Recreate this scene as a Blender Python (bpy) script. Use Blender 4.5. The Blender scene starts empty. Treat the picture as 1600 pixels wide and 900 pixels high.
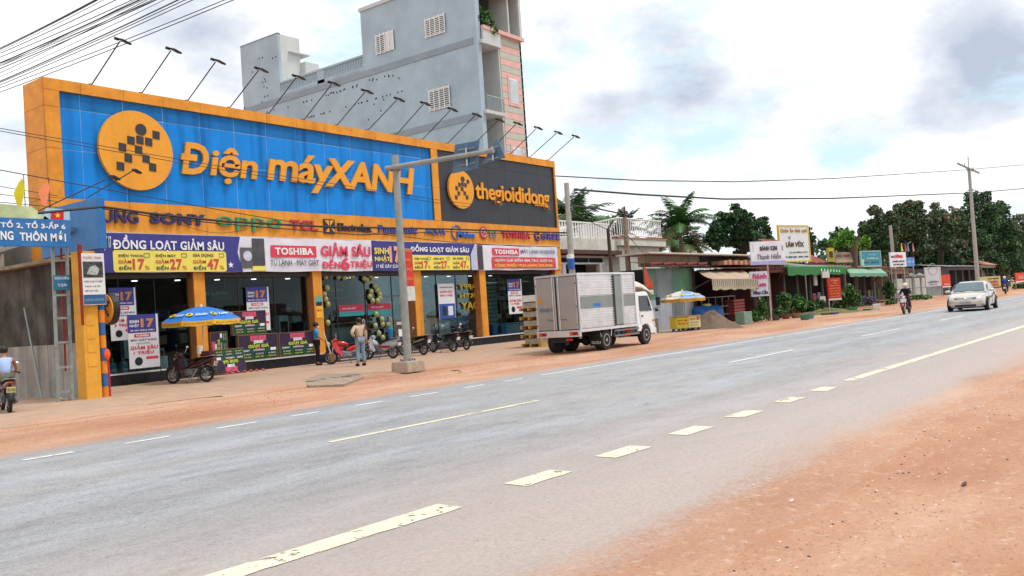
import bpy, bmesh, math, random
import numpy as np
from mathutils import Vector, Matrix, Euler
from math import radians as R, sin, cos, pi, atan, sqrt
random.seed(7); rng = np.random.default_rng(7)
sc = bpy.context.scene; COL = sc.collection

# ------------------------------------------------------------ camera
FPX, EYE = 1380.0, 1.75
_roll = atan(.066); _yaw = atan(1050/1380); _pitch = atan(34.3/FPX*cos(_roll))
_f = Vector((cos(_yaw)*cos(_pitch), sin(_yaw)*cos(_pitch), sin(_pitch)))
_r0 = Vector((sin(_yaw), -cos(_yaw), 0)); _u0 = _r0.cross(_f)
_r = cos(_roll)*_r0 - sin(_roll)*_u0
_u = cos(_roll)*_u0 + sin(_roll)*_r0
cam = bpy.data.cameras.new('camera'); camo = bpy.data.objects.new('camera', cam); COL.objects.link(camo)
cam.sensor_width = 36; cam.lens = FPX/1600*36; cam.clip_start = .05; cam.clip_end = 5000
camo.matrix_world = Matrix(((_r.x,_u.x,-_f.x,0),(_r.y,_u.y,-_f.y,0),(_r.z,_u.z,-_f.z,EYE),(0,0,0,1)))
sc.camera = camo
_C = Vector((0,0,EYE))
def _ray(x, y): return _f*FPX + _r*(x-800) + _u*(450-y)
def G(x, y, z=0):                      # photo point -> place on the ground
    d = _ray(x,y); return _C + d*((z-EYE)/d.z)
def PY(x, y, Y):                       # photo point -> place on a plane along the street
    d = _ray(x,y); return _C + d*(Y/d.y)
def PX(x, y, X):                       # photo point -> place on a plane across the street
    d = _ray(x,y); return _C + d*(X/d.x)

# ------------------------------------------------------------ world and sun
SUN_EL, SUN_AZ = R(66), R(-60)         # azimuth of the sun measured from +X
w = bpy.data.worlds.new('World'); sc.world = w; w.use_nodes = True
nt = w.node_tree; nt.nodes.clear()
def N(t, **k):
    n = nt.nodes.new(t)
    for a, v in k.items():
        if a in n.inputs: n.inputs[a].default_value = v
        else: setattr(n, a, v)
    return n
L = nt.links.new
out = N('ShaderNodeOutputWorld'); bg = N('ShaderNodeBackground', Strength=.1)
sky = N('ShaderNodeTexSky', sky_type='NISHITA', sun_disc=False, sun_elevation=SUN_EL, sun_rotation=pi/2-SUN_AZ, air_density=1.0, dust_density=2.5, ozone_density=1.2)
tc = N('ShaderNodeTexCoord')
mp = N('ShaderNodeMapping'); mp.inputs['Scale'].default_value = (1,1,2.2); mp.inputs['Location'].default_value = (.9,.35,.2)
n1 = N('ShaderNodeTexNoise', Scale=4.6, Detail=9.0, Roughness=.58)
r1 = N('ShaderNodeValToRGB'); r1.color_ramp.elements[0].position=.37; r1.color_ramp.elements[1].position=.50
n2 = N('ShaderNodeTexNoise', Scale=3.4, Detail=9.0, Roughness=.58)
mp2 = N('ShaderNodeMapping'); mp2.inputs['Scale'].default_value = (1,1,1.8); mp2.inputs['Location'].default_value = (3.1,1.7,.6)
r2 = N('ShaderNodeValToRGB'); r2.color_ramp.elements[0].position=.53; r2.color_ramp.elements[1].position=.76
L(tc.outputs['Generated'], mp.inputs[0]); L(mp.outputs[0], n1.inputs['Vector']); L(n1.outputs[0], r1.inputs[0])
L(tc.outputs['Generated'], mp2.inputs[0]); L(mp2.outputs[0], n2.inputs['Vector'])
# grey undersides: noise plus a few thick clouds at their own bearings
acc = n2.outputs[0]
for px, py, wd, st in ((1010,100,.12,.20),(1085,70,.09,.16),(1520,170,.13,.24),(1575,90,.08,.16),(1325,205,.06,.20),(1440,175,.06,.12),(60,230,.10,.12),(880,50,.06,.14),(330,60,.12,.10),(920,180,.06,.10)):
    d = _ray(px,py).normalized()
    vd = N('ShaderNodeVectorMath', operation='DISTANCE'); vd.inputs[1].default_value = d; L(tc.outputs['Generated'], vd.inputs[0])
    mr = N('ShaderNodeMapRange', interpolation_type='SMOOTHSTEP'); mr.inputs['From Min'].default_value=0; mr.inputs['From Max'].default_value=wd
    mr.inputs['To Min'].default_value=st; mr.inputs['To Max'].default_value=0; L(vd.outputs['Value'], mr.inputs['Value'])
    ad = N('ShaderNodeMath', operation='ADD'); L(acc, ad.inputs[0]); L(mr.outputs[0], ad.inputs[1]); acc = ad.outputs[0]
L(acc, r2.inputs[0])
cc = N('ShaderNodeMixRGB'); cc.inputs[1].default_value=(7.9,8.0,8.1,1); cc.inputs[2].default_value=(3.6,4.1,5.0,1)
L(r2.outputs[0], cc.inputs[0])
n4 = N('ShaderNodeTexNoise', Scale=7.5, Detail=9.0, Roughness=.6); L(mp.outputs[0], n4.inputs['Vector'])
w1 = N('ShaderNodeMixRGB'); w1.inputs[1].default_value=(6.7,6.9,7.2,1); w1.inputs[2].default_value=(8.6,8.6,8.6,1)
w2 = N('ShaderNodeMapRange'); w2.inputs['From Min'].default_value=.36; w2.inputs['From Max'].default_value=.56
L(n4.outputs[0], w2.inputs['Value']); L(w2.outputs[0], w1.inputs[0]); L(w1.outputs[0], cc.inputs[1])
hz = N('ShaderNodeMixRGB', blend_type='MIX'); hz.inputs[0].default_value=.82; hz.inputs[2].default_value=(5.3,7.0,7.8,1)
L(sky.outputs[0], hz.inputs[1])
mx = N('ShaderNodeMixRGB'); L(r1.outputs[0], mx.inputs[0]); L(hz.outputs[0], mx.inputs[1]); L(cc.outputs[0], mx.inputs[2])
L(mx.outputs[0], bg.inputs[0]); L(bg.outputs[0], out.inputs[0])
sun = bpy.data.lights.new('sun','SUN'); sun.energy = 1.5; sun.angle = R(12); sun.color=(1,.95,.88)
so = bpy.data.objects.new('sun', sun); COL.objects.link(so)
so.rotation_euler = Vector((cos(SUN_EL)*cos(SUN_AZ), cos(SUN_EL)*sin(SUN_AZ), sin(SUN_EL))).to_track_quat('Z','Y').to_euler()
so.location=(0,0,40)
sc.view_settings.view_transform='Standard'; sc.view_settings.look='None'; sc.view_settings.gamma=1; sc.view_settings.exposure=.58
sc.cycles.max_bounces=6

# ------------------------------------------------------------ materials
_M = {}
def lin(h):
    h=h.lstrip('#'); c=[int(h[i:i+2],16)/255 for i in (0,2,4)]
    return tuple(((v+.055)/1.055)**2.4 if v>.04045 else v/12.92 for v in c)
def M(col, rough=.65, var=.12, scale=4., metal=0., bump=.0, bscale=None, spec=.4, streak=0, emit=0, dirt=None, dirta=.5, tr=0, coat=0, alpha=1):
    """procedural paint: base colour, tone variation, grain, optional vertical streaks and dirt patches"""
    if isinstance(col,str): col=lin(col)
    key=(tuple(round(c,4) for c in col),rough,var,scale,metal,bump,bscale,spec,streak,emit,dirt,dirta,tr,coat,alpha)
    if key in _M: return _M[key]
    m=bpy.data.materials.new('surface'); m.use_nodes=True; t=m.node_tree; b=t.nodes['Principled BSDF']
    b.inputs['Roughness'].default_value=rough; b.inputs['Metallic'].default_value=metal
    b.inputs['Specular IOR Level'].default_value=spec; b.inputs['Coat Weight'].default_value=coat
    if tr: b.inputs['Transmission Weight'].default_value=tr
    b.inputs['Alpha'].default_value=alpha
    tcn=t.nodes.new('ShaderNodeTexCoord'); nz=t.nodes.new('ShaderNodeTexNoise'); nz.inputs['Scale'].default_value=scale; nz.inputs['Detail'].default_value=5
    t.links.new(tcn.outputs['Object'],nz.inputs['Vector'])
    mxn=t.nodes.new('ShaderNodeMixRGB'); mxn.inputs[1].default_value=(*[max(0,c*(1-var)) for c in col],1); mxn.inputs[2].default_value=(*[min(1,c*(1+var)) for c in col],1)
    rp=t.nodes.new('ShaderNodeMapRange'); rp.inputs['From Min'].default_value=.3; rp.inputs['From Max'].default_value=.7
    t.links.new(nz.outputs[0],rp.inputs['Value']); t.links.new(rp.outputs[0],mxn.inputs[0]); cur=mxn.outputs[0]
    if streak:
        mpn=t.nodes.new('ShaderNodeMapping'); mpn.inputs['Scale'].default_value=(1,1,.07); t.links.new(tcn.outputs['Object'],mpn.inputs[0])
        n3=t.nodes.new('ShaderNodeTexNoise'); n3.inputs['Scale'].default_value=2.6; n3.inputs['Detail'].default_value=6; t.links.new(mpn.outputs[0],n3.inputs['Vector'])
        q=t.nodes.new('ShaderNodeMapRange'); q.inputs['From Min'].default_value=.5; q.inputs['From Max'].default_value=.72; q.inputs['To Max'].default_value=streak
        t.links.new(n3.outputs[0],q.inputs['Value']); k=t.nodes.new('ShaderNodeMixRGB'); k.blend_type='MULTIPLY'; k.inputs[2].default_value=(.35,.38,.45,1)
        t.links.new(q.outputs[0],k.inputs[0]); t.links.new(cur,k.inputs[1]); cur=k.outputs[0]
    if dirt:
        n4=t.nodes.new('ShaderNodeTexNoise'); n4.inputs['Scale'].default_value=scale*.45; n4.inputs['Detail'].default_value=9; n4.inputs['Roughness'].default_value=.65
        t.links.new(tcn.outputs['Object'],n4.inputs['Vector']); q=t.nodes.new('ShaderNodeMapRange'); q.inputs['From Min'].default_value=.46; q.inputs['From Max'].default_value=.64; q.inputs['To Max'].default_value=dirta
        t.links.new(n4.outputs[0],q.inputs['Value']); k=t.nodes.new('ShaderNodeMixRGB'); k.inputs[2].default_value=(*lin(dirt),1)
        t.links.new(q.outputs[0],k.inputs[0]); t.links.new(cur,k.inputs[1]); cur=k.outputs[0]
    t.links.new(cur,b.inputs['Base Color'])
    if emit: t.links.new(cur,b.inputs['Emission Color']); b.inputs['Emission Strength'].default_value=emit
    if bump:
        n5=t.nodes.new('ShaderNodeTexNoise'); n5.inputs['Scale'].default_value=bscale or scale*8; n5.inputs['Detail'].default_value=5
        t.links.new(tcn.outputs['Object'],n5.inputs['Vector']); bm_=t.nodes.new('ShaderNodeBump'); bm_.inputs['Strength'].default_value=bump; bm_.inputs['Distance'].default_value=.02
        t.links.new(n5.outputs[0],bm_.inputs['Height']); t.links.new(bm_.outputs[0],b.inputs['Normal'])
    _M[key]=m; return m
def glass_mat(tint=(.66,.78,.80), refl=.10, rough=.02):
    m=bpy.data.materials.new('shop_glass'); m.use_nodes=True; t=m.node_tree; t.nodes.clear()
    o=t.nodes.new('ShaderNodeOutputMaterial'); a=t.nodes.new('ShaderNodeBsdfTransparent'); a.inputs[0].default_value=(*tint,1)
    g=t.nodes.new('ShaderNodeBsdfGlossy'); g.inputs['Roughness'].default_value=rough; mxx=t.nodes.new('ShaderNodeMixShader')
    lw=t.nodes.new('ShaderNodeFresnel'); lw.inputs['IOR'].default_value=1.45
    ml=t.nodes.new('ShaderNodeMath'); ml.operation='MULTIPLY_ADD'; ml.inputs[1].default_value=.42; ml.inputs[2].default_value=0
    t.links.new(lw.outputs[0],ml.inputs[0]); t.links.new(ml.outputs[0],mxx.inputs[0])
    t.links.new(a.outputs[0],mxx.inputs[1]); t.links.new(g.outputs[0],mxx.inputs[2]); t.links.new(mxx.outputs[0],o.inputs[0]); return m
GLASS=glass_mat(); 
STEEL=M((.45,.46,.48),.35,metal=.9); GALV=M((.38,.40,.41),.5,metal=.35,var=.2,scale=6); BLACK=M((.018,.018,.02),.45); RUBBER=M((.022,.022,.023),.85)
DARKMET=M((.06,.06,.065),.45,metal=.5); CHROME=M((.75,.75,.77),.15,metal=1); WHITE=M((.78,.78,.77),.5,var=.04)

# ------------------------------------------------------------ object helpers
_inv={}
def thing(name, label, cat, loc=(0,0,0), rz=0, group=None, local=False):
    o=bpy.data.objects.new(name,None); COL.objects.link(o); o.empty_display_size=.3
    o.location=loc; o.rotation_euler=(0,0,rz); o['label']=label; o['category']=cat
    if group: o['group']=group
    mm=Matrix.Translation(Vector(loc))@Matrix.Rotation(rz,4,'Z')
    _inv[o.name]=None if local else mm.inverted(); return o
def rootof(o):
    while o.parent: o=o.parent
    return o
def link(name, me, mat, parent=None, label=None, kind=None, cat=None, group=None, xform=True):
    o=bpy.data.objects.new(name,me); COL.objects.link(o)
    if mat is not None:
        for mm in (mat if isinstance(mat,(list,tuple)) else [mat]): me.materials.append(mm)
    if parent is not None:
        iv=_inv.get(rootof(parent).name)
        if iv is not None and xform: me.transform(iv)
        o.parent=parent
    else:                                   # give a one-mesh thing its own base point
        if kind!='structure' and len(me.vertices):
            co=np.empty(len(me.vertices)*3); me.vertices.foreach_get('co',co); co=co.reshape(-1,3)
            c=Vector(((co[:,0].min()+co[:,0].max())/2,(co[:,1].min()+co[:,1].max())/2,co[:,2].min()))
            me.transform(Matrix.Translation(-c)); o.location=c
    if label: o['label']=label
    if cat: o['category']=cat
    if group: o['group']=group
    if kind: o['kind']=kind
    return o
class B:
    def __init__(s): s.v=[]; s.f=[]; s.sm=False
    def add(s,V,F):
        n=len(s.v); s.v+= [tuple(p) for p in V]; s.f+=[tuple(i+n for i in f) for f in F]; return s
    def box(s,x0,x1,y0,y1,z0,z1):
        V=[(x0,y0,z0),(x1,y0,z0),(x1,y1,z0),(x0,y1,z0),(x0,y0,z1),(x1,y0,z1),(x1,y1,z1),(x0,y1,z1)]
        return s.add(V,[(0,3,2,1),(4,5,6,7),(0,1,5,4),(1,2,6,5),(2,3,7,6),(3,0,4,7)])
    def cb(s,c,sz,rot=None,taper=1):       # centred box, optional rotation and top taper
        c=Vector(c); h=Vector(sz)/2; Rm=(rot if isinstance(rot,Matrix) else Euler(rot).to_matrix()) if rot is not None else Matrix.Identity(3)
        V=[]
        for z in (-1,1):
            k=taper if z>0 else 1
            for x,y in ((-1,-1),(1,-1),(1,1),(-1,1)): V.append(c+Rm@Vector((x*h.x*k,y*h.y*k,z*h.z)))
        return s.add(V,[(0,3,2,1),(4,5,6,7),(0,1,5,4),(1,2,6,5),(2,3,7,6),(3,0,4,7)])
    def cyl(s,p0,p1,r0,r1=None,n=10,cap=True):
        p0=Vector(p0);p1=Vector(p1); r1=r0 if r1 is None else r1; d=(p1-p0)
        if d.length<1e-6: return s
        d.normalize(); a=d.orthogonal().normalized(); b=d.cross(a); V=[]
        for p,rr in ((p0,r0),(p1,r1)):
            for i in range(n):
                t=2*pi*i/n; V.append(p+a*(rr*cos(t))+b*(rr*sin(t)))
        F=[(i,(i+1)%n,n+(i+1)%n,n+i) for i in range(n)]
        if cap: F+=[tuple(range(n-1,-1,-1)),tuple(range(n,2*n))]
        return s.add(V,F)
    def path(s,pts,r,n=6):
        for a,b in zip(pts[:-1],pts[1:]): s.cyl(a,b,r,n=n,cap=False)
        return s
    def prism(s,pts,org,U,Vv,depth):       # 2-D outline in the U,V plane pushed back along -N
        org=Vector(org);U=Vector(U).normalized();Vv=Vector(Vv).normalized();Nn=U.cross(Vv); n=len(pts)
        A=[org+U*p[0]+Vv*p[1] for p in pts]; Bk=[p-Nn*depth for p in A]
        return s.add(A+Bk,[tuple(range(n)),tuple(range(2*n-1,n-1,-1))]+[(i,n+i,n+(i+1)%n,(i+1)%n) for i in range(n)])
    def lathe(s,prof,c,n=16,axis='Z',rot=None):   # prof: (r,h)
        c=Vector(c); V=[]; Rm={'Z':Matrix.Identity(3),'X':Matrix(((0,0,1),(0,1,0),(-1,0,0))),'Y':Matrix(((1,0,0),(0,0,1),(0,-1,0)))}[axis]
        if rot is not None: Rm=Euler(rot).to_matrix()@Rm
        for r_,h in prof:
            for i in range(n):
                t=2*pi*i/n; V.append(c+Rm@Vector((r_*cos(t),r_*sin(t),h)))
        F=[]
        for k in range(len(prof)-1):
            for i in range(n): F.append((k*n+i,k*n+(i+1)%n,(k+1)*n+(i+1)%n,(k+1)*n+i))
        if prof[0][0]>1e-4: F.append(tuple(range(n-1,-1,-1)))
        if prof[-1][0]>1e-4: F.append(tuple((len(prof)-1)*n+i for i in range(n)))
        return s.add(V,F)
    def sph(s,c,r,n=12,m=8,rot=None):
        r=(r,r,r) if not hasattr(r,'__len__') else r; c=Vector(c); V=[];Rm=Euler(rot).to_matrix() if rot else Matrix.Identity(3)
        for j in range(m+1):
            ph=pi*j/m
            for i in range(n):
                t=2*pi*i/n; V.append(c+Rm@Vector((r[0]*sin(ph)*cos(t),r[1]*sin(ph)*sin(t),-r[2]*cos(ph))))
        F=[(j*n+i,j*n+(i+1)%n,(j+1)*n+(i+1)%n,(j+1)*n+i) for j in range(m) for i in range(n)]
        return s.add(V,F)
    def loft(s,rings,cap=True):
        n=len(rings[0]); V=[p for r_ in rings for p in r_]
        F=[(k*n+i,k*n+(i+1)%n,(k+1)*n+(i+1)%n,(k+1)*n+i) for k in range(len(rings)-1) for i in range(n)]
        if cap: F+=[tuple(range(n-1,-1,-1)),tuple((len(rings)-1)*n+i for i in range(n))]
        return s.add(V,F)
    def torus(s,c,R0,r0,axis='Y',n=24,m=8,sx=1.):
        c=Vector(c); V=[]
        for i in range(n):
            t=2*pi*i/n
            for j in range(m):
                q=2*pi*j/m; rr=R0+r0*cos(q); h=r0*sin(q)*sx
                p={'Y':(rr*cos(t),h,rr*sin(t)),'X':(h,rr*cos(t),rr*sin(t)),'Z':(rr*cos(t),rr*sin(t),h)}[axis]; V.append(c+Vector(p))
        return s.add(V,[(i*m+j,i*m+(j+1)%m,((i+1)%n)*m+(j+1)%m,((i+1)%n)*m+j) for i in range(n) for j in range(m)])
    def mesh(s,smooth=False,merge=True):
        me=bpy.data.meshes.new('mesh'); me.from_pydata(s.v,[],s.f); me.update()
        bm=bmesh.new(); bm.from_mesh(me)
        if merge: bmesh.ops.remove_doubles(bm,verts=bm.verts,dist=1e-5)
        if merge: bmesh.ops.recalc_face_normals(bm,faces=bm.faces)
        for f in bm.faces: f.smooth=smooth
        if smooth:
            for e in bm.edges:
                if len(e.link_faces)==2 and e.calc_face_angle(0)>.7: e.smooth=False
        bm.to_mesh(me); bm.free(); return me
    def o(s,name,mat,parent=None,smooth=False,bev=0,**k):
        ob=link(name,s.mesh(smooth),mat,parent,**k)
        if bev:
            m=ob.modifiers.new('bevel','BEVEL'); m.width=bev; m.segments=2; m.limit_method='ANGLE'; m.angle_limit=R(40)
        return ob
def bx(name,mat,parent,x0,x1,y0,y1,z0,z1,bev=0,**k): return B().box(x0,x1,y0,y1,z0,z1).o(name,mat,parent,bev=bev,**k)

# ------------------------------------------------------------ lettering
def glyphs(s,bold=0,depth=.01,spacing=1.0):
    if 'Đ' not in s: return _glyphs(s,bold,depth,spacing)
    me=_glyphs(s.replace('Đ','D'),bold,depth,spacing); bm=bmesh.new(); bm.from_mesh(me)
    mx=lambda m: max(v.co.x for v in m.vertices) if len(m.vertices) else 0
    mnx=lambda m: min(v.co.x for v in m.vertices)
    wD=_glyphs('D',bold,depth,spacing); wd=mx(wD)-mnx(wD)
    for i,ch in enumerate(s):
        if ch!='Đ': continue
        x1=mx(_glyphs(s[:i+1].replace('Đ','D'),bold,depth,spacing)); x0=x1-wd-.07; y0=.365-.05-bold; y1=.365+.05+bold; d=depth/2+.0004
        for f in bmesh.ops.create_cube(bm,size=1)['verts']:
            f.co=Vector((x0 if f.co.x<0 else x0+wd*.62,y0 if f.co.y<0 else y1,f.co.z*2*d))
    bm.to_mesh(me); bm.free(); return me
def _glyphs(s,bold=0,depth=.01,spacing=1.0):
    cu=bpy.data.curves.new('lettering','FONT'); cu.body=s; cu.size=1; cu.offset=bold; cu.extrude=depth/2; cu.resolution_u=3; cu.space_character=spacing
    cu.align_x='LEFT'
    t=bpy.data.objects.new('t',cu); COL.objects.link(t); dg=bpy.context.evaluated_depsgraph_get()
    me=bpy.data.meshes.new_from_object(t.evaluated_get(dg)); bpy.data.objects.remove(t); bpy.data.curves.remove(cu); me.materials.clear(); return me
def text(s,org,U,V,w,h,mat,parent,name='lettering',bold=.0,depth=.006,shear=0,each=False,flip=False,label=None,spacing=1.):
    """writing fitted to a w x h box whose lower left corner is org"""
    if spacing==1. and bold>.015: spacing=1+bold*2.4
    me=glyphs(s,bold,depth,spacing); org=Vector(org);U=Vector(U).normalized();V=Vector(V).normalized();Nn=U.cross(V)
    co=np.empty(len(me.vertices)*3); me.vertices.foreach_get('co',co); co=co.reshape(-1,3)
    if not len(co): return None
    mn=co.min(0);mxx=co.max(0); sx=w/(mxx[0]-mn[0]); sy=h/(mxx[1]-mn[1])
    x=(co[:,0]-mn[0]); y=(co[:,1]-mn[1])*sy
    if shear: x=x*sx*(1-shear*h/w)+shear*y
    else: x=x*sx
    if flip: x=w-x
    z=co[:,2]+depth/2
    P=np.array(org)[None]+x[:,None]*np.array(U)+y[:,None]*np.array(V)+z[:,None]*np.array(Nn)
    if not each:
        me.vertices.foreach_set('co',P.ravel()); me.update(); return link(name,me,mat,parent,label=label)
    raw=co[:,0].copy(); me.vertices.foreach_set('co',P.ravel()); me.update()
    # split into letters: islands whose spans overlap belong together
    par=list(range(len(me.vertices)))
    def find(a):
        while par[a]!=a: par[a]=par[par[a]]; a=par[a]
        return a
    for e in me.edges:
        a,b=find(e.vertices[0]),find(e.vertices[1])
        if a!=b: par[a]=b
    isl={}
    for i in range(len(par)): isl.setdefault(find(i),[]).append(i)
    sp=sorted([(raw[v].min(),raw[v].max(),v) for v in isl.values()],key=lambda q:q[0]); grp=[]
    for a,b,v in sp:
        if grp and min(b,grp[-1][1])-max(a,grp[-1][0])>.45*min(b-a,grp[-1][1]-grp[-1][0]): grp[-1][1]=max(b,grp[-1][1]); grp[-1][2]+=v
        else: grp.append([a,b,list(v)])
    outl=[]
    for a,b,v in grp:
        vs=set(v); idx={q:i for i,q in enumerate(v)}
        F=[tuple(idx[q] for q in p.vertices) for p in me.polygons if p.vertices[0] in vs]
        m2=bpy.data.meshes.new('letter'); st_=np.array(Nn)*(.004*(len(outl)%2)); m2.from_pydata([tuple(P[q]+st_) for q in v],[],F); m2.update()
        outl.append(link('letter',m2,mat,parent))
    return outl
def tpx(s,p0,p1,Y,mat,parent,off=0.02,**k):   # writing on a street-facing plane at distance Y
    a=PY(*p0,Y);b=PY(*p1,Y)
    return text(s,(a.x,Y-off,a.z),(1,0,0),(0,0,1),b.x-a.x,b.z-a.z,mat,parent,**k)
def rr_pts(w,h,r,n=5):
    P=[]
    for cx,cy,a0 in ((w-r,r,-90),(w-r,h-r,0),(r,h-r,90),(r,r,180)):
        for i in range(n+1):
            t=R(a0+90*i/n); P.append((cx+r*cos(t),cy+r*sin(t)))
    return P
def circ(r,n=40,sx=1): return [(r*sx*cos(2*pi*i/n),r*sin(2*pi*i/n)) for i in range(n)]
FIG=[(.546,.45),(-.153,.235),(.09,.27),(.33,.25),(-.39,.04),(.04,.02),(-.25,-.22),(.23,-.19),(-.47,-.44),(.40,-.39)]
def emblem(parent,c,U,V,r,face,ink,thick=.2,pieces=True,sx=1.):
    """round emblem with a walking figure made of small squares"""
    c=Vector(c);U=Vector(U).normalized();V=Vector(V).normalized();Nn=U.cross(V)
    d=B().prism(circ(r,sx=sx),c+Nn*thick,U,V,thick).o('disc',face,parent)
    b=B().prism(circ(r*.15,16),c+Nn*(thick+.02)+U*r*.13+V*r*.54,U,V,.019)
    if pieces: b.o('emblem_head',ink,d)
    for x,y in FIG:
        q=r*.1; k=B() if pieces else b
        k.prism([(-q,-q*.9),(q*.9,-q*1.1),(q,q*.9),(-q*.9,q*1.1)],c+Nn*(thick+.02)+U*r*x*sx+V*r*y,U,V,.019)
        if pieces: k.o('emblem_square',ink,d)
    if not pieces: b.o('emblem_figure',ink,d)
    return d
X_,Z_=(1,0,0),(0,0,1)
# ============================================================ ground, road, pavement
def sheet(name,pts,z,mat,nx=1,label=None):
    me=bpy.data.meshes.new(name); me.from_pydata([(x,y,z) for x,y in pts],[],[tuple(range(len(pts)))]); me.update()
    return link(name,me,mat,kind='structure')
class NT:
    """small helpers for building a node tree"""
    def __init__(s,t,vec): s.t=t; s.vec=vec
    def nz(s,sc_,d=6,r=.6,mp=None):
        n=s.t.nodes.new('ShaderNodeTexNoise'); n.inputs['Scale'].default_value=sc_; n.inputs['Detail'].default_value=d; n.inputs['Roughness'].default_value=r
        if mp:
            q=s.t.nodes.new('ShaderNodeMapping'); q.inputs['Scale'].default_value=mp; s.t.links.new(s.vec,q.inputs[0]); s.t.links.new(q.outputs[0],n.inputs['Vector'])
        else: s.t.links.new(s.vec,n.inputs['Vector'])
        return n.outputs[0]
    def ramp(s,src,stops):
        r=s.t.nodes.new('ShaderNodeValToRGB'); e=r.color_ramp.elements
        e[0].position,e[0].color=stops[0][0],(*stops[0][1],1); e[1].position,e[1].color=stops[-1][0],(*stops[-1][1],1)
        for p,c in stops[1:-1]: q=e.new(p); q.color=(*c,1)
        s.t.links.new(src,r.inputs[0]); return r.outputs[0]
    def mr(s,src,a,b_,c=0,d=1):
        q=s.t.nodes.new('ShaderNodeMapRange'); q.interpolation_type='SMOOTHSTEP'
        for i,v in zip(('From Min','From Max','To Min','To Max'),(a,b_,c,d)): q.inputs[i].default_value=v
        s.t.links.new(src,q.inputs['Value']); return q.outputs[0]
    def ma(s,op,a,b_):
        k=s.t.nodes.new('ShaderNodeMath'); k.operation=op
        for i,v in ((0,a),(1,b_)):
            if hasattr(v,'links'): s.t.links.new(v,k.inputs[i])
            else: k.inputs[i].default_value=v
        return k.outputs[0]
    def mix(s,f,a,b_,mode='MIX'):
        k=s.t.nodes.new('ShaderNodeMixRGB'); k.blend_type=mode
        for i,v in ((0,f),(1,a),(2,b_)):
            if hasattr(v,'links'): s.t.links.new(v,k.inputs[i])
            else: k.inputs[i].default_value=v if i==0 else (*v,1)
        return k.outputs[0]
def soil_colour(t):
    g=t.nodes.new('ShaderNodeNewGeometry'); n=NT(t,g.outputs['Position'])
    base=n.ramp(n.nz(.45,8,.6,(.35,1,1)),[(.36,(.41,.20,.118)),(.5,(.50,.275,.175)),(.64,(.57,.355,.25))])
    base=n.mix(n.mr(n.nz(3.2,8,.7,(.5,1,1)),.48,.66,0,.45),base,(.42,.225,.15))
    base=n.mix(n.mr(n.nz(7,8,.7),.52,.72,0,.6),base,(.68,.50,.40))
    c=n.mix(.9,base,n.ramp(n.nz(24,7,.8),[(.33,(.50,.45,.43)),(.44,(.97,.97,.97)),(.57,(1.02,1.02,1.02)),(.68,(1.35,1.33,1.3))]),'MULTIPLY')
    c=n.mix(.8,c,n.ramp(n.nz(130,3,.6),[(.3,(.62,.6,.58)),(.5,(1,1,1)),(.72,(1.25,1.25,1.25))]),'MULTIPLY')
    return c,n
def soil_mat():
    m=bpy.data.materials.new('red_soil'); m.use_nodes=True; t=m.node_tree; b=t.nodes['Principled BSDF']; b.inputs['Roughness'].default_value=.95; b.inputs['Specular IOR Level'].default_value=.15
    c,n=soil_colour(t); t.links.new(c,b.inputs['Base Color'])
    bp=t.nodes.new('ShaderNodeBump'); bp.inputs['Strength'].default_value=.5; bp.inputs['Distance'].default_value=.03
    t.links.new(n.nz(18,10,.75),bp.inputs['Height']); t.links.new(bp.outputs[0],b.inputs['Normal']); return m
SOIL=soil_mat()
sheet('ground',[(-300,-400),(900,-400),(900,900),(-300,900)],0,SOIL)
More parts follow.
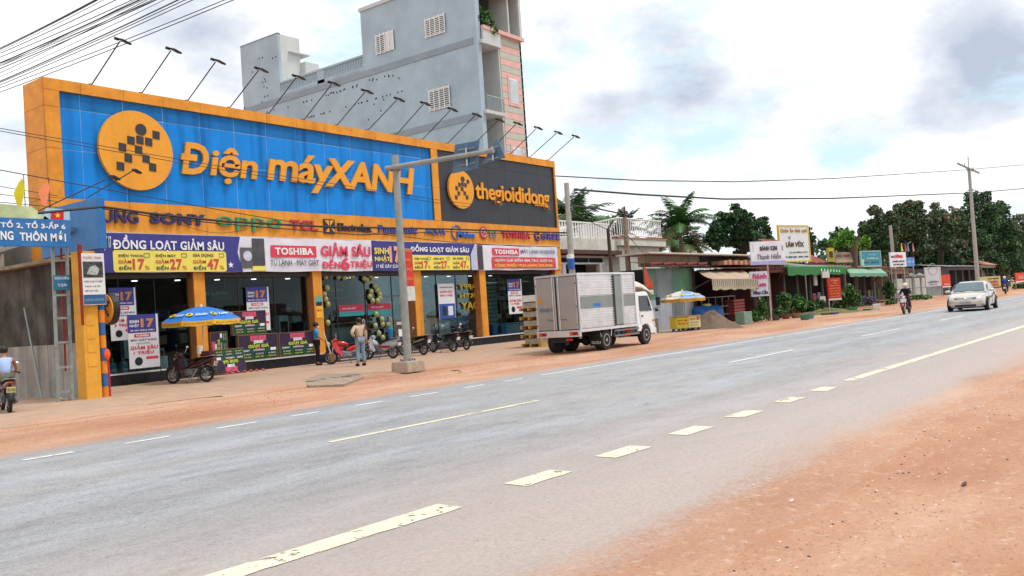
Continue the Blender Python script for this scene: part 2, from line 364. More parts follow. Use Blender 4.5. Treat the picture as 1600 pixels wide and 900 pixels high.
# road frame: the carriageway runs 1.8 degrees off the shop fronts
RA=R(-1.8); RD=Vector((cos(RA),sin(RA),0)); RN=Vector((-sin(RA),cos(RA),0))
def rp(s,t,z=0): p=RD*s+RN*t; return (p.x,p.y,z)
def asphalt():
    m=bpy.data.materials.new('asphalt'); m.use_nodes=True; t=m.node_tree; b=t.nodes['Principled BSDF']; b.inputs['Specular IOR Level'].default_value=.35
    tcn=t.nodes.new('ShaderNodeTexCoord'); O=tcn.outputs['Object']; n=NT(t,O)
    sx=t.nodes.new('ShaderNodeSeparateXYZ'); t.links.new(O,sx.inputs[0]); Yv=sx.outputs['Y']
    Yw=n.ma('ADD',Yv,n.ma('MULTIPLY',n.ma('SUBTRACT',n.nz(.3,5,.6,(.35,1,1)),.5),2.6))
    wv=t.nodes.new('ShaderNodeMath'); wv.operation='SINE'; t.links.new(n.ma('MULTIPLY',Yw,3.3),wv.inputs[0])
    lane=n.ma('MULTIPLY',n.mr(wv.outputs[0],-1,1,0,1),n.mr(n.nz(.5,5,.6,(.2,1,1)),.35,.6))
    c=n.mix(lane,(.31,.308,.318),(.375,.39,.425))
    c=n.mix(n.mr(n.nz(.25,7,.62,(.3,1,1)),.42,.62,0,.5),c,(.40,.39,.385))
    c=n.mix(n.mr(n.nz(4.,7,.7,(.25,1,1)),.48,.66,0,.5),c,(.25,.245,.25))
    # coarse aggregate, dark pits, pale grains
    c=n.mix(1.,c,n.ramp(n.nz(24,7,.82),[(.34,(.40,.39,.40)),(.44,(.92,.92,.92)),(.57,(1.04,1.04,1.04)),(.68,(1.4,1.38,1.35))]),'MULTIPLY')
    c=n.mix(.9,c,n.ramp(n.nz(70,4,.8),[(.36,(.6,.6,.6)),(.5,(1,1,1)),(.66,(1.3,1.3,1.3))]),'MULTIPLY')
    c=n.mix(.8,c,n.ramp(n.nz(2.2,8,.72,(.4,1,1)),[(.36,(.80,.80,.81)),(.5,(1,1,1)),(.64,(1.10,1.10,1.10))]),'MULTIPLY')
    for sc_,rad,th0,th1,col,k in ((9,.07,.5,.62,(.09,.088,.09),.9),(17,.10,.45,.6,(.12,.115,.115),.8),(11,.05,.5,.6,(.62,.6,.56),.7)):
        vo=t.nodes.new('ShaderNodeTexVoronoi'); vo.inputs['Scale'].default_value=sc_
        q=t.nodes.new('ShaderNodeMapping'); q.inputs['Scale'].default_value=(.6,1,1); q.inputs['Location'].default_value=(sc_,0,0); t.links.new(O,q.inputs[0]); t.links.new(q.outputs[0],vo.inputs['Vector'])
        c=n.mix(n.ma('MULTIPLY',n.mr(vo.outputs['Distance'],rad*1.4,rad*.5),n.mr(n.nz(1.3,5,.6),th0,th1,0,k)),c,col)
    # fine cracks: thin lines where a distorted noise crosses a level
    cr=n.nz(.9,4,.55,(.6,1,1)); crk=n.ma('ABSOLUTE',n.ma('SUBTRACT',cr,.5),0)
    c=n.mix(n.ma('MULTIPLY',n.mr(crk,.0035,.0008),n.mr(n.nz(.35,3),.5,.6,0,.65)),c,(.13,.125,.12))
    # red dust drifting in from both verges, speckled at its edge
    dn=n.ma('ADD',n.ma('MULTIPLY',n.ma('SUBTRACT',n.nz(.8,8,.65,(.3,1,1)),.5),1.5),n.ma('MULTIPLY',n.ma('SUBTRACT',n.nz(22,5,.7),.5),1.5))
    c=n.mix(n.mr(n.nz(.16,6,.6),.48,.75,0,.4),c,(.42,.36,.335))
    sc2,_=soil_colour(t)
    d0=n.mr(n.ma('ADD',Yv,dn),8.8,3.8,0,.85); c=n.mix(d0,c,n.mix(n.mr(n.nz(26,7,.8),.38,.62),(.40,.32,.285),(.51,.41,.36)))
    d1=n.mr(n.ma('ADD',Yv,dn),4.0,3.15); d2=n.mr(n.ma('ADD',Yv,dn),14.3,15.4)
    c=n.mix(d1,c,sc2); c=n.mix(d2,c,sc2)
    t.links.new(c,b.inputs['Base Color'])
    ro=n.mr(n.nz(30,4,.6),.3,.7,.55,.8); t.links.new(ro,b.inputs['Roughness'])
    bp=t.nodes.new('ShaderNodeBump'); bp.inputs['Strength'].default_value=.6; bp.inputs['Distance'].default_value=.012
    t.links.new(n.nz(60,8,.8),bp.inputs['Height']); t.links.new(bp.outputs[0],b.inputs['Normal']); return m
ASPH=asphalt()
def roadstrip(name,s0,s1,ft0,ft1,z,mat,step=1.,kind='structure',par=None,mats=None):
    """strip in road coordinates; ft0/ft1 give the two edges at s"""
    V=[];F=[]; n=max(1,int((s1-s0)/step))
    for i in range(n+1):
        s=s0+(s1-s0)*i/n; V+=[(s,ft0(s),z),(s,ft1(s),z)]
    for i in range(n): F.append((2*i,2*i+2,2*i+3,2*i+1))
    me=bpy.data.meshes.new(name); me.from_pydata(V,[],F); me.update(); ob=bpy.data.objects.new(name,me); COL.objects.link(ob); me.materials.append(mat)
    ob.rotation_euler=(0,0,RA); ob['kind']=kind; return ob
from mathutils import noise as mn
def fn(s,a,sd): return a*(mn.noise(Vector((s*.22,sd,0)))+.5*mn.noise(Vector((s*.9,sd+3,0)))+.22*mn.noise(Vector((s*3.3,sd+7,0))))
V=[];F=[]; xs=np.concatenate([np.arange(-120,0,2.),np.arange(0,70,.35),np.arange(70,640,4.)])
for i,s_0 in enumerate(xs):
    a=3.0+fn(s_0,.3,1); b_=15.75+fn(s_0,.35,9); V+=[(s_0,a-.25,-.002),(s_0,a,.011),(s_0,b_,.011),(s_0,b_+.25,-.002)]
    if i: k=4*(i-1); F+=[(k+j,k+4+j,k+5+j,k+1+j) for j in range(3)]
me=bpy.data.meshes.new('road'); me.from_pydata(V,[],F); me.update(); rd=bpy.data.objects.new('road',me); COL.objects.link(rd); me.materials.append(ASPH); rd.rotation_euler=(0,0,RA); rd['kind']='structure' 
def paint(col):
    m=bpy.data.materials.new('road_paint'); m.use_nodes=True; t=m.node_tree; b=t.nodes['Principled BSDF']; b.inputs['Roughness'].default_value=.6
    tcn=t.nodes.new('ShaderNodeTexCoord'); n=NT(t,tcn.outputs['Object'])
    c=n.mix(n.mr(n.nz(5,6,.7),.4,.7,0,.45),col,(.55,.47,.40)); c=n.mix(.8,c,n.ramp(n.nz(60,5,.75),[(.3,(.6,.58,.56)),(.45,(1,1,1)),(.7,(1.05,1.05,1.05))]),'MULTIPLY')
    t.links.new(c,b.inputs['Base Color'])
    # worn through: the paint film is missing in chips
    f=n.ma('ADD',n.nz(9,8,.75),n.ma('MULTIPLY',n.ma('SUBTRACT',n.nz(1.1,4),.5),.5)); t.links.new(n.mr(f,.385,.405),b.inputs['Alpha']); return m
PAINTY=paint((.80,.71,.52)); PAINTW=paint((.76,.74,.70))
def dash(s0,s1,t0,wd,mat,rag=.03):
    sd=s0*1.7; roadstrip('road_marking',s0,s1,lambda s:t0-wd/2+fn(s*3,rag,sd),lambda s:t0+wd/2+fn(s*3,rag*.4,sd+5),.017,mat,.09 if s1-s0<30 else .5)
nb=lambda x,y:(Vector((x,y,0)).dot(RD),Vector((x,y,0)).dot(RN))
# near broken line, then solid
for a,b in (((350,897),(706,793)),((783,758),(880,738)),((925,715),(1000,699)),((1033,680),(1102,668)),((1125,653),(1178,643)),((1200,630),(1250,622)),((1262,612),(1294,606))):
    s0=nb(*G(*a)[:2])[0]; s1=nb(*G(*b)[:2])[0]
    dash(s0-(.35 if a[0]==350 else 0),s1,5.62,.30,PAINTY,.05 if a[0]<800 else .02)
dash(-12,1.2,5.62,.3,PAINTY); dash(nb(*G(1312,596)[:2])[0],400,5.67,.22,PAINTY,.015)
s_=nb(*G(510,692)[:2])[0]; s2=nb(*G(850,627)[:2])[0]; dash(s_,s2,10.25,.13,PAINTY,.015)
for a,b in ((22.0,26.3),(32.7,37.2),(43.5,48),(54.5,59),(65.5,70),(76.5,81),(88,92),(99,103)): dash(a-.7,b-.6,10.22,.13,PAINTW,.015)
for a,b in (((37,721),(127,709)),((200,695),(280,684)),((338,671),(409,661)),((460,652),(512,645)),((553,635),(606,628)),((640,621),(683,614)),((718,607),(755,602)),((785,597),(818,592))):
    dash(nb(*G(*a)[:2])[0],nb(*G(*b)[:2])[0],13.95,.13,PAINTW,.012)
for s in (4.3,2.6,.9,-.8): dash(s,s+.8,13.95,.13,PAINTW,.012)
dash(nb(*G(842,587)[:2])[0],400,14.0,.14,PAINTW,.012)
for q in ((10,640),(12,668)):   # faint old marks on the verge
    pass
# pavement in front of the shops: worn concrete with red dust over it
def pave_mat():
    m=SOIL.copy(); m.name='dusty_concrete'; t=m.node_tree; b=t.nodes['Principled BSDF']
    old=b.inputs['Base Color'].links[0].from_socket
    g=t.nodes.new('ShaderNodeNewGeometry'); n=t.nodes.new('ShaderNodeTexNoise'); n.inputs['Scale'].default_value=.7; n.inputs['Detail'].default_value=8
    t.links.new(g.outputs['Position'],n.inputs['Vector'])
    s=t.nodes.new('ShaderNodeSeparateXYZ'); t.links.new(g.outputs['Position'],s.inputs[0])
    q=t.nodes.new('ShaderNodeMapRange'); q.inputs['From Min'].default_value=19.3; q.inputs['From Max'].default_value=22; t.links.new(s.outputs['Y'],q.inputs['Value'])
    a=t.nodes.new('ShaderNodeMath'); a.operation='ADD'; t.links.new(q.outputs[0],a.inputs[0]); t.links.new(n.outputs[0],a.inputs[1])
    q2=t.nodes.new('ShaderNodeMapRange'); q2.interpolation_type='SMOOTHSTEP'; q2.inputs['From Min'].default_value=.45; q2.inputs['From Max'].default_value=1.05; t.links.new(a.outputs[0],q2.inputs['Value'])
    n2=t.nodes.new('ShaderNodeTexNoise'); n2.inputs['Scale'].default_value=1.9; n2.inputs['Detail'].default_value=10; n2.inputs['Roughness'].default_value=.72; t.links.new(g.outputs['Position'],n2.inputs['Vector'])
    cc=t.nodes.new('ShaderNodeMixRGB'); cc.inputs[1].default_value=(.27,.175,.12,1); cc.inputs[2].default_value=(.62,.43,.31,1); t.links.new(n2.outputs[0],cc.inputs[0])
    k=t.nodes.new('ShaderNodeMixRGB'); t.links.new(q2.outputs[0],k.inputs[0]); t.links.new(old,k.inputs[1]); t.links.new(cc.outputs[0],k.inputs[2])
    t.links.new(k.outputs[0],b.inputs['Base Color']); return m
PAVE=pave_mat()
V=[];F=[];xs=np.arange(-8,44.01,.25)
for i,x in enumerate(xs):
    y=19.75+.18*mn.noise(Vector((x*.6,2,0)))+.12*mn.noise(Vector((x*2.3,5,0)))-(x-13)*.012
    V+=[(x,y-.35,.004),(x,y,.055),(x,29.3,.055)]
    if i: k=3*(i-1); F+=[(k,k+3,k+4,k+1),(k+1,k+4,k+5,k+2)]
me=bpy.data.meshes.new('pavement'); me.from_pydata(V,[],F); me.update(); link('pavement',me,PAVE,kind='structure')
# scattered stones, gravel and leaves on the verges (uncountable)
def scatter(name,n,fx,size,mat,sq=.5):
    V=[];F=[]
    for i in range(n):
        x,y,z=fx(i); s=size*random.uniform(.4,1.5); a=random.uniform(0,6.3)
        k=len(V); pts=[(cos(a+t)*s*random.uniform(.7,1.2),sin(a+t)*s*random.uniform(.7,1.2)) for t in (0,1.57,3.14,4.71)]
        V+=[(x+p,y+q,z) for p,q in pts]+[(x,y,z+s*sq)]
        F+=[(k,k+1,k+4),(k+1,k+2,k+4),(k+2,k+3,k+4),(k+3,k,k+4)]
    me=bpy.data.meshes.new(name); me.from_pydata(V,[],F); me.update(); link(name,me,mat,kind='stuff')
def near(i):
    s=random.uniform(0,1)**1.5*26+3; t=2.95-abs(random.gauss(0,1.1))-.0; p=rp(s,t); return p[0],p[1],0
scatter('verge_gravel',4200,near,.011,M((.42,.25,.18),.9,.3,30),.6)
scatter('dark_pebbles',170,near,.013,M((.10,.07,.06),.9,.3,30),.6)
scatter('pale_pebbles',300,near,.012,M((.66,.55,.47),.9,.2,30),.6)
def far(i):
    s=random.uniform(2,70); t=random.uniform(15.7,20.5); p=rp(s,t); return p[0],p[1],0
scatter('roadside_gravel',2600,far,.022,M((.36,.22,.16),.9,.35,30),.7)
def onroad(i):
    s=random.uniform(1,30); t=random.choice((random.uniform(3.1,5.5),random.uniform(14.3,15.6))); p=rp(s,t); return p[0],p[1],.013
scatter('loose_chippings',900,onroad,.008,M((.5,.36,.28),.9,.3,30),.6)
# a few countable scraps on the near verge
def scrap(px,py,size,col,label,cat,rot=0,th=.01,z=0):
    p=G(px,py); b=B(); pts=[(cos(t+rot)*size*k,sin(t+rot)*size*.22*k2) for t,k,k2 in ((0,1,1),(.9,.8,1.2),(2.1,.9,.9),(3.1,1.1,1),(4,.7,1.3),(5.3,.9,.8))]
    b.prism(pts,(p.x,p.y,z+th+.012),(1,0,0),(0,1,0),th); return b.o(cat.replace(' ','_'),M(col,.8,.3,20),label=label,cat=cat)
scrap(1507,758,.085,'#54423a','curled dark leaf lying alone on the red soil at lower right','leaf',.1,.006)
scrap(1237,785,.05,'#d8d4cc','small white paper scrap lying on the road edge dust','paper scrap',.7,.008)
scrap(1445,674,.05,'#c9bcb0','pale litter scrap on the red verge nearest the road edge','litter',.2,.008)
scrap(1178,760,.035,'#d8d0c6','tiny pale chip on the dusty asphalt left of the paper scrap','litter',.2,.008)
# broken drain covers set into the pavement
def drain():
    c=thing('drain_cover','broken concrete drain slabs sunk in the pavement left of the lamp post','drain cover',tuple(G(530,595)))
    q=[G(478,597),G(505,588),G(560,588),G(563,592),G(535,603),G(480,604)]
    rim=[(p.x,p.y) for p in (G(474,597),G(503,586),G(563,586),G(568,592),G(537,604),G(482,606))]
    B().prism([(x,y) for x,y in rim],(0,0,.062),(1,0,0),(0,1,0),.08).o('concrete_rim',M('#a08c7a',.9,.25,9,bump=.6),c)
    for i in range(9):
        a=G(485+i*9,599-i*1.2); B().cb((a.x,a.y+.12*((i%3)-1),.055),(.33,.26,.05),(random.uniform(-.09,.09),random.uniform(-.09,.09),random.uniform(-.6,.6))).o('slab',M('#9c8f84',.95,.3,8,bump=.8) if i%2 else M('#7b6d62',.95,.3,8,bump=.8),c,bev=.01)
drain()
def crackline(pts,label):
    b=B()
    for a,c in zip(pts[:-1],pts[1:]): b.cyl((*a[:2],.052),(*c[:2],.052),.014,n=5)
    b.o('kerb_edge',M('#6f5a4c',.95,.4,10,bump=.6),label=label,cat='kerb')
crackline([G(232,636),G(262,632),G(300,627),G(348,622)],'thin dark broken kerb edge on the pavement below the left window')
crackline([G(705,588-6),G(716,581),G(720,584)],'short dark stone lying beside the lamp post footing')
# ============================================================ the electronics store
ORANGE=M((.80,.325,.045),.5,.05,3,dirt='#a8622c',dirta=.34,streak=.32,bump=.04,bscale=3,spec=.15); ORDK=M((.72,.30,.06),.45,.06,3)
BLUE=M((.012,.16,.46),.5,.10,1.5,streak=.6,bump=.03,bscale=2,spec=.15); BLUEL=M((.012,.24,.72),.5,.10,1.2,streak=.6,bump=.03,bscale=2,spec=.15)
INK=M((.028,.031,.042),.4,.12,2,spec=.4); YEL=M((.84,.36,.045),.5,.04,5,spec=.15,streak=.15); NAVY=M((.035,.04,.19),.45)
JOINT=M((.42,.58,.80),.7)
FY=28.95
st=thing('electronics_store','large electronics store with orange and blue fascia and glass shopfront','store',(28.3,36,0))
W_=lambda n,m,x0,x1,y0,y1,z0,z1,p=st,**k: bx(n,m,p,x0,x1,y0,y1,z0,z1,**k)
CONC=M('#a9a49c',.85,.12,2,bump=.15,dirt='#777067')
W_('side_wall',CONC,13.75,14.0,30.4,48,0,5.6); W_('side_wall',CONC,42.72,42.95,30.4,48,0,5.6); W_('back_wall',CONC,14.0,42.72,47.8,48,0,5.6)
W_('roof',CONC,13.75,42.95,30.42,48,5.6,5.8)
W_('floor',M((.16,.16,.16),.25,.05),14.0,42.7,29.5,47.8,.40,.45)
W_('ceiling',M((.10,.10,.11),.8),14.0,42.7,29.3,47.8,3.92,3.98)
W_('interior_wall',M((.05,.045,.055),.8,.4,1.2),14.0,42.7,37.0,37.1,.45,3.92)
# fascia carcass
W_('fascia_core',M((.25,.26,.28),.7),13.77,42.95,29.13,30.38,3.93,10.26)
def pan(name,x0,x1,z0,z1,y,mat,par=st,g=.006,th=.05): return bx(name,mat,par,x0+g,x1-g,y,y+th,z0+g,z1-g)
sx=[13.72]+[14.93+1.52*i-0.0 for i in range(18)]+[42.98]
sx=[13.72]+[14.93+1.51*i for i in range(18)]+[42.98]
for i in range(len(sx)-1):
    pan('fascia_panel',sx[i],sx[i+1],9.92,10.31,FY,ORANGE); pan('fascia_panel',sx[i],sx[i+1],5.29,6.37,FY,ORANGE)
    pan('fascia_panel',sx[i],sx[i+1],3.93,5.28,FY+.002,ORANGE)
for z0,z1 in ((6.37,8.0),(8.0,9.38),(9.38,9.92)):
    pan('fascia_panel',13.72,14.22,z0,z1,FY,ORANGE); pan('fascia_panel',32.2,32.68,z0,z1,FY,ORANGE); pan('fascia_panel',42.82,42.98,z0,z1,FY,ORANGE)
for z0,z1 in ((3.93,5.28),(5.28,6.37),(6.37,8.0),(8.0,9.38),(9.38,10.31)):
    b=B().box(13.715,13.765,FY+.056,30.38,z0+.006,z1-.006); b.o('side_panel',ORANGE,st)
    B().box(42.955,42.985,FY+.056,30.38,z0+.006,z1-.006).o('side_panel',ORANGE,st)
W_('fascia_top',ORANGE,13.72,42.98,FY+.06,30.38,10.262,10.305)
# the big blue sign field and the smaller dark one, both set back in the frame
bs=thing('blue_sign','wide blue panelled sign field with yellow lettering over the shopfront','sign',(23.2,29.1,6.37))
bx('panel_backing',JOINT,bs,14.22,32.2,29.06,29.12,6.37,9.92)
bxs=[14.22]+[14.93+1.51*i for i in range(12)]; bxs=[x for x in bxs if x<31.9]+[32.2]
for zi,(z0,z1) in enumerate(((6.37,8.0),(8.0,9.38),(9.38,9.92))):
    for i in range(len(bxs)-1): pan('panel',bxs[i],bxs[i+1],z0,z1,29.045+.004*((i*7+zi*3)%3),BLUE if zi==2 else BLUEL,bs,.011,.03)  # top row in a darker blue: the frame overhang's shade painted in
emblem(bs,(16.79,29.0,8.2),X_,Z_,1.40,YEL,M((.035,.035,.045),.4),.13,sx=.985)
tpx_=lambda s,p0,p1,par,mat=YEL,**k: tpx(s,p0,p1,28.84,mat,par,off=0,**k)
a=PY(281,272,28.8); 
def ltr(s,x0,x1,z0,z1,par,mat,y=28.995,d=.09,**k): return text(s,(x0,y,z0),X_,Z_,x1-x0,z1-z0,mat,par,depth=d,**k)
xa=lambda px,py: PY(px,py,28.84)
ltr('Đ',xa(281,250).x,xa(333,260).x,xa(300,272).z,xa(300,222).z,bs,YEL,each=True,shear=.2,bold=.022)
ltr('iện',xa(327,250).x,xa(409,260).x,xa(360,287.5).z,xa(364,231).z,bs,YEL,each=True,shear=.2,bold=.022,spacing=.95)
ltr('máy',xa(417,270).x,xa(526,280).x,xa(502,302).z,xa(483,242).z,bs,YEL,each=True,shear=.2,bold=.022,spacing=.95)
ltr('XANH',xa(509,270).x,xa(650,285).x,xa(585,298).z,xa(585,255).z,bs,YEL,each=True,shear=.2,bold=.033,spacing=.97)
ds=thing('dark_sign','dark grey sign field with round yellow emblem beside the wide blue one','sign',(37.8,29.1,6.37))
bx('panel_backing',M((.05,.05,.06),.7),ds,32.68,42.82,29.085,29.12,6.37,9.92)
dxs=[32.68,33.6,35.15,36.7,38.25,39.8,41.35,42.82]
for z0,z1 in ((6.37,8.0),(8.0,9.38),(9.38,9.92)):
    for i in range(7): pan('panel',dxs[i],dxs[i+1],z0,z1,29.045+.003*(i%2),INK,ds,.005,.03)
c=PY(721,296,28.9); emblem(ds,(c.x,29.0,c.z),X_,Z_,.98,YEL,M((.04,.04,.05),.4),.11)
xd=lambda px,py: PY(px,py,28.86)
ltr('thegioididong',xd(745,295).x,xd(860,310).x,xd(781,321).z,xd(781,288).z,ds,YEL,each=True,bold=.018,d=.07,spacing=.98)
ltr('.com',xd(838,320).x,xd(857,320).x,xd(845,322).z,xd(845,316.5).z,ds,YEL,bold=.02,d=.06)
# brand lettering on the orange band
def brand(s,x0,x1,mat,label,zc=5.83,h=.36,bold=.03,icon=None,each=True,spacing=1.,d=.07):
    t=thing('brand_sign',label,'sign',((x0+x1)/2,FY,zc-h/2),group='brand lettering on the orange band')
    if icon: icon(t,x0)
    text(s,(x0+(icon.w if icon else 0),FY-.012,zc-h/2),X_,Z_,x1-x0-(icon.w if icon else 0),h,mat,t,depth=d,each=each,bold=bold,spacing=spacing)
bxp=lambda px,py=350: PY(px,py,28.9).x
DB=M((.03,.028,.13),.4); RD_=M((.50,.03,.06),.45); GR_=M((.03,.32,.16),.45); BK=M((.03,.02,.03),.4)
brand('SAMSUNG',13.95,bxp(216,340),DB,'dark blue seven letter brand name at the left end of the band',5.84,.45)
brand('SONY',bxp(235),bxp(321),DB,'wide dark purple four letter brand name on the band',5.84,.42,bold=.05)
brand('oppo',bxp(339),bxp(440),GR_,'green rounded lower case brand name on the band',5.76,.55,bold=-.005)
brand('TCL',bxp(454),bxp(496),RD_,'short dark red brand name on the band',5.83,.42)
def i_el(t,x):
    b=B().prism([(0,0),(.62,0),(.62,.62),(0,.62)],(x,FY-.05,5.52),X_,Z_,.04); b.o('icon_plate',BK,t)
    r=B(); r.prism([(.05,.05),(.28,.28),(.28,.05)],(x,FY-.058,5.52),X_,Z_,.005); r.prism([(.33,.33),(.33,.57),(.57,.57)],(x,FY-.058,5.52),X_,Z_,.005); r.prism([(.05,.57),(.28,.33),(.28,.57)],(x,FY-.058,5.52),X_,Z_,.005); r.prism([(.33,.28),(.57,.05),(.57,.22)],(x,FY-.058,5.52),X_,Z_,.005); r.o('icon_cut',YEL,t)
i_el.w=.78
brand('Electrolux',bxp(506),bxp(580),BK,'black brand name beside a square icon on the band',5.83,.34,icon=i_el)
brand('Panasonic',bxp(591),bxp(651),M((.06,.07,.33),.4),'blue nine letter brand name behind the lamp post',5.83,.36)
brand('AQUA',bxp(663),bxp(695),M((.06,.10,.40),.4),'blue thin capital brand name right of the lamp post',5.80,.36,bold=.01)
def i_mi(t,x):
    b=B(); P=[(x+.38+.36*cos(R(a)),FY-.04,5.82+.36*sin(R(a))) for a in range(20,300,14)]; b.path(P,.035,6); b.o('icon_arc',M((.06,.16,.45),.4),t)
i_mi.w=.4
brand('Midea',bxp(705),bxp(741),M((.02,.14,.50),.4),'bright blue brand name under a swoosh arc',5.72,.32,icon=i_mi)
def i_lg(t,x):
    B().prism([(x0+.33,z0+.33) for x0,z0 in circ(.33,24)],(x,FY-.05,5.55),X_,Z_,.04).o('icon_disc',RD_,t)
    b=B(); b.path([(x+.33+.22*cos(R(a)),FY-.06,5.88+.22*sin(R(a))) for a in range(60,361,20)],.02,5); b.cyl((x+.33,FY-.06,5.78),(x+.33,FY-.06,5.98),.02); b.cyl((x+.33,FY-.06,5.88),(x+.55,FY-.06,5.88),.02); b.o('icon_line',M((.8,.6,.6),.4),t)
i_lg.w=.8
brand('LG',bxp(749),bxp(774),M((.22,.23,.25),.4),'grey two letter brand name beside a red disc',5.82,.38,icon=i_lg)
brand('TOSHIBA',bxp(783),bxp(827),RD_,'red capital brand name near the right end of the band',5.83,.38)
def i_gr(t,x):
    b=B(); P=[(x+.28+.24*cos(R(a)),FY-.04,5.83+.24*sin(R(a))) for a in range(40,330,14)]; b.path(P,.06,6); b.cyl((x+.28,FY-.04,5.8),(x+.5,FY-.04,5.7),.05); b.o('icon_ring',M((.06,.06,.30),.4),t)
i_gr.w=.62
brand('GREE',bxp(834),bxp(873),M((.05,.05,.27),.4),'dark blue brand name with ring icon at the right end',5.83,.36,icon=i_gr)
# floodlights leaning out over the sign
def flood(base,tip,first=None,label='x'):
    pass
fl=thing('floodlight','','floodlight',(0,0,0),local=True,group='floodlights along the sign top')
B().cyl((0,0,0),(0,-2.0,1.13),.022,n=7).o('arm',DARKMET,fl)
B().cyl((0,0,-.02),(0,0,.1),.06,n=8).o('foot',DARKMET,fl)
B().cb((.12,-2.12,1.12),(.34,.26,.07),(.35,.25,.1)).o('lamp_head',BLACK,fl,bev=.02)
B().cb((-.1,-1.98,1.2),(.14,.08,.09),(.35,.1,.1)).o('bracket',BLACK,fl)
def clone(o,parent=None):
    c=o.copy(); COL.objects.link(c)
    if parent: c.parent=parent; c.matrix_parent_inverse=Matrix.Identity(4)
    else: _inv[c.name]=None
    for ch in list(o.children): clone(ch,c)
    return c
side=['leftmost floodlight on the sign top, above the orange corner','second floodlight from the left, above the round yellow emblem','third floodlight from the left, before clear sky','floodlight just left of the grey building edge','floodlight over the first yellow letters, against the grey tank wall','floodlight against the balustrade of the grey building','floodlight over the middle of the blue sign','floodlight over the first tilted vowel, against dotted grey wall','floodlight over the start of the capital letters','floodlight just left of the lower grille window','floodlight above the right end of the blue sign','floodlight above the joint of blue and dark signs','floodlight in front of the lower balcony','floodlight in front of the pink stripes','second floodlight from the right, at the edge of the pink stripes','rightmost floodlight, standing clear against the sky']
for i in range(16):
    o=fl if i==0 else clone(fl)
    o.location=(15.43+1.83*i*(.99 if i>11 else 1),29.25,10.31); o['label']=side[i]; o.rotation_euler=(random.uniform(-.03,.03),0,random.uniform(-.03,.03))
# shopfront: plinth, pillars, glass, doors
PL=M((.012,.014,.022),.25,.3,4,dirt='#4a3a30',dirta=.25)
def plinth(x0,x1):
    W_('plinth',PL,x0,x1,28.99,29.5,0,.42)
    n=max(1,round((x1-x0)/.8)); d=(x1-x0)/n
    for i in range(n): bx('tile',PL,st,x0+i*d+.004,x0+(i+1)*d-.004,28.955,28.99,.06,.40)
    W_('sill',M((.62,.60,.58),.5,.1),x0,x1,28.93,29.47,.42,.455)
plinth(15.0,24.9); plinth(30.6,42.6)
W_('plinth',PL,14.0,15.0,28.99,29.5,0,.42)
stp=[(28.2,.16),(28.55,.30),(28.9,.44)]
for y,z in stp: W_('step',M((.09,.09,.10),.4,.2,6,dirt='#7d6656',dirta=.5),24.95,30.55,y,29.5,z-.15,z); W_('step_nosing',M((.5,.48,.46),.5),24.95,30.55,y-.012,y+.04,z-.03,z+.006)
for x0,x1 in ((14.15,14.75),(18.8,19.27),(24.4,24.87),(30.5,31.0),(35.4,35.9),(42.35,42.9)):
    W_('pillar',ORANGE,x0,x1,29.0,29.52,.456,3.93,bev=.006); W_('pillar_edge',M((.45,.16,.05),.5),x0-.012,x0,29.02,29.5,.456,3.93)
W_('rail',M((.05,.04,.04),.5),14.75,42.4,29.2,29.44,3.72,3.92)
bays=[(14.75,18.8,.46),(19.27,24.4,.46),(31.0,35.4,.46),(35.9,42.35,.46)]
FR=M((.10,.10,.11),.35,metal=.6)
for x0,x1,z in bays:
    n=max(1,round((x1-x0)/1.5)); d=(x1-x0)/n
    for i in range(n): 
        g=W_('glass_pane',GLASS,x0+i*d+.006,x0+(i+1)*d-.006,29.40,29.412,z,3.72)
        if i: W_('mullion',FR,x0+i*d-.006,x0+i*d+.006,29.38,29.425,z,3.72)
# entrance
ex=[24.87,26.0,27.7,29.4,30.5]
for i in range(4):
    p=W_('door' if i in(1,2) else 'glass_pane',GLASS,ex[i]+.02,ex[i+1]-.02,29.44,29.452,.46,2.75)
    W_('door_frame',FR,ex[i]+.0,ex[i]+.03,29.42,29.47,.46,2.75,p=p) if False else W_('mullion',FR,ex[i]-.0,ex[i]+.02,29.42,29.47,.46,3.72)
    if i in (1,2):
        hx=ex[i+1]-.28 if i==1 else ex[i+1]-.3
        hb=B().path([(hx,29.38,1.15),(hx,29.38,1.72),(hx+.05,29.38,1.78),(hx+.11,29.38,1.72),(hx+.11,29.38,1.15),(hx+.05,29.38,1.08),(hx,29.38,1.15)],.022,6); hb.o('handle',M((.7,.7,.7),.3,metal=.6),p)
        W_('door_sticker',M((.36,.02,.06),.5),ex[i]+.1,ex[i+1]-.12,29.425,29.432,2.15,2.45,p=p); W_('door_sticker',M((.02,.24,.26),.5),ex[i]+.1,ex[i+1]-.12,29.425,29.432,1.95,2.15,p=p)
        text('MỪNG SINH NHẬT',(ex[i]+.3,29.42,2.22),X_,Z_,.8,.13,M((.8,.5,.6),.5),p)
W_('glass_pane',GLASS,24.9,30.48,29.44,29.452,2.79,3.72); W_('transom',FR,24.87,30.5,29.42,29.47,2.75,2.79)
# downlights
DL=M((1,.95,.85),.5,emit=3.,var=.0)
for i in range(15):
    for j in range(3):
        x=15.2+i*1.9+.4*(j%2); y=30.2+1.6*j; B().lathe([(.11,0),(.11,.03)],(x,y,3.89),10).o('downlight',DL,st)
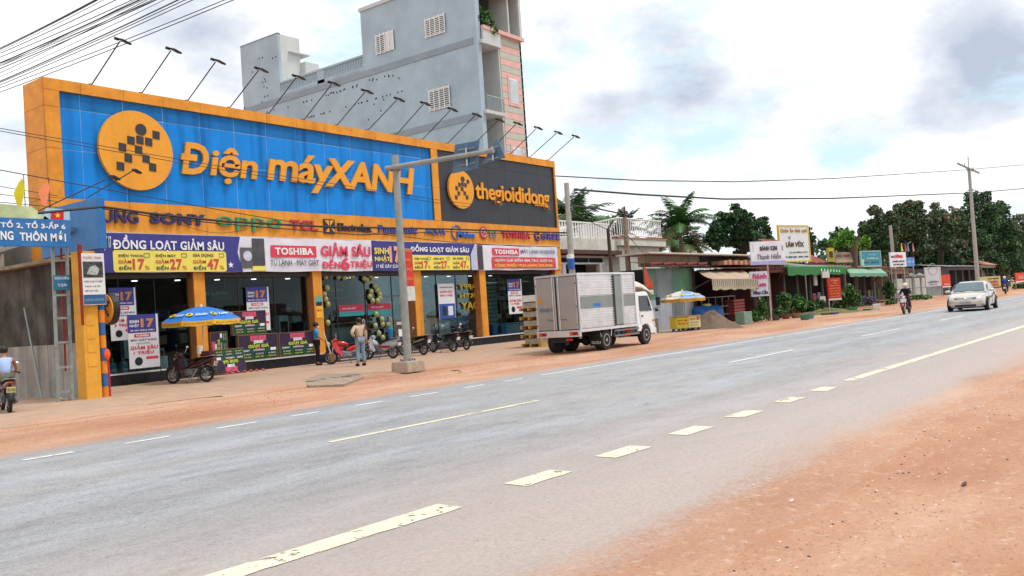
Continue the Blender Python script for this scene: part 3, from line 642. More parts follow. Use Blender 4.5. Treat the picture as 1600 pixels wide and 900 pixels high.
# stickers on the pillar by the door, and round wall signs
t=thing('notice','small yellow notice below a teal one on the orange door pillar','notice',(24.65,28.99,2.2)); bx('notice_sheet',M('#f0b030',.5),t,24.47,24.83,28.985,28.997,1.95,2.45); bx('notice_sheet',M('#58a5a8',.5),t,24.47,24.83,28.985,28.997,2.5,2.85); bx('notice_sheet',M('#202630',.5),t,24.5,24.8,28.975,28.984,2.47,2.62)
text('MỞ CỬA',(24.52,28.974,2.25),X_,Z_,.25,.07,NAVY,t)
t=thing('projecting_sign','round yellow projecting sign beside the yellow gate pillar','sign',(13.9,27.3,2.6))
emblem(t,PX(169,483,13.2).to_tuple(),(0,-1,0),Z_,.42,YEL,BK,.1,pieces=False)
B().lathe([(.46,-.06),(.46,.12)],PX(169,483,13.2).to_tuple(),28,'X').o('rim',BLACK,t)
p=PX(169,483,13.2); B().cyl((p.x+.05,p.y,p.z),(p.x+.05,29.3,p.z),.03).cyl((p.x+.05,29.3,p.z),(14.4,29.3,p.z),.03).o('bracket',BLACK,t)
# ------------------------------------------------------------ banners
BY=28.90
NV=M((.045,.045,.24),.5,.10,3,bump=1.,bscale=2.2); WH=M((.74,.72,.80),.5,.04,3,bump=1.,bscale=2.2); YL=M((.85,.72,.12),.5,.05,3,bump=1.,bscale=2.2)
RED=M((.72,.045,.09),.5,.05,4,bump=.4,bscale=4); TXN=M((.06,.06,.10),.5); CR=M((.62,.07,.06),.5); TW=M((.82,.82,.85),.5)
bpx=lambda px,py=400: PY(px,py,BY).x
def cloth(par,name,x0,x1,z0,z1,y,mat,amp=.03):
    nx=max(6,int((x1-x0)/.12)); nz=10; V=[];F=[]
    for i in range(nx+1):
        for j in range(nz+1):
            x=x0+(x1-x0)*i/nx; z=z0+(z1-z0)*j/nz
            V.append((x,y-amp*mn.noise(Vector((x*1.1+z*.8,z*2.2,4)))-amp*.5*mn.noise(Vector((x*4-z*2,z*1.5,9))),z+.012*sin(x*2.1)*(1 if j in(0,nz) else 0)))
    for i in range(nx):
        for j in range(nz): k=i*(nz+1)+j; F.append((k,k+nz+1,k+nz+2,k+1))
    me=bpy.data.meshes.new(name); me.from_pydata(V,[],F)
    for p in me.polygons: p.use_smooth=True
    return link(name,me,mat,par)
def bt(s,px0,py1,px1,py0,par,mat,y=BY-.045,**k):
    a=PY(px0,py0,BY);b=PY(px1,py1,BY)
    return text(s,(a.x,y,a.z),X_,Z_,b.x-a.x,PY((px0+px1)/2,py1,BY).z-PY((px0+px1)/2,py0,BY).z,mat,par,depth=.004,**k)
def rbox(par,name,px0,py1,px1,py0,mat,y,r=.1):
    a=PY(px0,(py0),BY);b=PY(px1,py1,BY); pm=(px0+px1)/2; z0=PY(pm,py0,BY).z; z1=PY(pm,py1,BY).z
    B().prism(rr_pts(b.x-a.x,z1-z0,r),(a.x,y,z0),X_,Z_,.006).o(name,mat,par)
def pricebox(par,px0,px1,py0,py1,s=1.):
    rbox(par,'price_box',px0,py0,px1,py1,YL,BY-.035)
    w=(px1-px0)/3
    for i,(a,n) in enumerate((('ĐIỆN THOẠI','17'),('ĐIỆN MÁY','27'),('GIA DỤNG','47'))):
        x=px0+w*i; h=py1-py0
        bt(a,x+w*.12,py0+h*.13,x+w*(.78 if i==0 else .66),py0+h*.32,par,TXN,bold=.02)
        bt('GIẢM',x+w*.12,py0+h*.38,x+w*.46,py0+h*.60,par,CR,bold=.02); bt('ĐẾN',x+w*.14,py0+h*.66,x+w*.46,py0+h*.90,par,TXN,bold=.02)
        bt(n,x+w*.51,py0+h*.38,x+w*.82,py0+h*.90,par,CR,bold=.04); bt('%',x+w*.84,py0+h*.70,x+w*.95,py0+h*.88,par,CR)
        k=PY(x+w*.88,py0+h*.22,BY)
        bb=B(); bb.path([(k.x-.1,BY-.043,k.z-.06),(k.x+.1,BY-.043,k.z-.06),(k.x+.1,BY-.043,k.z+.07),(k.x-.1,BY-.043,k.z+.07),(k.x-.1,BY-.043,k.z-.06)],.008,4); bb.o('line_icon',TXN,par)
b1=thing('promo_banner','wide blue and white sale banner over the left windows with TOSHIBA in a red box','banner',(21,BY,3.9))
xL=15.0
cloth(b1,'banner_cloth',xL,bpx(581),3.905,5.27,BY,WH)
B().prism([(0,0),(bpx(378)-xL,0),(bpx(371)-xL,.75),(bpx(376)-xL,1.36),(0,1.36)],(xL,BY-.022,3.907),X_,Z_,.006).o('blue_field',NV,b1)
bt('ĐỒNG LOẠT GIẢM SÂU',176,368,348,393,b1,TW,bold=.03); pricebox(b1,177,352,392,425)
bt('HẠT 17',158,368,172,392,b1,TW,bold=.02)
B().box(bpx(375),bpx(394),BY-.034,BY-.028,4.05,4.85).o('washer_print',M((.10,.10,.11),.5,.3,3),b1); B().box(bpx(394),bpx(413),BY-.040,BY-.0345,4.15,5.22).o('fridge_print',M((.07,.07,.08),.5,.3,3),b1)
k=PY(386,400,BY); B().prism(circ(.20,20),(k.x,BY-.044,k.z),X_,Z_,.004).o('drum_print',M('#c9c9da',.5,.2,9),b1); rbox(b1,'tag_print',394,416,415,423,YL,BY-.047,.02)
k=PY(360,414,BY); st5=[(( .13 if i%2==0 else .055)*sin(i*pi/5),(.13 if i%2==0 else .055)*cos(i*pi/5)) for i in range(10)]
B().prism(st5[::-1],(k.x,BY-.034,k.z),X_,Z_,.004).o('star_print',TW,b1)
rbox(b1,'red_box',423,384,493,402,RED,BY-.034,.02); bt('TOSHIBA',429,387,488,398,b1,TW,bold=.04)
bt('TỦ LẠNH - MÁY GIẶT',422,403,497,418,b1,TXN,bold=.0); bt('GIẢM SÂU',501,379,577,401,b1,RED,bold=.04); bt('ĐẾN',503,403,530,420,b1,RED,bold=.035); bt('6',532,402,545,422,b1,RED,bold=.04); bt('TRIỆU',547,405,580,421,b1,RED,bold=.035)
b2=thing('promo_banner','blue sale banner with yellow price box right of the lamp post','banner',(33,BY,3.9))
cloth(b2,'banner_cloth',bpx(582),bpx(745),3.905,5.27,BY,NV)
bt('SINH',584,387,606,397,b2,YL,bold=.03); bt('NHẬT',585,399,608,410,b2,YL,bold=.03); bt('17',608,385,624,411,b2,M((.8,.35,.25),.5),bold=.06); bt('17 BẺ GÃY SỪNG TRÂU',587,412,640,419,b2,TW,bold=.01)
bt('ĐỒNG LOẠT GIẢM SÂU',641,382,731,395,b2,TW,bold=.04); pricebox(b2,643,733,399,422)
B().prism([(0,0),(bpx(745)-bpx(735),0),(bpx(745)-bpx(735),1.34),(bpx(742)-bpx(735),1.34),(.0,.8)],(bpx(735),BY-.03,3.92),X_,Z_,.006).o('pale_field',M((.50,.52,.72),.5),b2)
b3=thing('promo_banner','red and white sale banner on the orange band above the silver truck','banner',(39,BY,3.9))
cloth(b3,'banner_cloth',bpx(747),bpx(871),3.905,5.22,BY,WH)
B().box(bpx(747),bpx(754),BY-.03,BY-.024,3.93,5.2).o('dark_strip',M((.05,.05,.07),.5),b3)
rbox(b3,'red_box',769,388,810,399,RED,BY-.034,.02); bt('TOSHIBA',772,390,808,397,b3,TW,bold=.04); bt('MÁY LẠNH INVERTER',813,389,866,397,b3,M((.15,.2,.3),.5),bold=.02)
rbox(b3,'red_box',769,402,867,419,M((.70,.07,.06),.5,.2,2,bump=.4),BY-.034,.02); bt('GIẢM GIÁ ĐẾN 40% TRẢ GÓP 0%',773,403,862,409,b3,TW,bold=.02); bt('TẶNG PHIẾU MUA HÀNG 500.000Đ',772,411,862,418,b3,YL,bold=.02)
W_('cornice',M((.55,.52,.50),.5),15.0,42.9,28.9,28.948,5.265,5.30)
# ============================================================ tall grey house behind the store
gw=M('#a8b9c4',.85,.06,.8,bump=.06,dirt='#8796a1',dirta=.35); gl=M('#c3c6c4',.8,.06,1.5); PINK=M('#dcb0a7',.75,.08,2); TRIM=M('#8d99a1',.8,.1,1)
GX,GY=45.26,36.
tb=thing('tall_house','tall narrow grey house with pink striped front rising behind the store','house',(GX+2.5,GY+12,0))
zt=lambda px,py: PX(px,py,GX).z; yt=lambda px,py: PX(px,py,GX).y
Y1=yt(563,25); Y2=yt(433,52); Y3=yt(375,70); Z1=zt(563,60) ; ztop=24.3; zbal=zt(564,105); zter=zbal-.25
W2=lambda n,m,x0,x1,y0,y1,z0,z1,p=tb,**k: bx(n,m,p,x0,x1,y0,y1,z0,z1,**k)
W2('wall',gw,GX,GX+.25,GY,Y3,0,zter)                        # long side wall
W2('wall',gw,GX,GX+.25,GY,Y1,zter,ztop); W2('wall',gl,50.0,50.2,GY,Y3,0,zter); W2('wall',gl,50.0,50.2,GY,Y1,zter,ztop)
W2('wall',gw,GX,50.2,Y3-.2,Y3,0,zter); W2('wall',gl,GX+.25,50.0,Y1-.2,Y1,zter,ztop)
W2('roof',gl,GX-.1,50.3,GY-.6,Y1+.1,ztop,ztop+.25); W2('terrace_slab',gl,GX+.25,50.0,Y1,Y3,zter-.3,zter)
# stair tower and tank room on the terrace
zt2=zt(433,52); bx('stair_tower',gw,tb,GX+.003,GX+.25,Y2,Y3-.003,zter,zt2); q=PY(500,85,Y2)
bx('stair_tower',gl,tb,GX+.25,GX+2.2,Y2+.003,Y3,zter,zt2); bx('tank_room',gl,tb,GX+2.2,GX+3.6,Y2-.6,Y3,zter,zt2-2.0); bx('tank_lid',gl,tb,GX+1.0,GX+3.0,Y2-.3,Y2+1.8,zt2-1.35,zt2-1.25)
W2('coping',TRIM,GX-.03,GX+.3,Y2-.03,Y3,zt2,zt2+.08)
# balustrade
W2('handrail',gw,GX-.04,GX+.22,Y1,Y2,zbal+.72,zbal+.86); W2('base_rail',gw,GX-.02,GX+.2,Y1,Y2,zter,zbal)
n=54; mm=None
for i in range(n):
    y=Y1+(Y2-Y1)*(i+.5)/n
    if mm is None: o=B().box(GX+.03,GX+.16,y-.055,y+.055,zbal,zbal+.72).o('baluster',gw,tb); mm=o; y00=y
    else: o=mm.copy(); COL.objects.link(o); o.parent=tb; o.location=(0,y-y00,0)
W2('balustrade_pier',gw,GX-.02,GX+.24,(Y1+Y2)/2-.5,(Y1+Y2)/2+.3,zter,zbal+.73)
# projecting floor bands, and dark putlog holes
zb=zt(566,116)-.05; W2('band',TRIM,GX-.05,GX+.001,GY+.3,Y3,zb-.22,zb+.22); zb2=zt(691,194); W2('band',TRIM,GX-.05,GX+.001,GY+.3,GY+13,zb2-.22,zb2+.22)
hb=B()
for i in range(80):
    y=random.uniform(GY+7,Y3-.5); z=random.choice((random.uniform(11,zb-.5),zb-.6-random.uniform(0,.15),random.uniform(zb+.3,zt2-1) if y>Y2 else zb-2))
    for k in range(random.choice((1,1,2))): hb.cb((GX-.004,y+k*.4,z),(.02,.10,.11))
hb.o('putlog_holes',M((.01,.01,.012),.9),tb,kind='stuff')
DK0=M((.03,.035,.04),.5)
def grille(par,X,a,b,op=False,nb=9):
    P=PX(*a,X);Q=PX(*b,X); y0,y1=min(P.y,Q.y),max(P.y,Q.y); z1,z0=max(P.z,Q.z),min(P.z,Q.z)
    w_=bx('window',DK0,par,X-.05,X-.004,y0,y1,z0,z1)
    for q in (y0,(y0+y1)/2-.04,y1-.08): bx('frame',WHITE,w_,X-.066,X-.0505,q,q+.08,z0,z1)
    for q in (z0,z1-.08): bx('frame',WHITE,w_,X-.068,X-.0505,y0+.08,y1-.08,q,q+.08)
    bx('pane',M((.75,.78,.8),.2) if op else M((.05,.07,.09),.2),w_,X-.062,X-.053,y0+.08,(y0+y1)/2-.05,z0+.08,z1-.08); bx('pane',M((.05,.07,.09),.2),w_,X-.062,X-.053,(y0+y1)/2+.05,y1-.08,z0+.08,z1-.08)  # pale variant paints in the bright sky showing at this pane
    for i in range(nb): z=z0+(z1-z0)*(i+1)/(nb+1); bx('grille_bar',WHITE,w_,X-.10,X-.065,y0-.03,y1+.03,z-.024,z+.024)
    for i in range(5): y=y0+(y1-y0)*i/4; bx('grille_bar',WHITE,w_,X-.13,X-.10,y-.03,y+.03,z0-.05,z1+.05)
grille(tb,GX,(588,56),(617,77),True); grille(tb,GX,(665,31),(697,50)); grille(tb,GX,(671,142),(705,166))
# street face: balcony recess on the left, striped bay on the right
XB=PY(781,72,GY).x; zl=[PY(785,178,GY).z,PY(780,72,GY).z]; zlo=PY(780,250,GY).z
W2('recess_wall',gl,GX+.25,XB,GY+1.6,GY+1.8,0,ztop); W2('bay_side',gl,XB-.15,XB,GY+.05,GY+1.6,0,zl[1]+.9); W2('front_pier',gw,GX+.25,GX+.45,GY,GY+.2,0,ztop)
for k,z in enumerate((zl[0],zl[1],zl[0]-4.2)):
    W2('balcony_slab',gl,GX+.25,XB-.16,GY-.25,GY+1.6,z-.22,z)
    if k!=1:
        W2('balcony_rail',STEEL,GX+.45,XB-.16,GY-.22,GY-.17,z+.95,z+1.0)
        for i in range(12): x=GX+.5+(XB-.2-GX-.5)*i/11; W2('rail_bar',STEEL,x-.012,x+.012,GY-.21,GY-.18,z,z+.95)
        d=W2('door',M((.05,.05,.06),.4),GX+.6,GX+1.3,GY+1.55,GY+1.59,z,z+2.7); bx('door_frame',PINK,d,GX+.5,GX+1.4,GY+1.575,GY+1.597,z,z+2.85)
W2('parapet',PINK,GX+.45,50.25,GY-.28,GY-.05,zl[1]+.75,zl[1]+1.0) ; W2('parapet_wall',gl,GX+.45,XB-.17,GY-.22,GY-.06,zl[1],zl[1]+.75)
W2('bay_core',gl,XB,50.0,GY+.06,GY+1.8,0,zl[1]+.75)
z=zlo-3; i=0
while z<zl[1]+.7:
    z1=min(z+.46,zl[1]+.74); W2('stripe_course',PINK if i%2 else M('#b9bcae',.8,.06,2),XB-.01,50.19,GY-.0,GY+.055,z+.012,z1-.012); z=z1+.0; i+=1
for px,py,qx,qy in ((795,122,809,163),(800,230,814,262)):
    a=PY(px,py,GY);b=PY(qx,qy,GY); w_=W2('window',WHITE,a.x,b.x,GY-.06,GY-.005,b.z,a.z); bx('window_surround',PINK,w_,a.x-.18,b.x+.18,GY-.04,GY-.003,b.z-.2,a.z+.2)
    for i in range(5): x=a.x+(b.x-a.x)*(i+.5)/5; bx('pane',M((.55,.62,.68),.2),w_,x-.09,x+.09,GY-.075,GY-.062,b.z+.1,a.z-.1)
W2('loggia_post',gl,49.9,50.15,GY-.2,GY,zl[1]+1,ztop); W2('loggia_ceiling',M('#c9a98f',.8),GX+.25,50.2,GY-.3,GY+1.6,ztop-.5,ztop-.02); W2('loggia_wall',gl,XB+1.1,XB+1.25,GY,GY+1.6,zl[1]+1,ztop-.5); W2('loggia_beam',gl,GX+.25,XB+1.1,GY-.3,GY-.05,ztop-1.0,ztop-.51)
# ============================================================ white house with roof terrace
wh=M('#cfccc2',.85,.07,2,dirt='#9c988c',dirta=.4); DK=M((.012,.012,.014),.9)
h2=thing('terrace_house','low white house with roof terrace balustrade right of the store','house',(51,33,0))
H_=lambda n,m,x0,x1,y0,y1,z0,z1,p=h2,**k: bx(n,m,p,x0,x1,y0,y1,z0,z1,**k)
za=PY(910,386,30).z; zm=PY(1000,374,30).z
H_('wall',wh,51.5,57.2,30,30.2,0,zm-.5); H_('wall',wh,51.5,51.7,30.2,38,0,zm-.5); H_('wall',wh,57.0,57.2,30.2,38,0,zm-.5); H_('cornice',wh,51.2,57.6,29.6,38,zm-.5,zm-.05); H_('cornice_edge',M('#a8766b',.8),51.15,57.65,29.55,38,zm-.05,zm+.05)
H_('wall',wh,44.3,45.6,30.5,30.7,0,za-.5); H_('wall',wh,49.6,51.5,30.5,30.7,0,za-.5); H_('wall',wh,45.6,49.6,30.5,30.7,za-1.0,za-.5); H_('garage_interior',DK,45.6,49.6,31.5,31.6,0,za-1)
H_('garage_frame',WHITE,44.6,50.2,30.40,30.495,za-.62,za-.5); H_('garage_frame',WHITE,44.6,50.2,30.40,30.495,za-1.05,za-.95); H_('garage_frame',WHITE,45.3,45.6,30.40,30.495,0,za-1.05); H_('garage_frame',WHITE,49.6,49.9,30.40,30.495,0,za-1.05)
for i in range(3): H_('vent_slot',DK,45.0+i*1.75,46.55+i*1.75,30.43,30.49,za-.92,za-.66)
H_('eave',M('#5a4238',.9,.3,3),44.2,51.4,29.7,36,za-.45,za-.2); H_('annex_parapet',wh,44.2,51.4,30.0,36,za-.2,zm-.1)
# terrace balustrades: slim white bars along both edges
zr=zm+1.35
for a,b,n in (((51.3,29.8),(57.4,29.8),24),((51.3,29.8),(54.6,37.0),26)):
    A=Vector((*a,0));Bv=Vector((*b,0))
    B().cyl((A.x,A.y,zr),(Bv.x,Bv.y,zr),.05,n=6).cyl((A.x,A.y,zm+.18),(Bv.x,Bv.y,zm+.18),.04,n=6).o('handrail',WHITE,h2)
    for i in range(n): p=A.lerp(Bv,(i+.5)/n); bx('baluster',WHITE,h2,p.x-.022,p.x+.022,p.y-.022,p.y+.022,zm+.18,zr-.04)
for i in range(22): bx('baluster',WHITE,h2,44.6+i*.3,44.68+i*.3,30.2,30.26,zm-.1,zm+.9)
bx('handrail',WHITE,h2,44.4,51.2,30.17,30.29,zm+.9,zm+.98)
B().path([(46,33,zm+2.6),(51.3,31.5,zm+2.2),(57,32,zm+2.0)],.06,5).cyl((47,33,zm),(47,33,zm+3.0),.08).cyl((55.8,31.8,zm),(55.8,31.8,zm+2.6),.07).o('clothes_line_frame',DARKMET,h2)
# ============================================================ left: lane gate, wall, lattice post
GY0=24.35
ga=thing('lane_gate','blue lane gate with white lettering over the side road at the left edge','gate',(12.4,GY0,0))
GB=M((.022,.17,.46),.5,.1,1.5,dirt='#5a86b5',dirta=.35); GYE=M('#e9a93a',.75,.08,3,dirt='#8a5a30',dirta=.28,bump=.15)
px0=PY(133,560,GY0).x; px1=PY(157,560,GY0).x
bx('pillar',GYE,ga,px0,px1,GY0,GY0+.5,0,PY(145,470,GY0).z+1.4,bev=.01)
for i,z in enumerate((.95,1.35,1.72,2.1)): bx('pillar_panel',GYE,ga,px0+.08,px1-.1,GY0-.012,GY0-.001,z,z+.3)
zb0=PY(152,388,GY0-.15).z; zb1=PY(152,308,GY0-.15).z; X0=PY(152,340,GY0-.15).x; X1=PY(165,340,GY0-.15).x
bx('box_beam',GB,ga,X0,X1,GY0-.15,27.6,zb0,zb1,bev=.008)
ys=GY0+.1; sx0=9.0; sx1=PY(110,360,ys).x; sz0=PY(60,385,ys).z; sz1=PY(60,342,ys).z
bx('sign_board',GB,ga,sx0,sx1,ys,ys+.12,sz0,sz1)
TWH=M((.85,.85,.85),.5,.03)
sg=lambda s,px,py0,px2,py2,**k: text(s,(PY(px,py2,ys).x,ys-.003,PY((px+px2)/2,py2,ys).z),X_,Z_,PY(px2,py2,ys).x-PY(px,py2,ys).x,PY((px+px2)/2,py0,ys).z-PY((px+px2)/2,py2,ys).z,TWH,ga,depth=.01,**k)
sg('TỔ 2, TỔ 3-ẤP 6',1,345,102,358,bold=.03); sg('NG',1,361,21,375,bold=.03); sg('THÔN MỚI',31,360,103,377,bold=.03,spacing=1.1)
sg('NÔ',-20,361,-2,375,bold=.03)
# crest panel above the board with the red flag
pc=PY(0,342,ys); cr=[(sx0,sz1),(PY(78,342,ys).x,sz1),(PY(50,326,ys).x,sz1+.33),(sx0,sz1+.42)]
B().prism([(a-sx0,b-sz1) for a,b in cr],(sx0,ys+.02,sz1),X_,Z_,.08).o('crest_panel',M('#b9c79a',.6,.3,2),ga)
a=PY(68,342,ys); B().prism([(0,0),(PY(110,342,ys).x-a.x,0),(PY(110,342,ys).x-a.x,.30),(.12,.31)],(a.x,ys+.02,sz1),X_,Z_,.08).o('crest_panel',M('#a9cfe2',.6,.15,2),ga)
a=PY(80,343,ys); fl_=B().prism([(0,0),(.34,.0),(.35,.22),(.02,.24)],(a.x,ys-.0,sz1+.0),X_,Z_,.015).o('flag_print',M((.62,.02,.03),.5),ga)
B().prism([((.085 if i%2==0 else .035)*-sin(i*pi/5),(.085 if i%2==0 else .035)*cos(i*pi/5)) for i in range(10)],(a.x+.18,ys-.004,sz1+.12),X_,Z_,.004).o('star_print',M((.85,.65,.05),.5),fl_)
# striped pole next to the pillar
sp=thing('striped_pole','blue and orange striped pole beside the yellow gate pillar','pole',(px1+.13,GY0+.1,0))
for i in range(9): B().cyl((px1+.12,GY0+.05,i*.36),(px1+.12,GY0+.05,i*.36+.355),.085,n=10).o('band',M('#2f66a8',.6) if i%2 else M('#e08a2c',.6),sp)
B().cyl((px1+.26,GY0+.1,0),(px1+.26,GY0+.1,1.1),.045,n=8).o('red_pipe',M('#b02838',.6),sp)
B().sph((px1+.17,GY0-.06,1.25),(.09,.06,.16)).o('orange_wrapping',M('#f0562a',.7,.2,12),sp)
# notice board on a red steel post
nb_=thing('notice_board','small white and blue notice board on a red post in front of the gate pillar','notice board',(12.2,GY0-.1,0))
yn=GY0-.12; a=PY(131,477,yn);b=PY(162,396,yn)
bx('board',WHITE,nb_,a.x,b.x,yn,yn+.04,a.z,b.z,bev=.004); w_=b.x-a.x; h_=b.z-a.z
RST=M('#8c2a1c',.7,.2,6)
B().box(a.x-.07,a.x-.012,yn,yn+.06,a.z-.55,b.z+.25).cb((a.x,yn+.03,b.z+.1),(.12,.06,.28),(0,.25,0),.4).o('post',RST,nb_)
bx('footer',M('#2c5f8c',.5),nb_,a.x+.01,b.x-.01,yn-.006,yn-.002,a.z+.02,a.z+.2*h_)
bx('picture',M((.05,.055,.06),.5,.8,9),nb_,a.x+.03,b.x-.05,yn-.006,yn-.002,a.z+.53*h_,a.z+.84*h_); pr=B(); 
pr.prism([(-.2,-.12),(.1,-.15),(.17,.02),(.05,.13),(-.1,.08)],(a.x+.5*w_,yn-.008,a.z+.68*h_),X_,Z_,.002); pr.o('picture_shape',M('#b9c0ba',.5,.3,14),nb_)
text('THƯỚC TRẠM',(a.x+.04,yn-.006,a.z+.88*h_),X_,Z_,w_*.8,h_*.07,M('#b0807c',.6),nb_,depth=.003)
for i,s in enumerate(('HỘI CHỮ THẬP','TRẠM XÁ ẤP','GIỜ LÀM VIỆC')): text(s,(a.x+.05,yn-.006,a.z+(.43-.09*i)*h_),X_,Z_,w_*(.8-.1*i),h_*.05,M('#4c5a66',.6),nb_,depth=.003)
text('CHĂM SÓC SỨC KHỎE',(a.x+.05,yn-.0075,a.z+.08*h_),X_,Z_,w_*.8,h_*.05,M('#9fc0d8',.6),nb_,depth=.002)
# lattice post with its small sign
lp=thing('lattice_post','grey steel ladder shaped gate post with a small blue sign','post',(12.2,GY0+.35,0))
yl=GY0+.3; 
def at2(px,py): p=PY(px,py,yl); return (p.x,yl,p.z)
LT=M('#8d9796',.6,.15,6,dirt='#6d4a3a',dirta=.3)
A0=PY(91,628,yl);A1=PY(82,387,yl);B0=PY(113,625,yl);B1=PY(104,387,yl); A0.z=B0.z=0
for p,q in ((A0,A1),(B0,B1)): B().cb(((p.x+q.x)/2,yl,(p.z+q.z)/2),(.07,.07,q.z-p.z+.02),(0,atan((q.x-p.x)/(q.z-p.z)),0)).o('upright',LT,lp)
for py in (407,461,497,535,574,612):
    t_=(625-py)/238; xa_=A0.x+(A1.x-A0.x)*t_; xb=B0.x+(B1.x-B0.x)*t_; z=PY(98,py,yl).z; B().box(xa_,xb,yl-.02,yl+.02,z-.03,z+.03).o('rung',LT,lp)
B().cyl((xa_+.28,yl+.08,PY(100,580,yl).z),(A1.x+.27,yl+.08,A1.z),.028,n=6).o('red_brace',M('#8a1f1c',.7,.2,8),lp)
a=PY(84,453,yl-.06);b=PY(109,430,yl-.06); sb=bx('sign_plate',M('#256d92',.5),lp,a.x,b.x,yl-.07,yl-.05,a.z,b.z)
text('ĐOẠN ĐƯỜNG',(a.x+.03,yl-.075,a.z+.26),X_,Z_,b.x-a.x-.06,.12,TWH,sb,depth=.004); text('TỰ QUẢN',(a.x+.1,yl-.075,a.z+.07),X_,Z_,b.x-a.x-.2,.12,TWH,sb,depth=.004)
# mouldy concrete side wall running back from the street
lw=thing('concrete_wall','stained grey concrete wall with dark mould on its upper half at the left edge','wall',(12.6,33,0))
MW=M('#a09a92',.9,.18,1.6,streak=.7,dirt='#6f675e',dirta=.5,bump=.35); MD=M('#56514b',.95,.4,1.4,streak=.9,dirt='#23211f',dirta=.85,bump=.5)
XW=PX(124,600,12.6).x; zs=PX(60,540,12.6).z
for i in range(9):
    y0=25.3+i*1.9; bx('lower_panel',MW,lw,XW,XW+.2,y0+.012,y0+1.888,0,zs); bx('upper_panel',MD,lw,XW+.02,XW+.2,y0+.004,y0+1.896,zs+.01,4.0)
bx('eave',M('#8a7a66',.9,.4,3),lw,XW-.35,XW+.6,25.6,42,4.02,4.12)
lr=thing('shed_roof','pale wall of the back building above the mouldy wall at the left edge','building',(14,36,4))
bx('wall',M('#b9b3ab',.9,.12,2,streak=.3),lr,XW+.1,XW+.3,30.5,44,4.13,6.3); B().cb((XW+.1,34,4.55),(.25,17,.12),(R(-2.5),0,0)).o('gutter',M('#8a8f92',.6),lr)
pl_=thing('leaning_pipe','thin grey pipe leaning against the concrete wall','pipe',(12.3,26.4,0)); a=PX(66,622,12.15);b=PX(38,481,12.55); B().cyl((a.x,a.y,0),(b.x,b.y,b.z),.03,n=7).o('pipe',M('#8f9694',.5,metal=.3),pl_)
# rubbish at the wall foot
for i,(px,py,c,l) in enumerate(((104,618,'#7fb0bd','torn pale blue plastic bag at the foot of the lattice post'),(82,622,'#8a9a45','clump of yellow green weeds beside the lattice post foot'),(118,606,'#c8ccd0','crumpled white plastic leaning by the yellow pillar'),(97,630,'#b9a898','scrap of cardboard before the lattice post'))):
    p=G(px,py); b=B()
    for k in range(9): b.cb((p.x+random.uniform(-.16,.16),p.y+random.uniform(-.1,.1),random.uniform(.03,.22 if i in (0,2) else .1)),(random.uniform(.05,.18),.02,random.uniform(.05,.2)),(random.uniform(0,3),random.uniform(0,3),random.uniform(0,3)))
    b.o('weeds' if i==1 else 'litter',M(c,.7,.3,10),label=l,cat='weeds' if i==1 else 'litter')
# festival flags on the gate
for px,py,qy,c,l in ((30,322,278,'#d9c81c','yellow pennant hanging beside the orange store corner'),(69,320,282,'#f08a62','salmon pennant on the gate in front of the orange store corner')):
    yf=24.6 if px>40 else 26.; p=PY(px,py,yf);q=PY(px+3,qy,yf); f=thing('pennant',l,'flag',(p.x,yf,p.z))
    B().cyl((q.x+.08,yf+.02,p.z-.35),(q.x+.08,yf+.02,q.z+.1),.012,n=5).o('staff',DARKMET,f)
    w0=.26; B().prism([(0,0),(.10,-.05),(w0*.9,.5),(w0*.7,q.z-p.z),(w0*.3,q.z-p.z-.12),(-.08,.35)],(p.x-.05,yf,p.z),X_,Z_,.01).o('cloth',M(c,.7,.1,6),f)
# ============================================================ street lamp post with traffic signs
PXc,PYc=19.95,19.45
ps=thing('sign_gantry','concrete grey steel post with a long arm carrying the backs of two traffic signs','traffic post',(PXc,PYc,0))
PS=M('#9a9d99',.6,.15,4,dirt='#6e6a62',dirta=.35,metal=.1); ztp=PY(620,243,PYc).z
B().cyl((PXc,PYc,.36),(PXc,PYc,ztp),.130,.105,14).o('pole',PS,ps,smooth=True)
foot=B().cb((PXc,PYc,.20),(.80,.72,.34),None,.95).o('footing',M('#ab9c88',.9,.15,5,bump=.4),ps,bev=.02)
for i in range(6): t=i*pi/3; B().cyl((PXc+.22*cos(t),PYc+.22*sin(t),.34),(PXc+.22*cos(t),PYc+.22*sin(t),.44),.025,n=6).o('anchor_bolt',M('#6d4434',.8),ps)
B().cyl((PXc,PYc,.34),(PXc,PYc,.39),.28,n=16).o('base_plate',PS,ps)
e0=PX(609,264,PXc); e1=PX(776,236,PXc)
B().cyl((PXc-.14,e0.y,e0.z),(PXc-.14,e1.y,e1.z),.085,.07,10).o('arm',PS,ps,smooth=True)
B().torus((PXc-.02,PYc,PX(622,262,PXc).z),.16,.035,'Z',14,6,2.5).o('clamp',M('#7c6f66',.6,metal=.4),ps)
def plate(pts,name,nm):
    V=[PX(*p,PXc-.0) for p in pts]; xo=PXc+.02
    b=B(); n=len(V); b.add([(xo,v.y,v.z) for v in V]+[(xo+.02,v.y,v.z) for v in V],[tuple(range(n)),tuple(range(2*n-1,n-1,-1))]+[(i,n+i,n+(i+1)%n,(i+1)%n) for i in range(n)])
    o=b.o(name,M('#4a6b8c',.5,.2,4,dirt='#6b7c88',dirta=.6),ps); return o
p1=plate([(710,226),(748,219),(745,263),(706,271)],'rectangular_sign','x'); p2=plate([(776,216),(789,246),(752,256)],'triangular_sign','x')
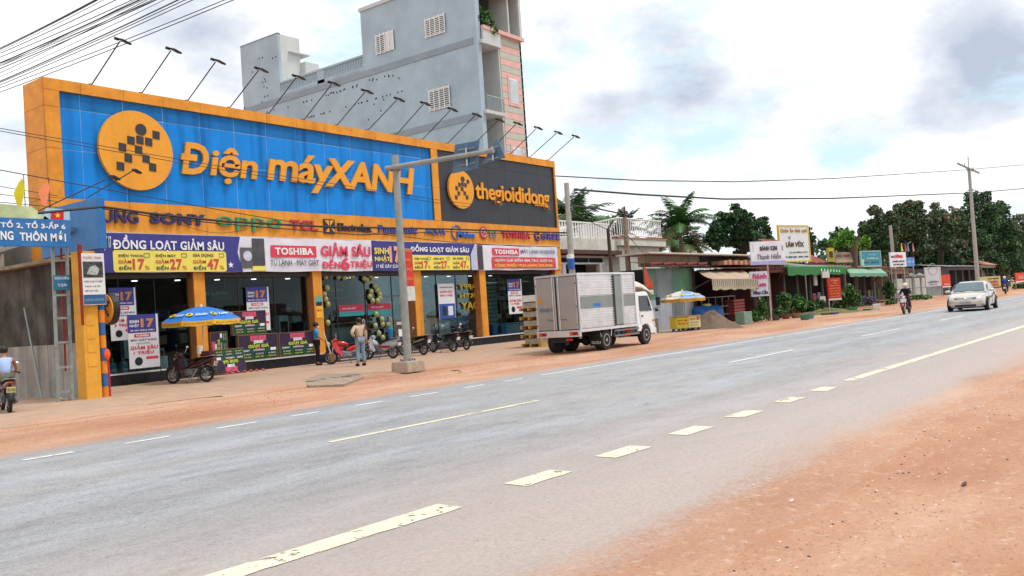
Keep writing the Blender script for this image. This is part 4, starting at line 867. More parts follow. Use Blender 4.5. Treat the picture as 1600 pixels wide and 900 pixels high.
for c_,zs_ in ((729,(233,257)),(770,(231,248))):
    for z_ in zs_:
        a=PX(c_-13 if c_==729 else c_-8,z_+2,PXc);b=PX(c_+13 if c_==729 else c_+9,z_-2.5,PXc); B().cyl((PXc-.0,a.y,a.z),(PXc-.0,b.y,b.z),.02,n=5).o('stiffener',PS,p1 if c_==729 else p2)
    a=PX(c_,zs_[0]-2,PXc);b=PX(c_,zs_[1]+3,PXc); B().box(PXc-.03,PXc+.015,a.y-.03,a.y+.03,b.z,a.z).o('clamp_bar',STEEL,p1 if c_==729 else p2)
rb=thing('hanging_banner','narrow red and white upright banner fixed to the lamp post','banner',(PXc+.3,PYc,2.4)); a=PY(630,468,PYc);b=PY(643,390,PYc)
bx('cloth',M('#c8382c',.6,.15,4),rb,a.x,b.x,PYc-.02,PYc-.0,a.z+.42,b.z); bx('foot_panel',M('#c9cdc8',.6,.2,6),rb,a.x,b.x+.02,PYc-.02,PYc-.0,a.z-.05,a.z+.41)
for i in range(4): text(('MỪNG','ĐẢNG','MỪNG','XUÂN')[i],(a.x+.05,PYc-.022,a.z+1.5-i*.3),X_,Z_,b.x-a.x-.12,.12,M('#e09a58',.6),rb,depth=.003)
bx('bracket',PS,rb,PXc,b.x,PYc+.0,PYc+.04,b.z,b.z+.03)
for px,py,w_,h_,c,l in ((626,520,.14,.22,'#d9dedb','small white flyer pasted on the lamp post'),(624,505,.2,.09,'#a9b6b6','pale torn strip above the white flyer on the lamp post')):
    p=PY(px,py,PYc-.22); B().box(p.x-w_/2,p.x+w_/2,PYc-.213,PYc-.2,p.z-h_/2,p.z+h_/2).o('flyer',M(c,.7,.2,20),label=l,cat='flyer')
# ============================================================ figures
def skin(name,V,E,Rr,mat,parent,lvl=1,sm=True,label=None):
    me=bpy.data.meshes.new(name); me.from_pydata([tuple(v) for v in V],E,[]); me.update()
    t=bpy.data.objects.new('t',me); COL.objects.link(t); md=t.modifiers.new('s','SKIN'); md.use_smooth_shade=sm
    if not me.skin_vertices: me.attributes
    for i,r_ in enumerate(Rr):
        d=me.skin_vertices[0].data[i]; d.radius=(r_,r_) if not hasattr(r_,'__len__') else r_; d.use_root=(i==0)
    if lvl: s=t.modifiers.new('u','SUBSURF'); s.levels=lvl; s.render_levels=lvl
    dg=bpy.context.evaluated_depsgraph_get(); m2=bpy.data.meshes.new_from_object(t.evaluated_get(dg)); bpy.data.objects.remove(t); bpy.data.meshes.remove(me)
    m2.materials.clear(); return link(name,m2,mat,parent,label=label)
SKINM=M('#a9745a',.55,.06,20); HAIR=M((.012,.01,.009),.45)
STAND=dict(pelvis=(0,0,.93),spine=(.01,0,1.10),chest=(0,0,1.28),neck=(0,0,1.43),head=(.02,0,1.54),top=(.01,0,1.61),
  lsh=(0,.17,1.37),lel=(-.02,.23,1.10),lwr=(.05,.25,.86),rsh=(0,-.17,1.37),rel=(-.02,-.23,1.10),rwr=(.05,-.25,.86),
  lhip=(0,.09,.90),lkn=(.03,.10,.50),lan=(-.02,.10,.09),rhip=(0,-.09,.90),rkn=(.03,-.10,.50),ran=(-.02,-.10,.09))
def person(label,loc,rz,J=None,shirt='#888888',pants='#333333',shoe='#222222',sleeve=.6,helmet=None,mask=None,scale=1.,face=0,tank=False,hair=True,skirt=.085,jacket=False):
    P={k:Vector(v) for k,v in STAND.items()}
    if J: P.update({k:Vector(v) for k,v in J.items()})
    t=thing('person',label,'person',loc,rz,local=True); t.scale=(scale,)*3
    V=[];E=[];Rr=[];ix={}
    def v(k,p,r_,par=None):
        ix[k]=len(V); V.append(Vector(p)); Rr.append(r_)
        if par: E.append((ix[par],ix[k]))
    v('pelvis',P['pelvis'],.10); v('spine',P['spine'],.095,'pelvis'); v('chest',P['chest'],.105,'spine'); v('neck',P['neck'],.05,'chest')
    up=(P['top']-P['neck']).normalized(); v('head',P['head'],.085,'neck'); v('top',P['top'],.075,'head')
    fd=Vector((cos(face),sin(face),0)); v('nose',P['head']+fd*.10-up*.01,.018,'head')
    for s in 'lr':
        v(s+'sh',P[s+'sh'],.055,'chest'); v(s+'el',P[s+'el'],.042,s+'sh'); v(s+'wr',P[s+'wr'],.028,s+'el')
        dr=(P[s+'wr']-P[s+'el']).normalized(); sd=dr.cross(Vector((0,0,1))); sd=(sd if sd.length>.1 else Vector((1,0,0))).normalized(); sd2=dr.cross(sd)
        v(s+'palm',P[s+'wr']+dr*.07,.030,s+'wr')
        for i,(o,ln) in enumerate(((-.027,.07),(-.009,.08),(.009,.075),(.027,.06))):
            v(s+'f%d'%i,P[s+'palm' if 0 else s+'wr']+dr*(.07+ln*.6)+sd*o*1.1,.0095,s+'palm'); v(s+'g%d'%i,P[s+'wr']+dr*(.07+ln)+sd*o*1.1+sd2*.02,.008,s+'f%d'%i)
        v(s+'th',P[s+'wr']+dr*.08+sd2*.045,.011,s+'palm')
        v(s+'hip',P[s+'hip'],.085,'pelvis'); v(s+'kn',P[s+'kn'],.058,s+'hip'); v(s+'an',P[s+'an'],.04,s+'kn')
        fo=P.get(s+'toe',P[s+'an']+Vector((.15,.0,-.045))); v(s+'toe',fo,.035,s+'an')
    skin('body',V,E,Rr,SKINM,t,1)
    def chain(name,keys,rr,mat,edges):
        Vv=[P[k] if isinstance(k,str) else Vector(k) for k in keys]; return skin(name,Vv,edges,rr,mat,t,1)
    def lerp(a,b,q): return tuple(P[a].lerp(P[b],q))
    SH=M(shirt,.85,.08,12,bump=.3,bscale=14); PT=M(pants,.85,.15,9,bump=.3,bscale=14)
    K=['pelvis','spine','chest',tuple(P['neck']-up*.05)]; rr=[.135 if jacket else .115,.128,.135,.07]; ed=[(0,1),(1,2),(2,3)]
    K[0]=tuple(P['pelvis']+(P['spine']-P['pelvis'])*(.0 if jacket else .15))
    for s in 'lr':
        n=len(K); K.append(s+'sh'); rr.append(.06 if tank else .078); ed.append((2,n))
        if not tank:
            K.append(lerp(s+'sh',s+'el',min(1,sleeve*1.))); rr.append(.064); ed.append((n,n+1))
            if sleeve>1: K.append(lerp(s+'el',s+'wr',sleeve-1)); rr.append(.05); ed.append((n+1,n+2))
    chain('shirt',K,rr,SH,ed)
    K=['pelvis']; rr=[.125]; ed=[]
    for s in 'lr':
        n=len(K); K+= [s+'hip',s+'kn',lerp(s+'kn',s+'an',.93)]; rr+=[.105,.078,.066]; ed+=[(0,n),(n,n+1),(n+1,n+2)]
    chain('trousers',K,rr,PT,ed)
    for s in 'lr':
        a=P[s+'an']; fo=P.get(s+'toe',a+Vector((.15,0,-.045))); d=(fo-a); b=B(); m=(a+fo)/2
        b.sph((a.x+d.x*.42,a.y+d.y*.42,min(a.z,fo.z)-.0),(.135,.05,.055),10,6,(0,0,math.atan2(d.y,d.x))); b.o('shoe',M(shoe,.7),t,smooth=True)
    if helmet:
        b=B().sph(P['head']+up*.05,(.145,.135,.135),14,8); b.o('helmet',M(helmet,.3,coat=.5),t,smooth=True)
        B().cb(P['head']+up*.05+fd*.13,(.10,.18,.015),(0,.25,face)).o('visor',M(helmet,.3),t)
    elif hair:
        B().sph(P['head']+up*.055-fd*.02,(.115,.108,.105),14,8).o('hair',HAIR,t,smooth=True)
        sd=Vector((-fd.y,fd.x,0))
        for s in (-1,1): B().sph(P['head']+sd*s*.095-up*.01,(.018,.012,.03),6,5).o('ear',SKINM,t,smooth=True)
    sd=Vector((-fd.y,fd.x,0))
    for s in (-1,1): B().sph(P['head']+fd*.082+sd*s*.032+up*.015,(.010,.012,.007),6,4).o('eye',BLACK,t)
    if mask: B().sph(P['head']+fd*.055-up*.04,(.062,.066,.05),10,6,(0,0,face)).o('face_mask',M(mask,.8),t,smooth=True)
    else: B().cb(P['head']+fd*.088-up*.045,(.012,.045,.01),(0,0,face)).o('mouth',M('#7c4038',.6),t)
    return t
# ============================================================ motorbikes
def motorbike(label,loc,rz,body='#b01820',kind='under',seat='#111111',plate='#e8e8e4',scale=1.,group='motorbikes parked along the shopfront',lean=.12,basket=None,stand=True,clean=True,platetxt=None,extra=None):
    t=thing('motorbike',label,'motorbike',loc,rz,group,local=True); t.scale=(scale,)*3; t.rotation_euler=(lean,0,rz)
    BD=M(body,.25,.06,4,coat=.6); ST=M(seat,.7,.1,12)
    for x in (-.62,.64):
        w=B().torus((x,0,.285),.238,.045,'Y',22,7).o('tyre' if False else 'wheel',RUBBER,t,smooth=True)
        B().torus((x,0,.285),.20,.014,'Y',20,5).o('rim',STEEL,w,smooth=True)
        s=B(); 
        for i in range(9): a=2*pi*i/9; s.cyl((x,.02*(-1)**i,.285),(x+.2*cos(a),0,.285+.2*sin(a)),.006 if kind!='scooter' else .018,n=4)
        s.cyl((x,-.06,.285),(x,.06,.285),.05,n=10); s.o('spokes',STEEL,w,kind='stuff')
        B().cyl((x,.045,.285),(x,.055,.285),.11,n=16).o('brake_disc',STEEL,w)
    for s in (-1,1):
        B().cyl((.64,s*.075,.285),(.47,s*.075,.80),.023,n=8).o('fork',CHROME if clean else STEEL,t)
        B().cyl((-.62,s*.10,.30),(-.48,s*.10,.66),.028,n=8).o('shock',DARKMET,t)
    fm=B(); P=[(.64+.31*cos(a),z,.285+.31*sin(a)) for a,z in [(R(q),0) for q in range(20,150,13)]]
    V=[];F=[]
    for x,_,z in P: V+=[(x,-.06,z),(x,.06,z)]
    for i in range(len(P)-1): F.append((2*i,2*i+1,2*i+3,2*i+2))
    fm.add(V,F); fo=fm.o('front_mudguard',BD,t,smooth=True)
    so=fo.modifiers.new('s','SOLIDIFY'); so.thickness=.012
    V=[];F=[]
    P=[(-.62+.33*cos(R(q)),.285+.33*sin(R(q))) for q in range(60,185,13)]
    for x,z in P: V+=[(x,-.07,z),(x,.07,z)]
    for i in range(len(P)-1): F.append((2*i,2*i+1,2*i+3,2*i+2))
    ro=B().add(V,F).o('rear_mudguard',BLACK,t,smooth=True); so=ro.modifiers.new('s','SOLIDIFY'); so.thickness=.012
    B().cb((-.02,0,.36),(.36,.17,.22)).cyl((.08,0,.36),(.22,0,.48),.08,n=10).cb((-.05,.11,.34),(.22,.05,.16)).cb((-.05,-.11,.34),(.22,.05,.16)).o('engine',M((.25,.25,.26),.45,.3,10,metal=.6,dirt='#5a4030'),t,bev=.015)
    B().cyl((.05,-.12,.28),(-.25,-.15,.24),.022,n=8).cyl((-.25,-.15,.25),(-.85,-.16,.36),.045,.055,10).o('exhaust',M((.22,.22,.23),.4,metal=.7) if clean else M((.2,.18,.17),.5,metal=.6),t,smooth=True)
    B().path([(-.62,0,.30),(-.15,0,.33)],.03,6).path([(-.80,0,.70),(-.30,0,.62),(.15,0,.38),(.42,0,.78)],.035,8).o('frame',DARKMET,t)
    # bodywork: side loft of the tail and the leg shield
    def ring(x,z,w,h): return [(x,w*cos(2*pi*i/12),z+h*sin(2*pi*i/12)) for i in range(12)]
    B().loft([ring(-.92,.80,.03,.03),ring(-.75,.74,.09,.09),ring(-.45,.66,.13,.13),ring(-.15,.58,.12,.13),ring(.0,.52,.09,.08)]).o('tail_fairing',BD,t,smooth=True)
    B().loft([[(x,y*w_,z+dz) for y,dz in ((-1,-.02),(-.7,.035),(0,.05),(.7,.035),(1,-.02),(0,-.04))] for x,z,w_ in ((-.86,.86,.07),(-.65,.82,.12),(-.35,.79,.13),(-.12,.75,.12),(.08,.72,.07))]).o('seat',ST,t,smooth=True)
    if kind!='naked':
        for s in (-1,1): B().add([(.50,s*.10,.92),(.56,s*.16,.70),(.44,s*.19,.45),(.25,s*.18,.30),(.18,s*.14,.34),(.30,s*.12,.60),(.40,s*.08,.85)],[(0,1,2,3,4,5,6)]).o('leg_shield',BD,t).modifiers.new('s','SOLIDIFY').thickness=.02
        B().loft([ring(.12,.60,.05,.06),ring(.30,.62,.07,.10),ring(.42,.78,.07,.12)]).o('centre_fairing',BD,t,smooth=True)
    if kind=='scooter': B().cb((.08,0,.30),(.36,.26,.05)).o('foot_board',BLACK,t,bev=.01); B().loft([ring(-.85,.62,.06,.08),ring(-.6,.58,.15,.16),ring(-.2,.50,.15,.2),ring(-.05,.42,.13,.16)]).o('body_cover',BD,t,smooth=True)
    if kind=='sport' or kind=='naked': B().loft([ring(-.1,.72,.08,.06),ring(.1,.80,.13,.10),ring(.32,.82,.12,.10),ring(.42,.80,.05,.05)]).o('fuel_tank',BD,t,smooth=True)
    B().path([(.30,.34,.98),(.36,.22,1.02),(.43,.08,.95),(.43,-.08,.95),(.36,-.22,1.02),(.30,-.34,.98)],.013,6).cyl((.44,0,.80),(.43,0,.96),.035,n=8).o('handlebar',DARKMET,t)
    for s in (-1,1): 
        g=B().cyl((.33,s*.24,1.0),(.28,s*.37,.97),.02,n=8).o('grip',BLACK,t)
        B().cyl((.36,s*.20,1.02),(.34,s*.27,1.20),.007,n=5).sph((.34,s*.29,1.22),(.02,.065,.045),10,6).o('mirror',CHROME if s<0 else BLACK,t,smooth=True)
        B().sph((.52,s*.13,.80),(.04,.03,.025),8,6).o('indicator',M('#e08a20',.3),t,smooth=True)
    B().loft([ring(.36,.94,.10,.08),ring(.46,.94,.13,.09),ring(.55,.90,.09,.07)]).o('headlight_cowl',BD,t,smooth=True)
    B().sph((.545,0,.905),(.03,.075,.055),12,8).o('headlight',M((.8,.82,.85),.1),t,smooth=True)
    B().sph((-.90,0,.76),(.04,.07,.035),10,6).o('tail_light',M('#a01010',.3),t,smooth=True)
    pl=B().cb((-.95,0,.60),(.012,.19,.14),(0,-.25,0)).o('number_plate',M(plate,.5,.04),t)
    if platetxt: text(platetxt,(-.962,.08,.555),(0,-1,0),(-.2,0,1),.16,.085,BLACK,pl,depth=.003)
    B().path([(-.55,.14,.82),(-.85,.12,.86),(-.92,0,.87),(-.85,-.12,.86),(-.55,-.14,.82)],.012,6).o('grab_rail',STEEL,t)
    B().cyl((.0,.14,.30),(.0,.24,.28),.015,n=6).cyl((.0,-.14,.30),(.0,-.24,.28),.015,n=6).o('foot_peg',BLACK,t)
    if stand: B().cyl((-.05,.10,.26),(-.12,.26,-.01),.014,n=6).cyl((-.12,.26,.0),(-.05,.27,.0),.018,n=6).o('stand',DARKMET,t)
    if extra: extra(t)
    return t
def gp(px,py): p=G(px,py); return (p.x,p.y,.055 if p.y>19.8 and p.x<44 and p.x>12.9 else .02)
def rear(px,py,rz):      # place so that the rear wheel touches the given spot
    p=gp(px,py); return (p[0]+.62*cos(rz),p[1]+.62*sin(rz),p[2])
def box_ex(t):
    B().cb((-.62,.0,.93),(.36,.28,.16)).o('tail_box',M('#4c1d1a',.6,.2,8),t,bev=.01); B().lathe([(.085,0),(.10,.26),(.09,.27)],(-.42,.1,.92),12).o('plastic_pail',M('#ddd5c4',.5),t)
    B().cyl((-.1,.22,.02),(-.35,.12,.45),.02,n=6).cyl((-.1,-.22,.02),(-.35,-.12,.45),.02,n=6).o('centre_stand',STEEL,t)
    B().cb((.2,.0,.62),(.28,.34,.3),(0,.4,0)).o('leg_basket',M((.03,.03,.035),.8),t,bev=.02)
motorbike('old dark motorbike with a tail box and pale pail parked under the blue umbrella',rear(323,600,R(112)),R(112),'#3a1416',plate='#d8d4cc',clean=False,extra=box_ex,platetxt='93-B1')
motorbike('glossy red motorbike parked side on before the entrance behind the man in tan',(24.15,26.9,.055),R(146),'#c01420','sport')
motorbike('white and red scooter parked left behind the lamp post',(26.1,27.0,.055),R(100),'#a9acb0','scooter',plate='#e8e8e4',extra=lambda t:B().cb((-.3,0,.5),(.5,.31,.10)).o('red_panel',M('#b01420',.3),t,bev=.02))
motorbike('black scooter with tan side panels parked right of the lamp post',rear(662,557,R(88)),R(88),'#15151a','scooter',extra=lambda t:[B().cb((-.42,s*.135,.62),(.62,.03,.07),(0,.22,0)).o('tan_panel',M('#a08c74',.5),t,bev=.01) for s in (-1,1)])
motorbike('blue black motorbike parked second from the right in the row of four',rear(708,552,R(86)),R(86),'#101828','under')
motorbike('black motorbike parked rightmost in the row by the glass',rear(729,549,R(76)),R(76),'#0c0c10','under',extra=lambda t:B().sph((.05,0,.98),(.15,.14,.13),12,8).o('helmet_on_seat',M((.02,.02,.03),.3,coat=.5),t,smooth=True))
# rider waiting at the left edge
lb=R(74); lr0=rear(15,648,lb); motorbike('dark red motorbike under the rider in a pale vest at the left edge',lr0,lb,'#5c1016','under',plate='#d8d890',group=None,stand=False,lean=.03,platetxt='93-F6')
RID=dict(pelvis=(-.28,0,.90),spine=(-.24,0,1.06),chest=(-.16,0,1.26),neck=(-.10,0,1.41),head=(-.06,0,1.52),top=(-.07,0,1.59),
 lsh=(-.15,.18,1.34),lel=(.02,.27,1.12),lwr=(.24,.30,1.03),rsh=(-.15,-.18,1.34),rel=(.02,-.27,1.12),rwr=(.24,-.30,1.03),
 lhip=(-.25,.10,.88),lkn=(.12,.20,.72),lan=(-.02,.20,.34),rhip=(-.25,-.10,.88),rkn=(.12,-.20,.72),ran=(-.02,-.20,.34),ltoe=(.13,.21,.27),rtoe=(.13,-.21,.27))
person('person in a pale blue sleeveless vest sitting on a motorbike at the left edge',lr0,lb,RID,'#a9c0ee','#6b6a55','#3a3028',tank=True)
# staff member with broom, man with hand on hip
person('person in blue shirt and face mask holding a broom by the entrance',gp(497,573),R(-35),dict(rel=(.06,-.24,1.12),rwr=(.24,-.22,.98),lel=(.0,.23,1.1),lwr=(.10,.24,.88)),'#1f93cf','#15161d','#121212',.75,mask='#c8dce6',scale=1.02)
bp_=gp(497,573); br=thing('broom','pale handled broom held by the person in the blue shirt','broom',(bp_[0]+.3,bp_[1]-.3,bp_[2])); 
a=PY(506,519,27.3);b=PY(517,553,26.9); B().cyl(a,b,.016,n=6).o('handle',M('#cfd0c8',.5),br); B().cb((b.x+.04,b.y,b.z-.12),(.22,.06,.3),(0,-.3,0)).o('bristles',M('#7c5a34',.9,.3,20),br)
person('person in tan jacket and jeans seen from behind, hand on hip',gp(565,574),R(75),dict(lel=(-.10,.36,1.16),lwr=(.02,.18,1.03),rel=(-.0,-.24,1.10),rwr=(.06,-.25,.86),lan=(-.02,.13,.09),ran=(-.0,-.14,.09)),'#c4b096','#7f96ac','#1c1c1c',1.9,face=.2,scale=1.06,jacket=True)
# rider coming up the road, rider far away
rl=(G(1417,491).x,G(1417,491).y,.02)
motorbike('black and red motorbike ridden along the far road edge ahead of the car',rl,R(181),'#8a1418','scooter',scale=1.06,group=None,stand=False,lean=0,clean=True,extra=lambda t:B().cb((.60,0,.74),(.05,.3,.22),(0,-.3,0)).o('front_panel',M('#c9ccd2',.3),t,bev=.02))
person('person in a dark top, face mask and pale helmet riding toward the camera',rl,R(181),RID,'#15181f','#3a2a2c','#222222',1.9,helmet='#e6cdbb',mask='#b8c8cc',scale=1.06)
rf=(104,14.9,.02); motorbike('distant motorbike seen from behind by the yellow sign',rf,R(5),'#3a2a2a','under',scale=1.1,group=None,stand=False,lean=0)
person('person in a blue jacket and white helmet riding away in the far distance',rf,R(5),RID,'#1d3c8c','#222833','#222222',1.9,helmet='#d8dadc',scale=1.1)
# ============================================================ box truck
def truck():
    t=thing('box_truck','white cabbed truck with silver corrugated box body parked on the red verge','truck',(26.95,18.47,0),0,local=True)
    AL=M((.55,.55,.55),.38,.06,3,metal=.55,dirt='#8a8276',dirta=.15); ALM=M((.80,.80,.81),.3,.06,3,metal=.7,dirt='#8a847c',dirta=.15); PAN=M('#9c9690',.5,.08,1.5,dirt='#7d7068',dirta=.3); DKR=M((.03,.03,.032),.6)
    L0,L1,Wd,zb,zt_=0,4.18,.97,.88,2.93
    BXc=B().box(L0+.03,L1-.01,-Wd+.04,Wd-.04,zb,zt_-.03); BXc.o('box_core',PAN,t)
    # edge frames
    for y in (-Wd,Wd-.06):
        for x in (L0,L1-.06): bx('corner_post',ALM,t,x,x+.06,y,y+.06,zb-.1,zt_)
        bx('top_rail',ALM,t,L0+.06,L1-.06,y,y+.06,zt_-.06,zt_+.01); bx('bottom_rail',ALM,t,L0+.06,L1-.06,y,y+.06,zb-.10,zb)
    bx('top_rail',ALM,t,L0,L0+.06,-Wd+.06,Wd-.06,zt_-.07,zt_+.01); bx('top_rail',ALM,t,L1-.06,L1,-Wd+.06,Wd-.06,zt_-.07,zt_)
    bx('roof',AL,t,L0+.06,L1-.06,-Wd+.06,Wd-.06,zt_-.03,zt_-.005)
    # corrugated side skins with a flat centre band
    def corr(x0,x1,z0,z1,y,s,name='corrugated_panel'):
        n=int((z1-z0)/.088); V=[];F=[]; prof=[(0,0),(.2,.0),(.45,.030),(.7,.030),(.92,.0)]
        zz=[]
        for i in range(n):
            for a,d in prof: zz.append((z0+(z1-z0)*(i+a)/n,d))
        zz.append((z1,0))
        for z,d in zz: V+=[(x0,y+s*d,z),(x1,y+s*d,z)]
        for i in range(len(zz)-1): F.append((2*i,2*i+1,2*i+3,2*i+2))
        return B().add(V,F).o(name,ALM,t)
    for s in (-1,1):
        y=s*(Wd-.035)
        spans=((.07,2.44),(3.19,4.11)) if s<0 else ((.07,4.11),)
        for x0,x1 in spans: corr(x0,x1,2.07,2.86,y,s); corr(x0,x1,.90,1.62,y,s); bx('flat_band',M('#8d9290',.4,.08,2,metal=.3),t,x0,x1,min(y,y+s*.012),max(y,y+s*.012),1.63,2.06)
    d=bx('side_door',M('#8f9894',.4,.1,1.5,metal=.3),t,2.56,3.05,-Wd-.012,-Wd+.03,.93,2.80); bx('door_frame',DKR,t,2.44,2.55,-Wd-.0,-Wd+.035,.90,2.86); bx('door_frame',AL,t,3.06,3.18,-Wd-.012,-Wd+.035,.90,2.88)
    bx('door_handle',CHROME,d,2.95,2.99,-Wd-.035,-Wd-.012,1.45,1.6); bx('logo_print',M('#2f6fc8',.4),t,1.0,1.5,-Wd+.018,-Wd+.0225,1.68,1.80)
    # rear doors
    for i,(y0,y1) in enumerate(((.045,Wd-.075),(-Wd+.075,-.045))):
        dd=bx('rear_door',PAN,t,-.03,.028,y0,y1,zb+.02,zt_-.10); 
        for a in (y0,y1-.035): bx('door_edge',ALM,dd,-.036,-.0305,a,a+.035,zb+.02,zt_-.10)
        for a in (y0-.018,): bx('seal',DKR,t,-.012,.0,a,a+.016,zb,zt_-.09)
        yb=y0+.09 if i==0 else y1-.09; B().cyl((-.06,yb,zb+.0),(-.06,yb,zt_-.08),.016,n=6).o('locking_bar',ALM,dd)
        B().cb((-.07,yb+(.16 if i==0 else -.18),1.28),(.02,.26,.03),(.1,0,0)).o('handle',CHROME,dd)
        for z in (1.05,1.7,2.55): bx('hinge',CHROME,dd,-.055,-.03,(y1-.03) if i==0 else y0-.02,(y1+.05) if i==0 else y0+.05,z,z+.05)
        if i==0: text('93H-005.53',(-.038,Wd-.2,1.58),(0,-1,0),Z_,.62,.14,M('#3e5f86',.5),dd,depth=.004); B().prism([(-.09,-.09),(.09,-.09),(.09,.09),(-.09,.09)],(-.035,Wd-.2,2.0),(0,-1,.0),Z_,.003).o('hazard_sticker',M('#c98a20',.5),dd)
    bx('door_gap',DKR,t,-.005,.002,-.04,.04,zb,zt_-.08); bx('sill_seal',DKR,t,-.012,.02,-Wd+.07,Wd-.07,zb-.02,zb+.018); bx('lintel_seal',DKR,t,-.012,.02,-Wd+.06,Wd-.06,zt_-.1,zt_-.072)
    bx('rear_bumper',ALM,t,-.06,.04,-Wd,Wd,.62,.86,bev=.01)
    for y in (-Wd+.1,Wd-.45):
        l=bx('tail_light',M('#a31a1a',.25),t,-.075,-.061,y,y+.34,.68,.80); bx('lens',M('#d85a48',.2),l,-.079,-.0755,y+.22,y+.32,.70,.78)
    # chassis
    for y in (-.38,.30): bx('chassis_rail',DKR,t,.02,5.2,y,y+.08,.60,.78)
    for x in (.3,1.2,2.2,3.3,4.0): bx('cross_member',DKR,t,x,x+.08,-.9,.9,.79,.875)
    bx('rear_plate_bracket',M('#1a1f1c',.6),t,.05,.09,-.3,.45,.42,.60); B().cb((.04,-.42,.52),(.02,.28,.09)).o('reflector',M('#b03020',.4),t)
    for x,y0 in ((1.82,0),(4.92,1)):
        for s in (-1,1):
            wd=.38 if not y0 else .22; y=s*(.93-wd/2)
            wh_=B().lathe([(.20,-wd/2),(.36,-wd/2),(.39,-wd/2+.04),(.39,wd/2-.04),(.36,wd/2),(.20,wd/2)],(x,y,.39),26,'Y').o('wheel',RUBBER,t,smooth=True)
            sgn=-1 if s<0 else 1; yy=y+s*wd/2
            B().lathe([(.23,-.01),(.23,.0),(.20,.0),(.17,-.07),(.07,-.07),(.06,.0),(.0,.0)] if s>0 else [(0,.0),(.06,.0),(.07,.07),(.17,.07),(.20,0),(.23,0),(.23,.01)],(x,yy+s*.002,.39),22,'Y').o('rim',M((.45,.45,.46),.4,metal=.5),wh_,smooth=True)
            for k in range(6): a=k*pi/3; B().cyl((x+.12*cos(a),yy-s*.06,.39+.12*sin(a)),(x+.12*cos(a),yy-s*.03,.39+.12*sin(a)),.016,n=6).o('wheel_nut',STEEL,wh_)
    B().cyl((1.82,-.7,.39),(1.82,.7,.39),.09,n=10).sph((1.82,0,.39),.2).o('axle',DKR,t,smooth=True); B().cyl((4.92,-.8,.39),(4.92,.8,.39),.06,n=8).o('axle',DKR,t)
    for x,s in ((1.34,-1),(1.34,1)): 
        m=bx('mud_flap',M((.02,.025,.022),.8),t,x,x+.015,(-.95 if s<0 else .45),(-.45 if s<0 else .95),.20,.84); text('ISUZU',(x-.004,(-.55 if s<0 else .9),.27),(0,-1,0),Z_,.40,.10,M((.7,.7,.7),.5),m,depth=.003,bold=.03)
    B().lathe([(.39,-.14),(.39,.14)],(.62,.55,.41),22,'Y').o('spare_wheel',RUBBER,t)
    for x in (1.32,2.28): B().cyl((x,-.9,.86),(x+(.12 if x<2 else -.14),-.93,.52),.02,n=6).o('fender_stay',ALM,t)
    for z in (.46,.66): bx('side_guard',M('#7f8894',.4,metal=.5),t,2.45,4.35,-.93,-.90,z,z+.07); bx('side_guard',M('#7f8894',.4,metal=.5),t,2.45,4.35,.90,.93,z,z+.07); bx('guard_reflector',M('#c0563a',.4),t,3.15,3.75,-.936,-.931,z+.005,z+.065)
    for x in (2.65,3.4,4.1): bx('guard_post',DKR,t,x,x+.06,-.90,-.86,.44,.86)
    bx('battery_box',M((.09,.09,.09),.6),t,2.5,3.0,-.85,-.5,.45,.72,bev=.01); B().cyl((3.2,-.65,.56),(3.9,-.65,.56),.18,n=16).o('fuel_tank',M((.12,.12,.12),.5,metal=.5),t)
    # cab
    CW=M('#e9ebee',.22,.03,2,coat=.6); GW=M((.03,.04,.045),.08,.1,2); w=.93
    prof=[(4.28,.62),(4.28,2.02),(4.42,2.14),(5.18,2.16),(5.34,2.08),(5.62,1.42),(5.70,1.25),(5.72,.55),(5.66,.42),(5.32,.42),(5.28,.60),(5.15,.78),(4.92,.83),(4.70,.78),(4.56,.60),(4.54,.55),(4.28,.55)]
    cb=B().prism(prof,(0,-w,0),X_,Z_,2*w*-1 if False else 0.0001) if False else B()
    n=len(prof)
    V=[(x,-w+(.06 if z>2.0 else .03 if z>1.5 else 0),z) for x,z in prof]+[(x,w-(.06 if z>2.0 else .03 if z>1.5 else 0),z) for x,z in prof]
    cb.add(V,[tuple(range(n)),tuple(range(2*n-1,n-1,-1))]+[(i,n+i,n+(i+1)%n,(i+1)%n) for i in range(n)]).o('cab',CW,t,bev=.03)
    for s in (-1,1):
        y=s*(w-.026)
        d=B().add([(4.50,s*(w+.004),.78 if 0 else .86),(5.42,s*(w+.004),.86),(5.56,s*(w+.004),1.30),(4.50,s*(w+.004),1.30)],[(0,1,2,3)]).o('door',CW,t); d.modifiers.new('s','SOLIDIFY').thickness=.012
        B().add([(4.52,s*(w-.012),1.36),(5.50,s*(w-.012),1.36),(5.26,s*(w-.035),1.98),(4.55,s*(w-.035),1.98)],[(0,1,2,3)]).o('side_window',GW,t).modifiers.new('s','SOLIDIFY').thickness=.015
        bx('door_handle',BLACK,d,4.58,4.72,min(s*(w+.004),s*(w+.03)),max(s*(w+.004),s*(w+.03)),1.14,1.19); bx('step',BLACK,t,4.6,4.64,min(s*.8,s*.93),max(s*.8,s*.93),.5,.8)
        B().path([(5.55,s*w,1.95),(5.72,s*(w+.16),1.98),(5.76,s*(w+.17),1.5),(5.62,s*w,1.40)],.012,6).cb((5.76,s*(w+.18),1.72),(.07,.17,.34)).cb((5.70,s*(w+.12),1.36),(.06,.14,.12)).o('mirror',BLACK,t,bev=.01)
        bx('headlight',M((.7,.72,.76),.15),t,5.69,5.735,min(s*.5,s*.88),max(s*.5,s*.88),.84,1.02); bx('indicator',M('#d08a3a',.3),t,5.5,5.68,min(s*(w-.01),s*(w+.006)),max(s*(w-.01),s*(w+.006)),.90,.99); bx('corner_lamp',M('#c9ccd4',.3),t,5.60,5.70,min(s*(w-.01),s*(w+.008)),max(s*(w-.01),s*(w+.008)),.66,.84)
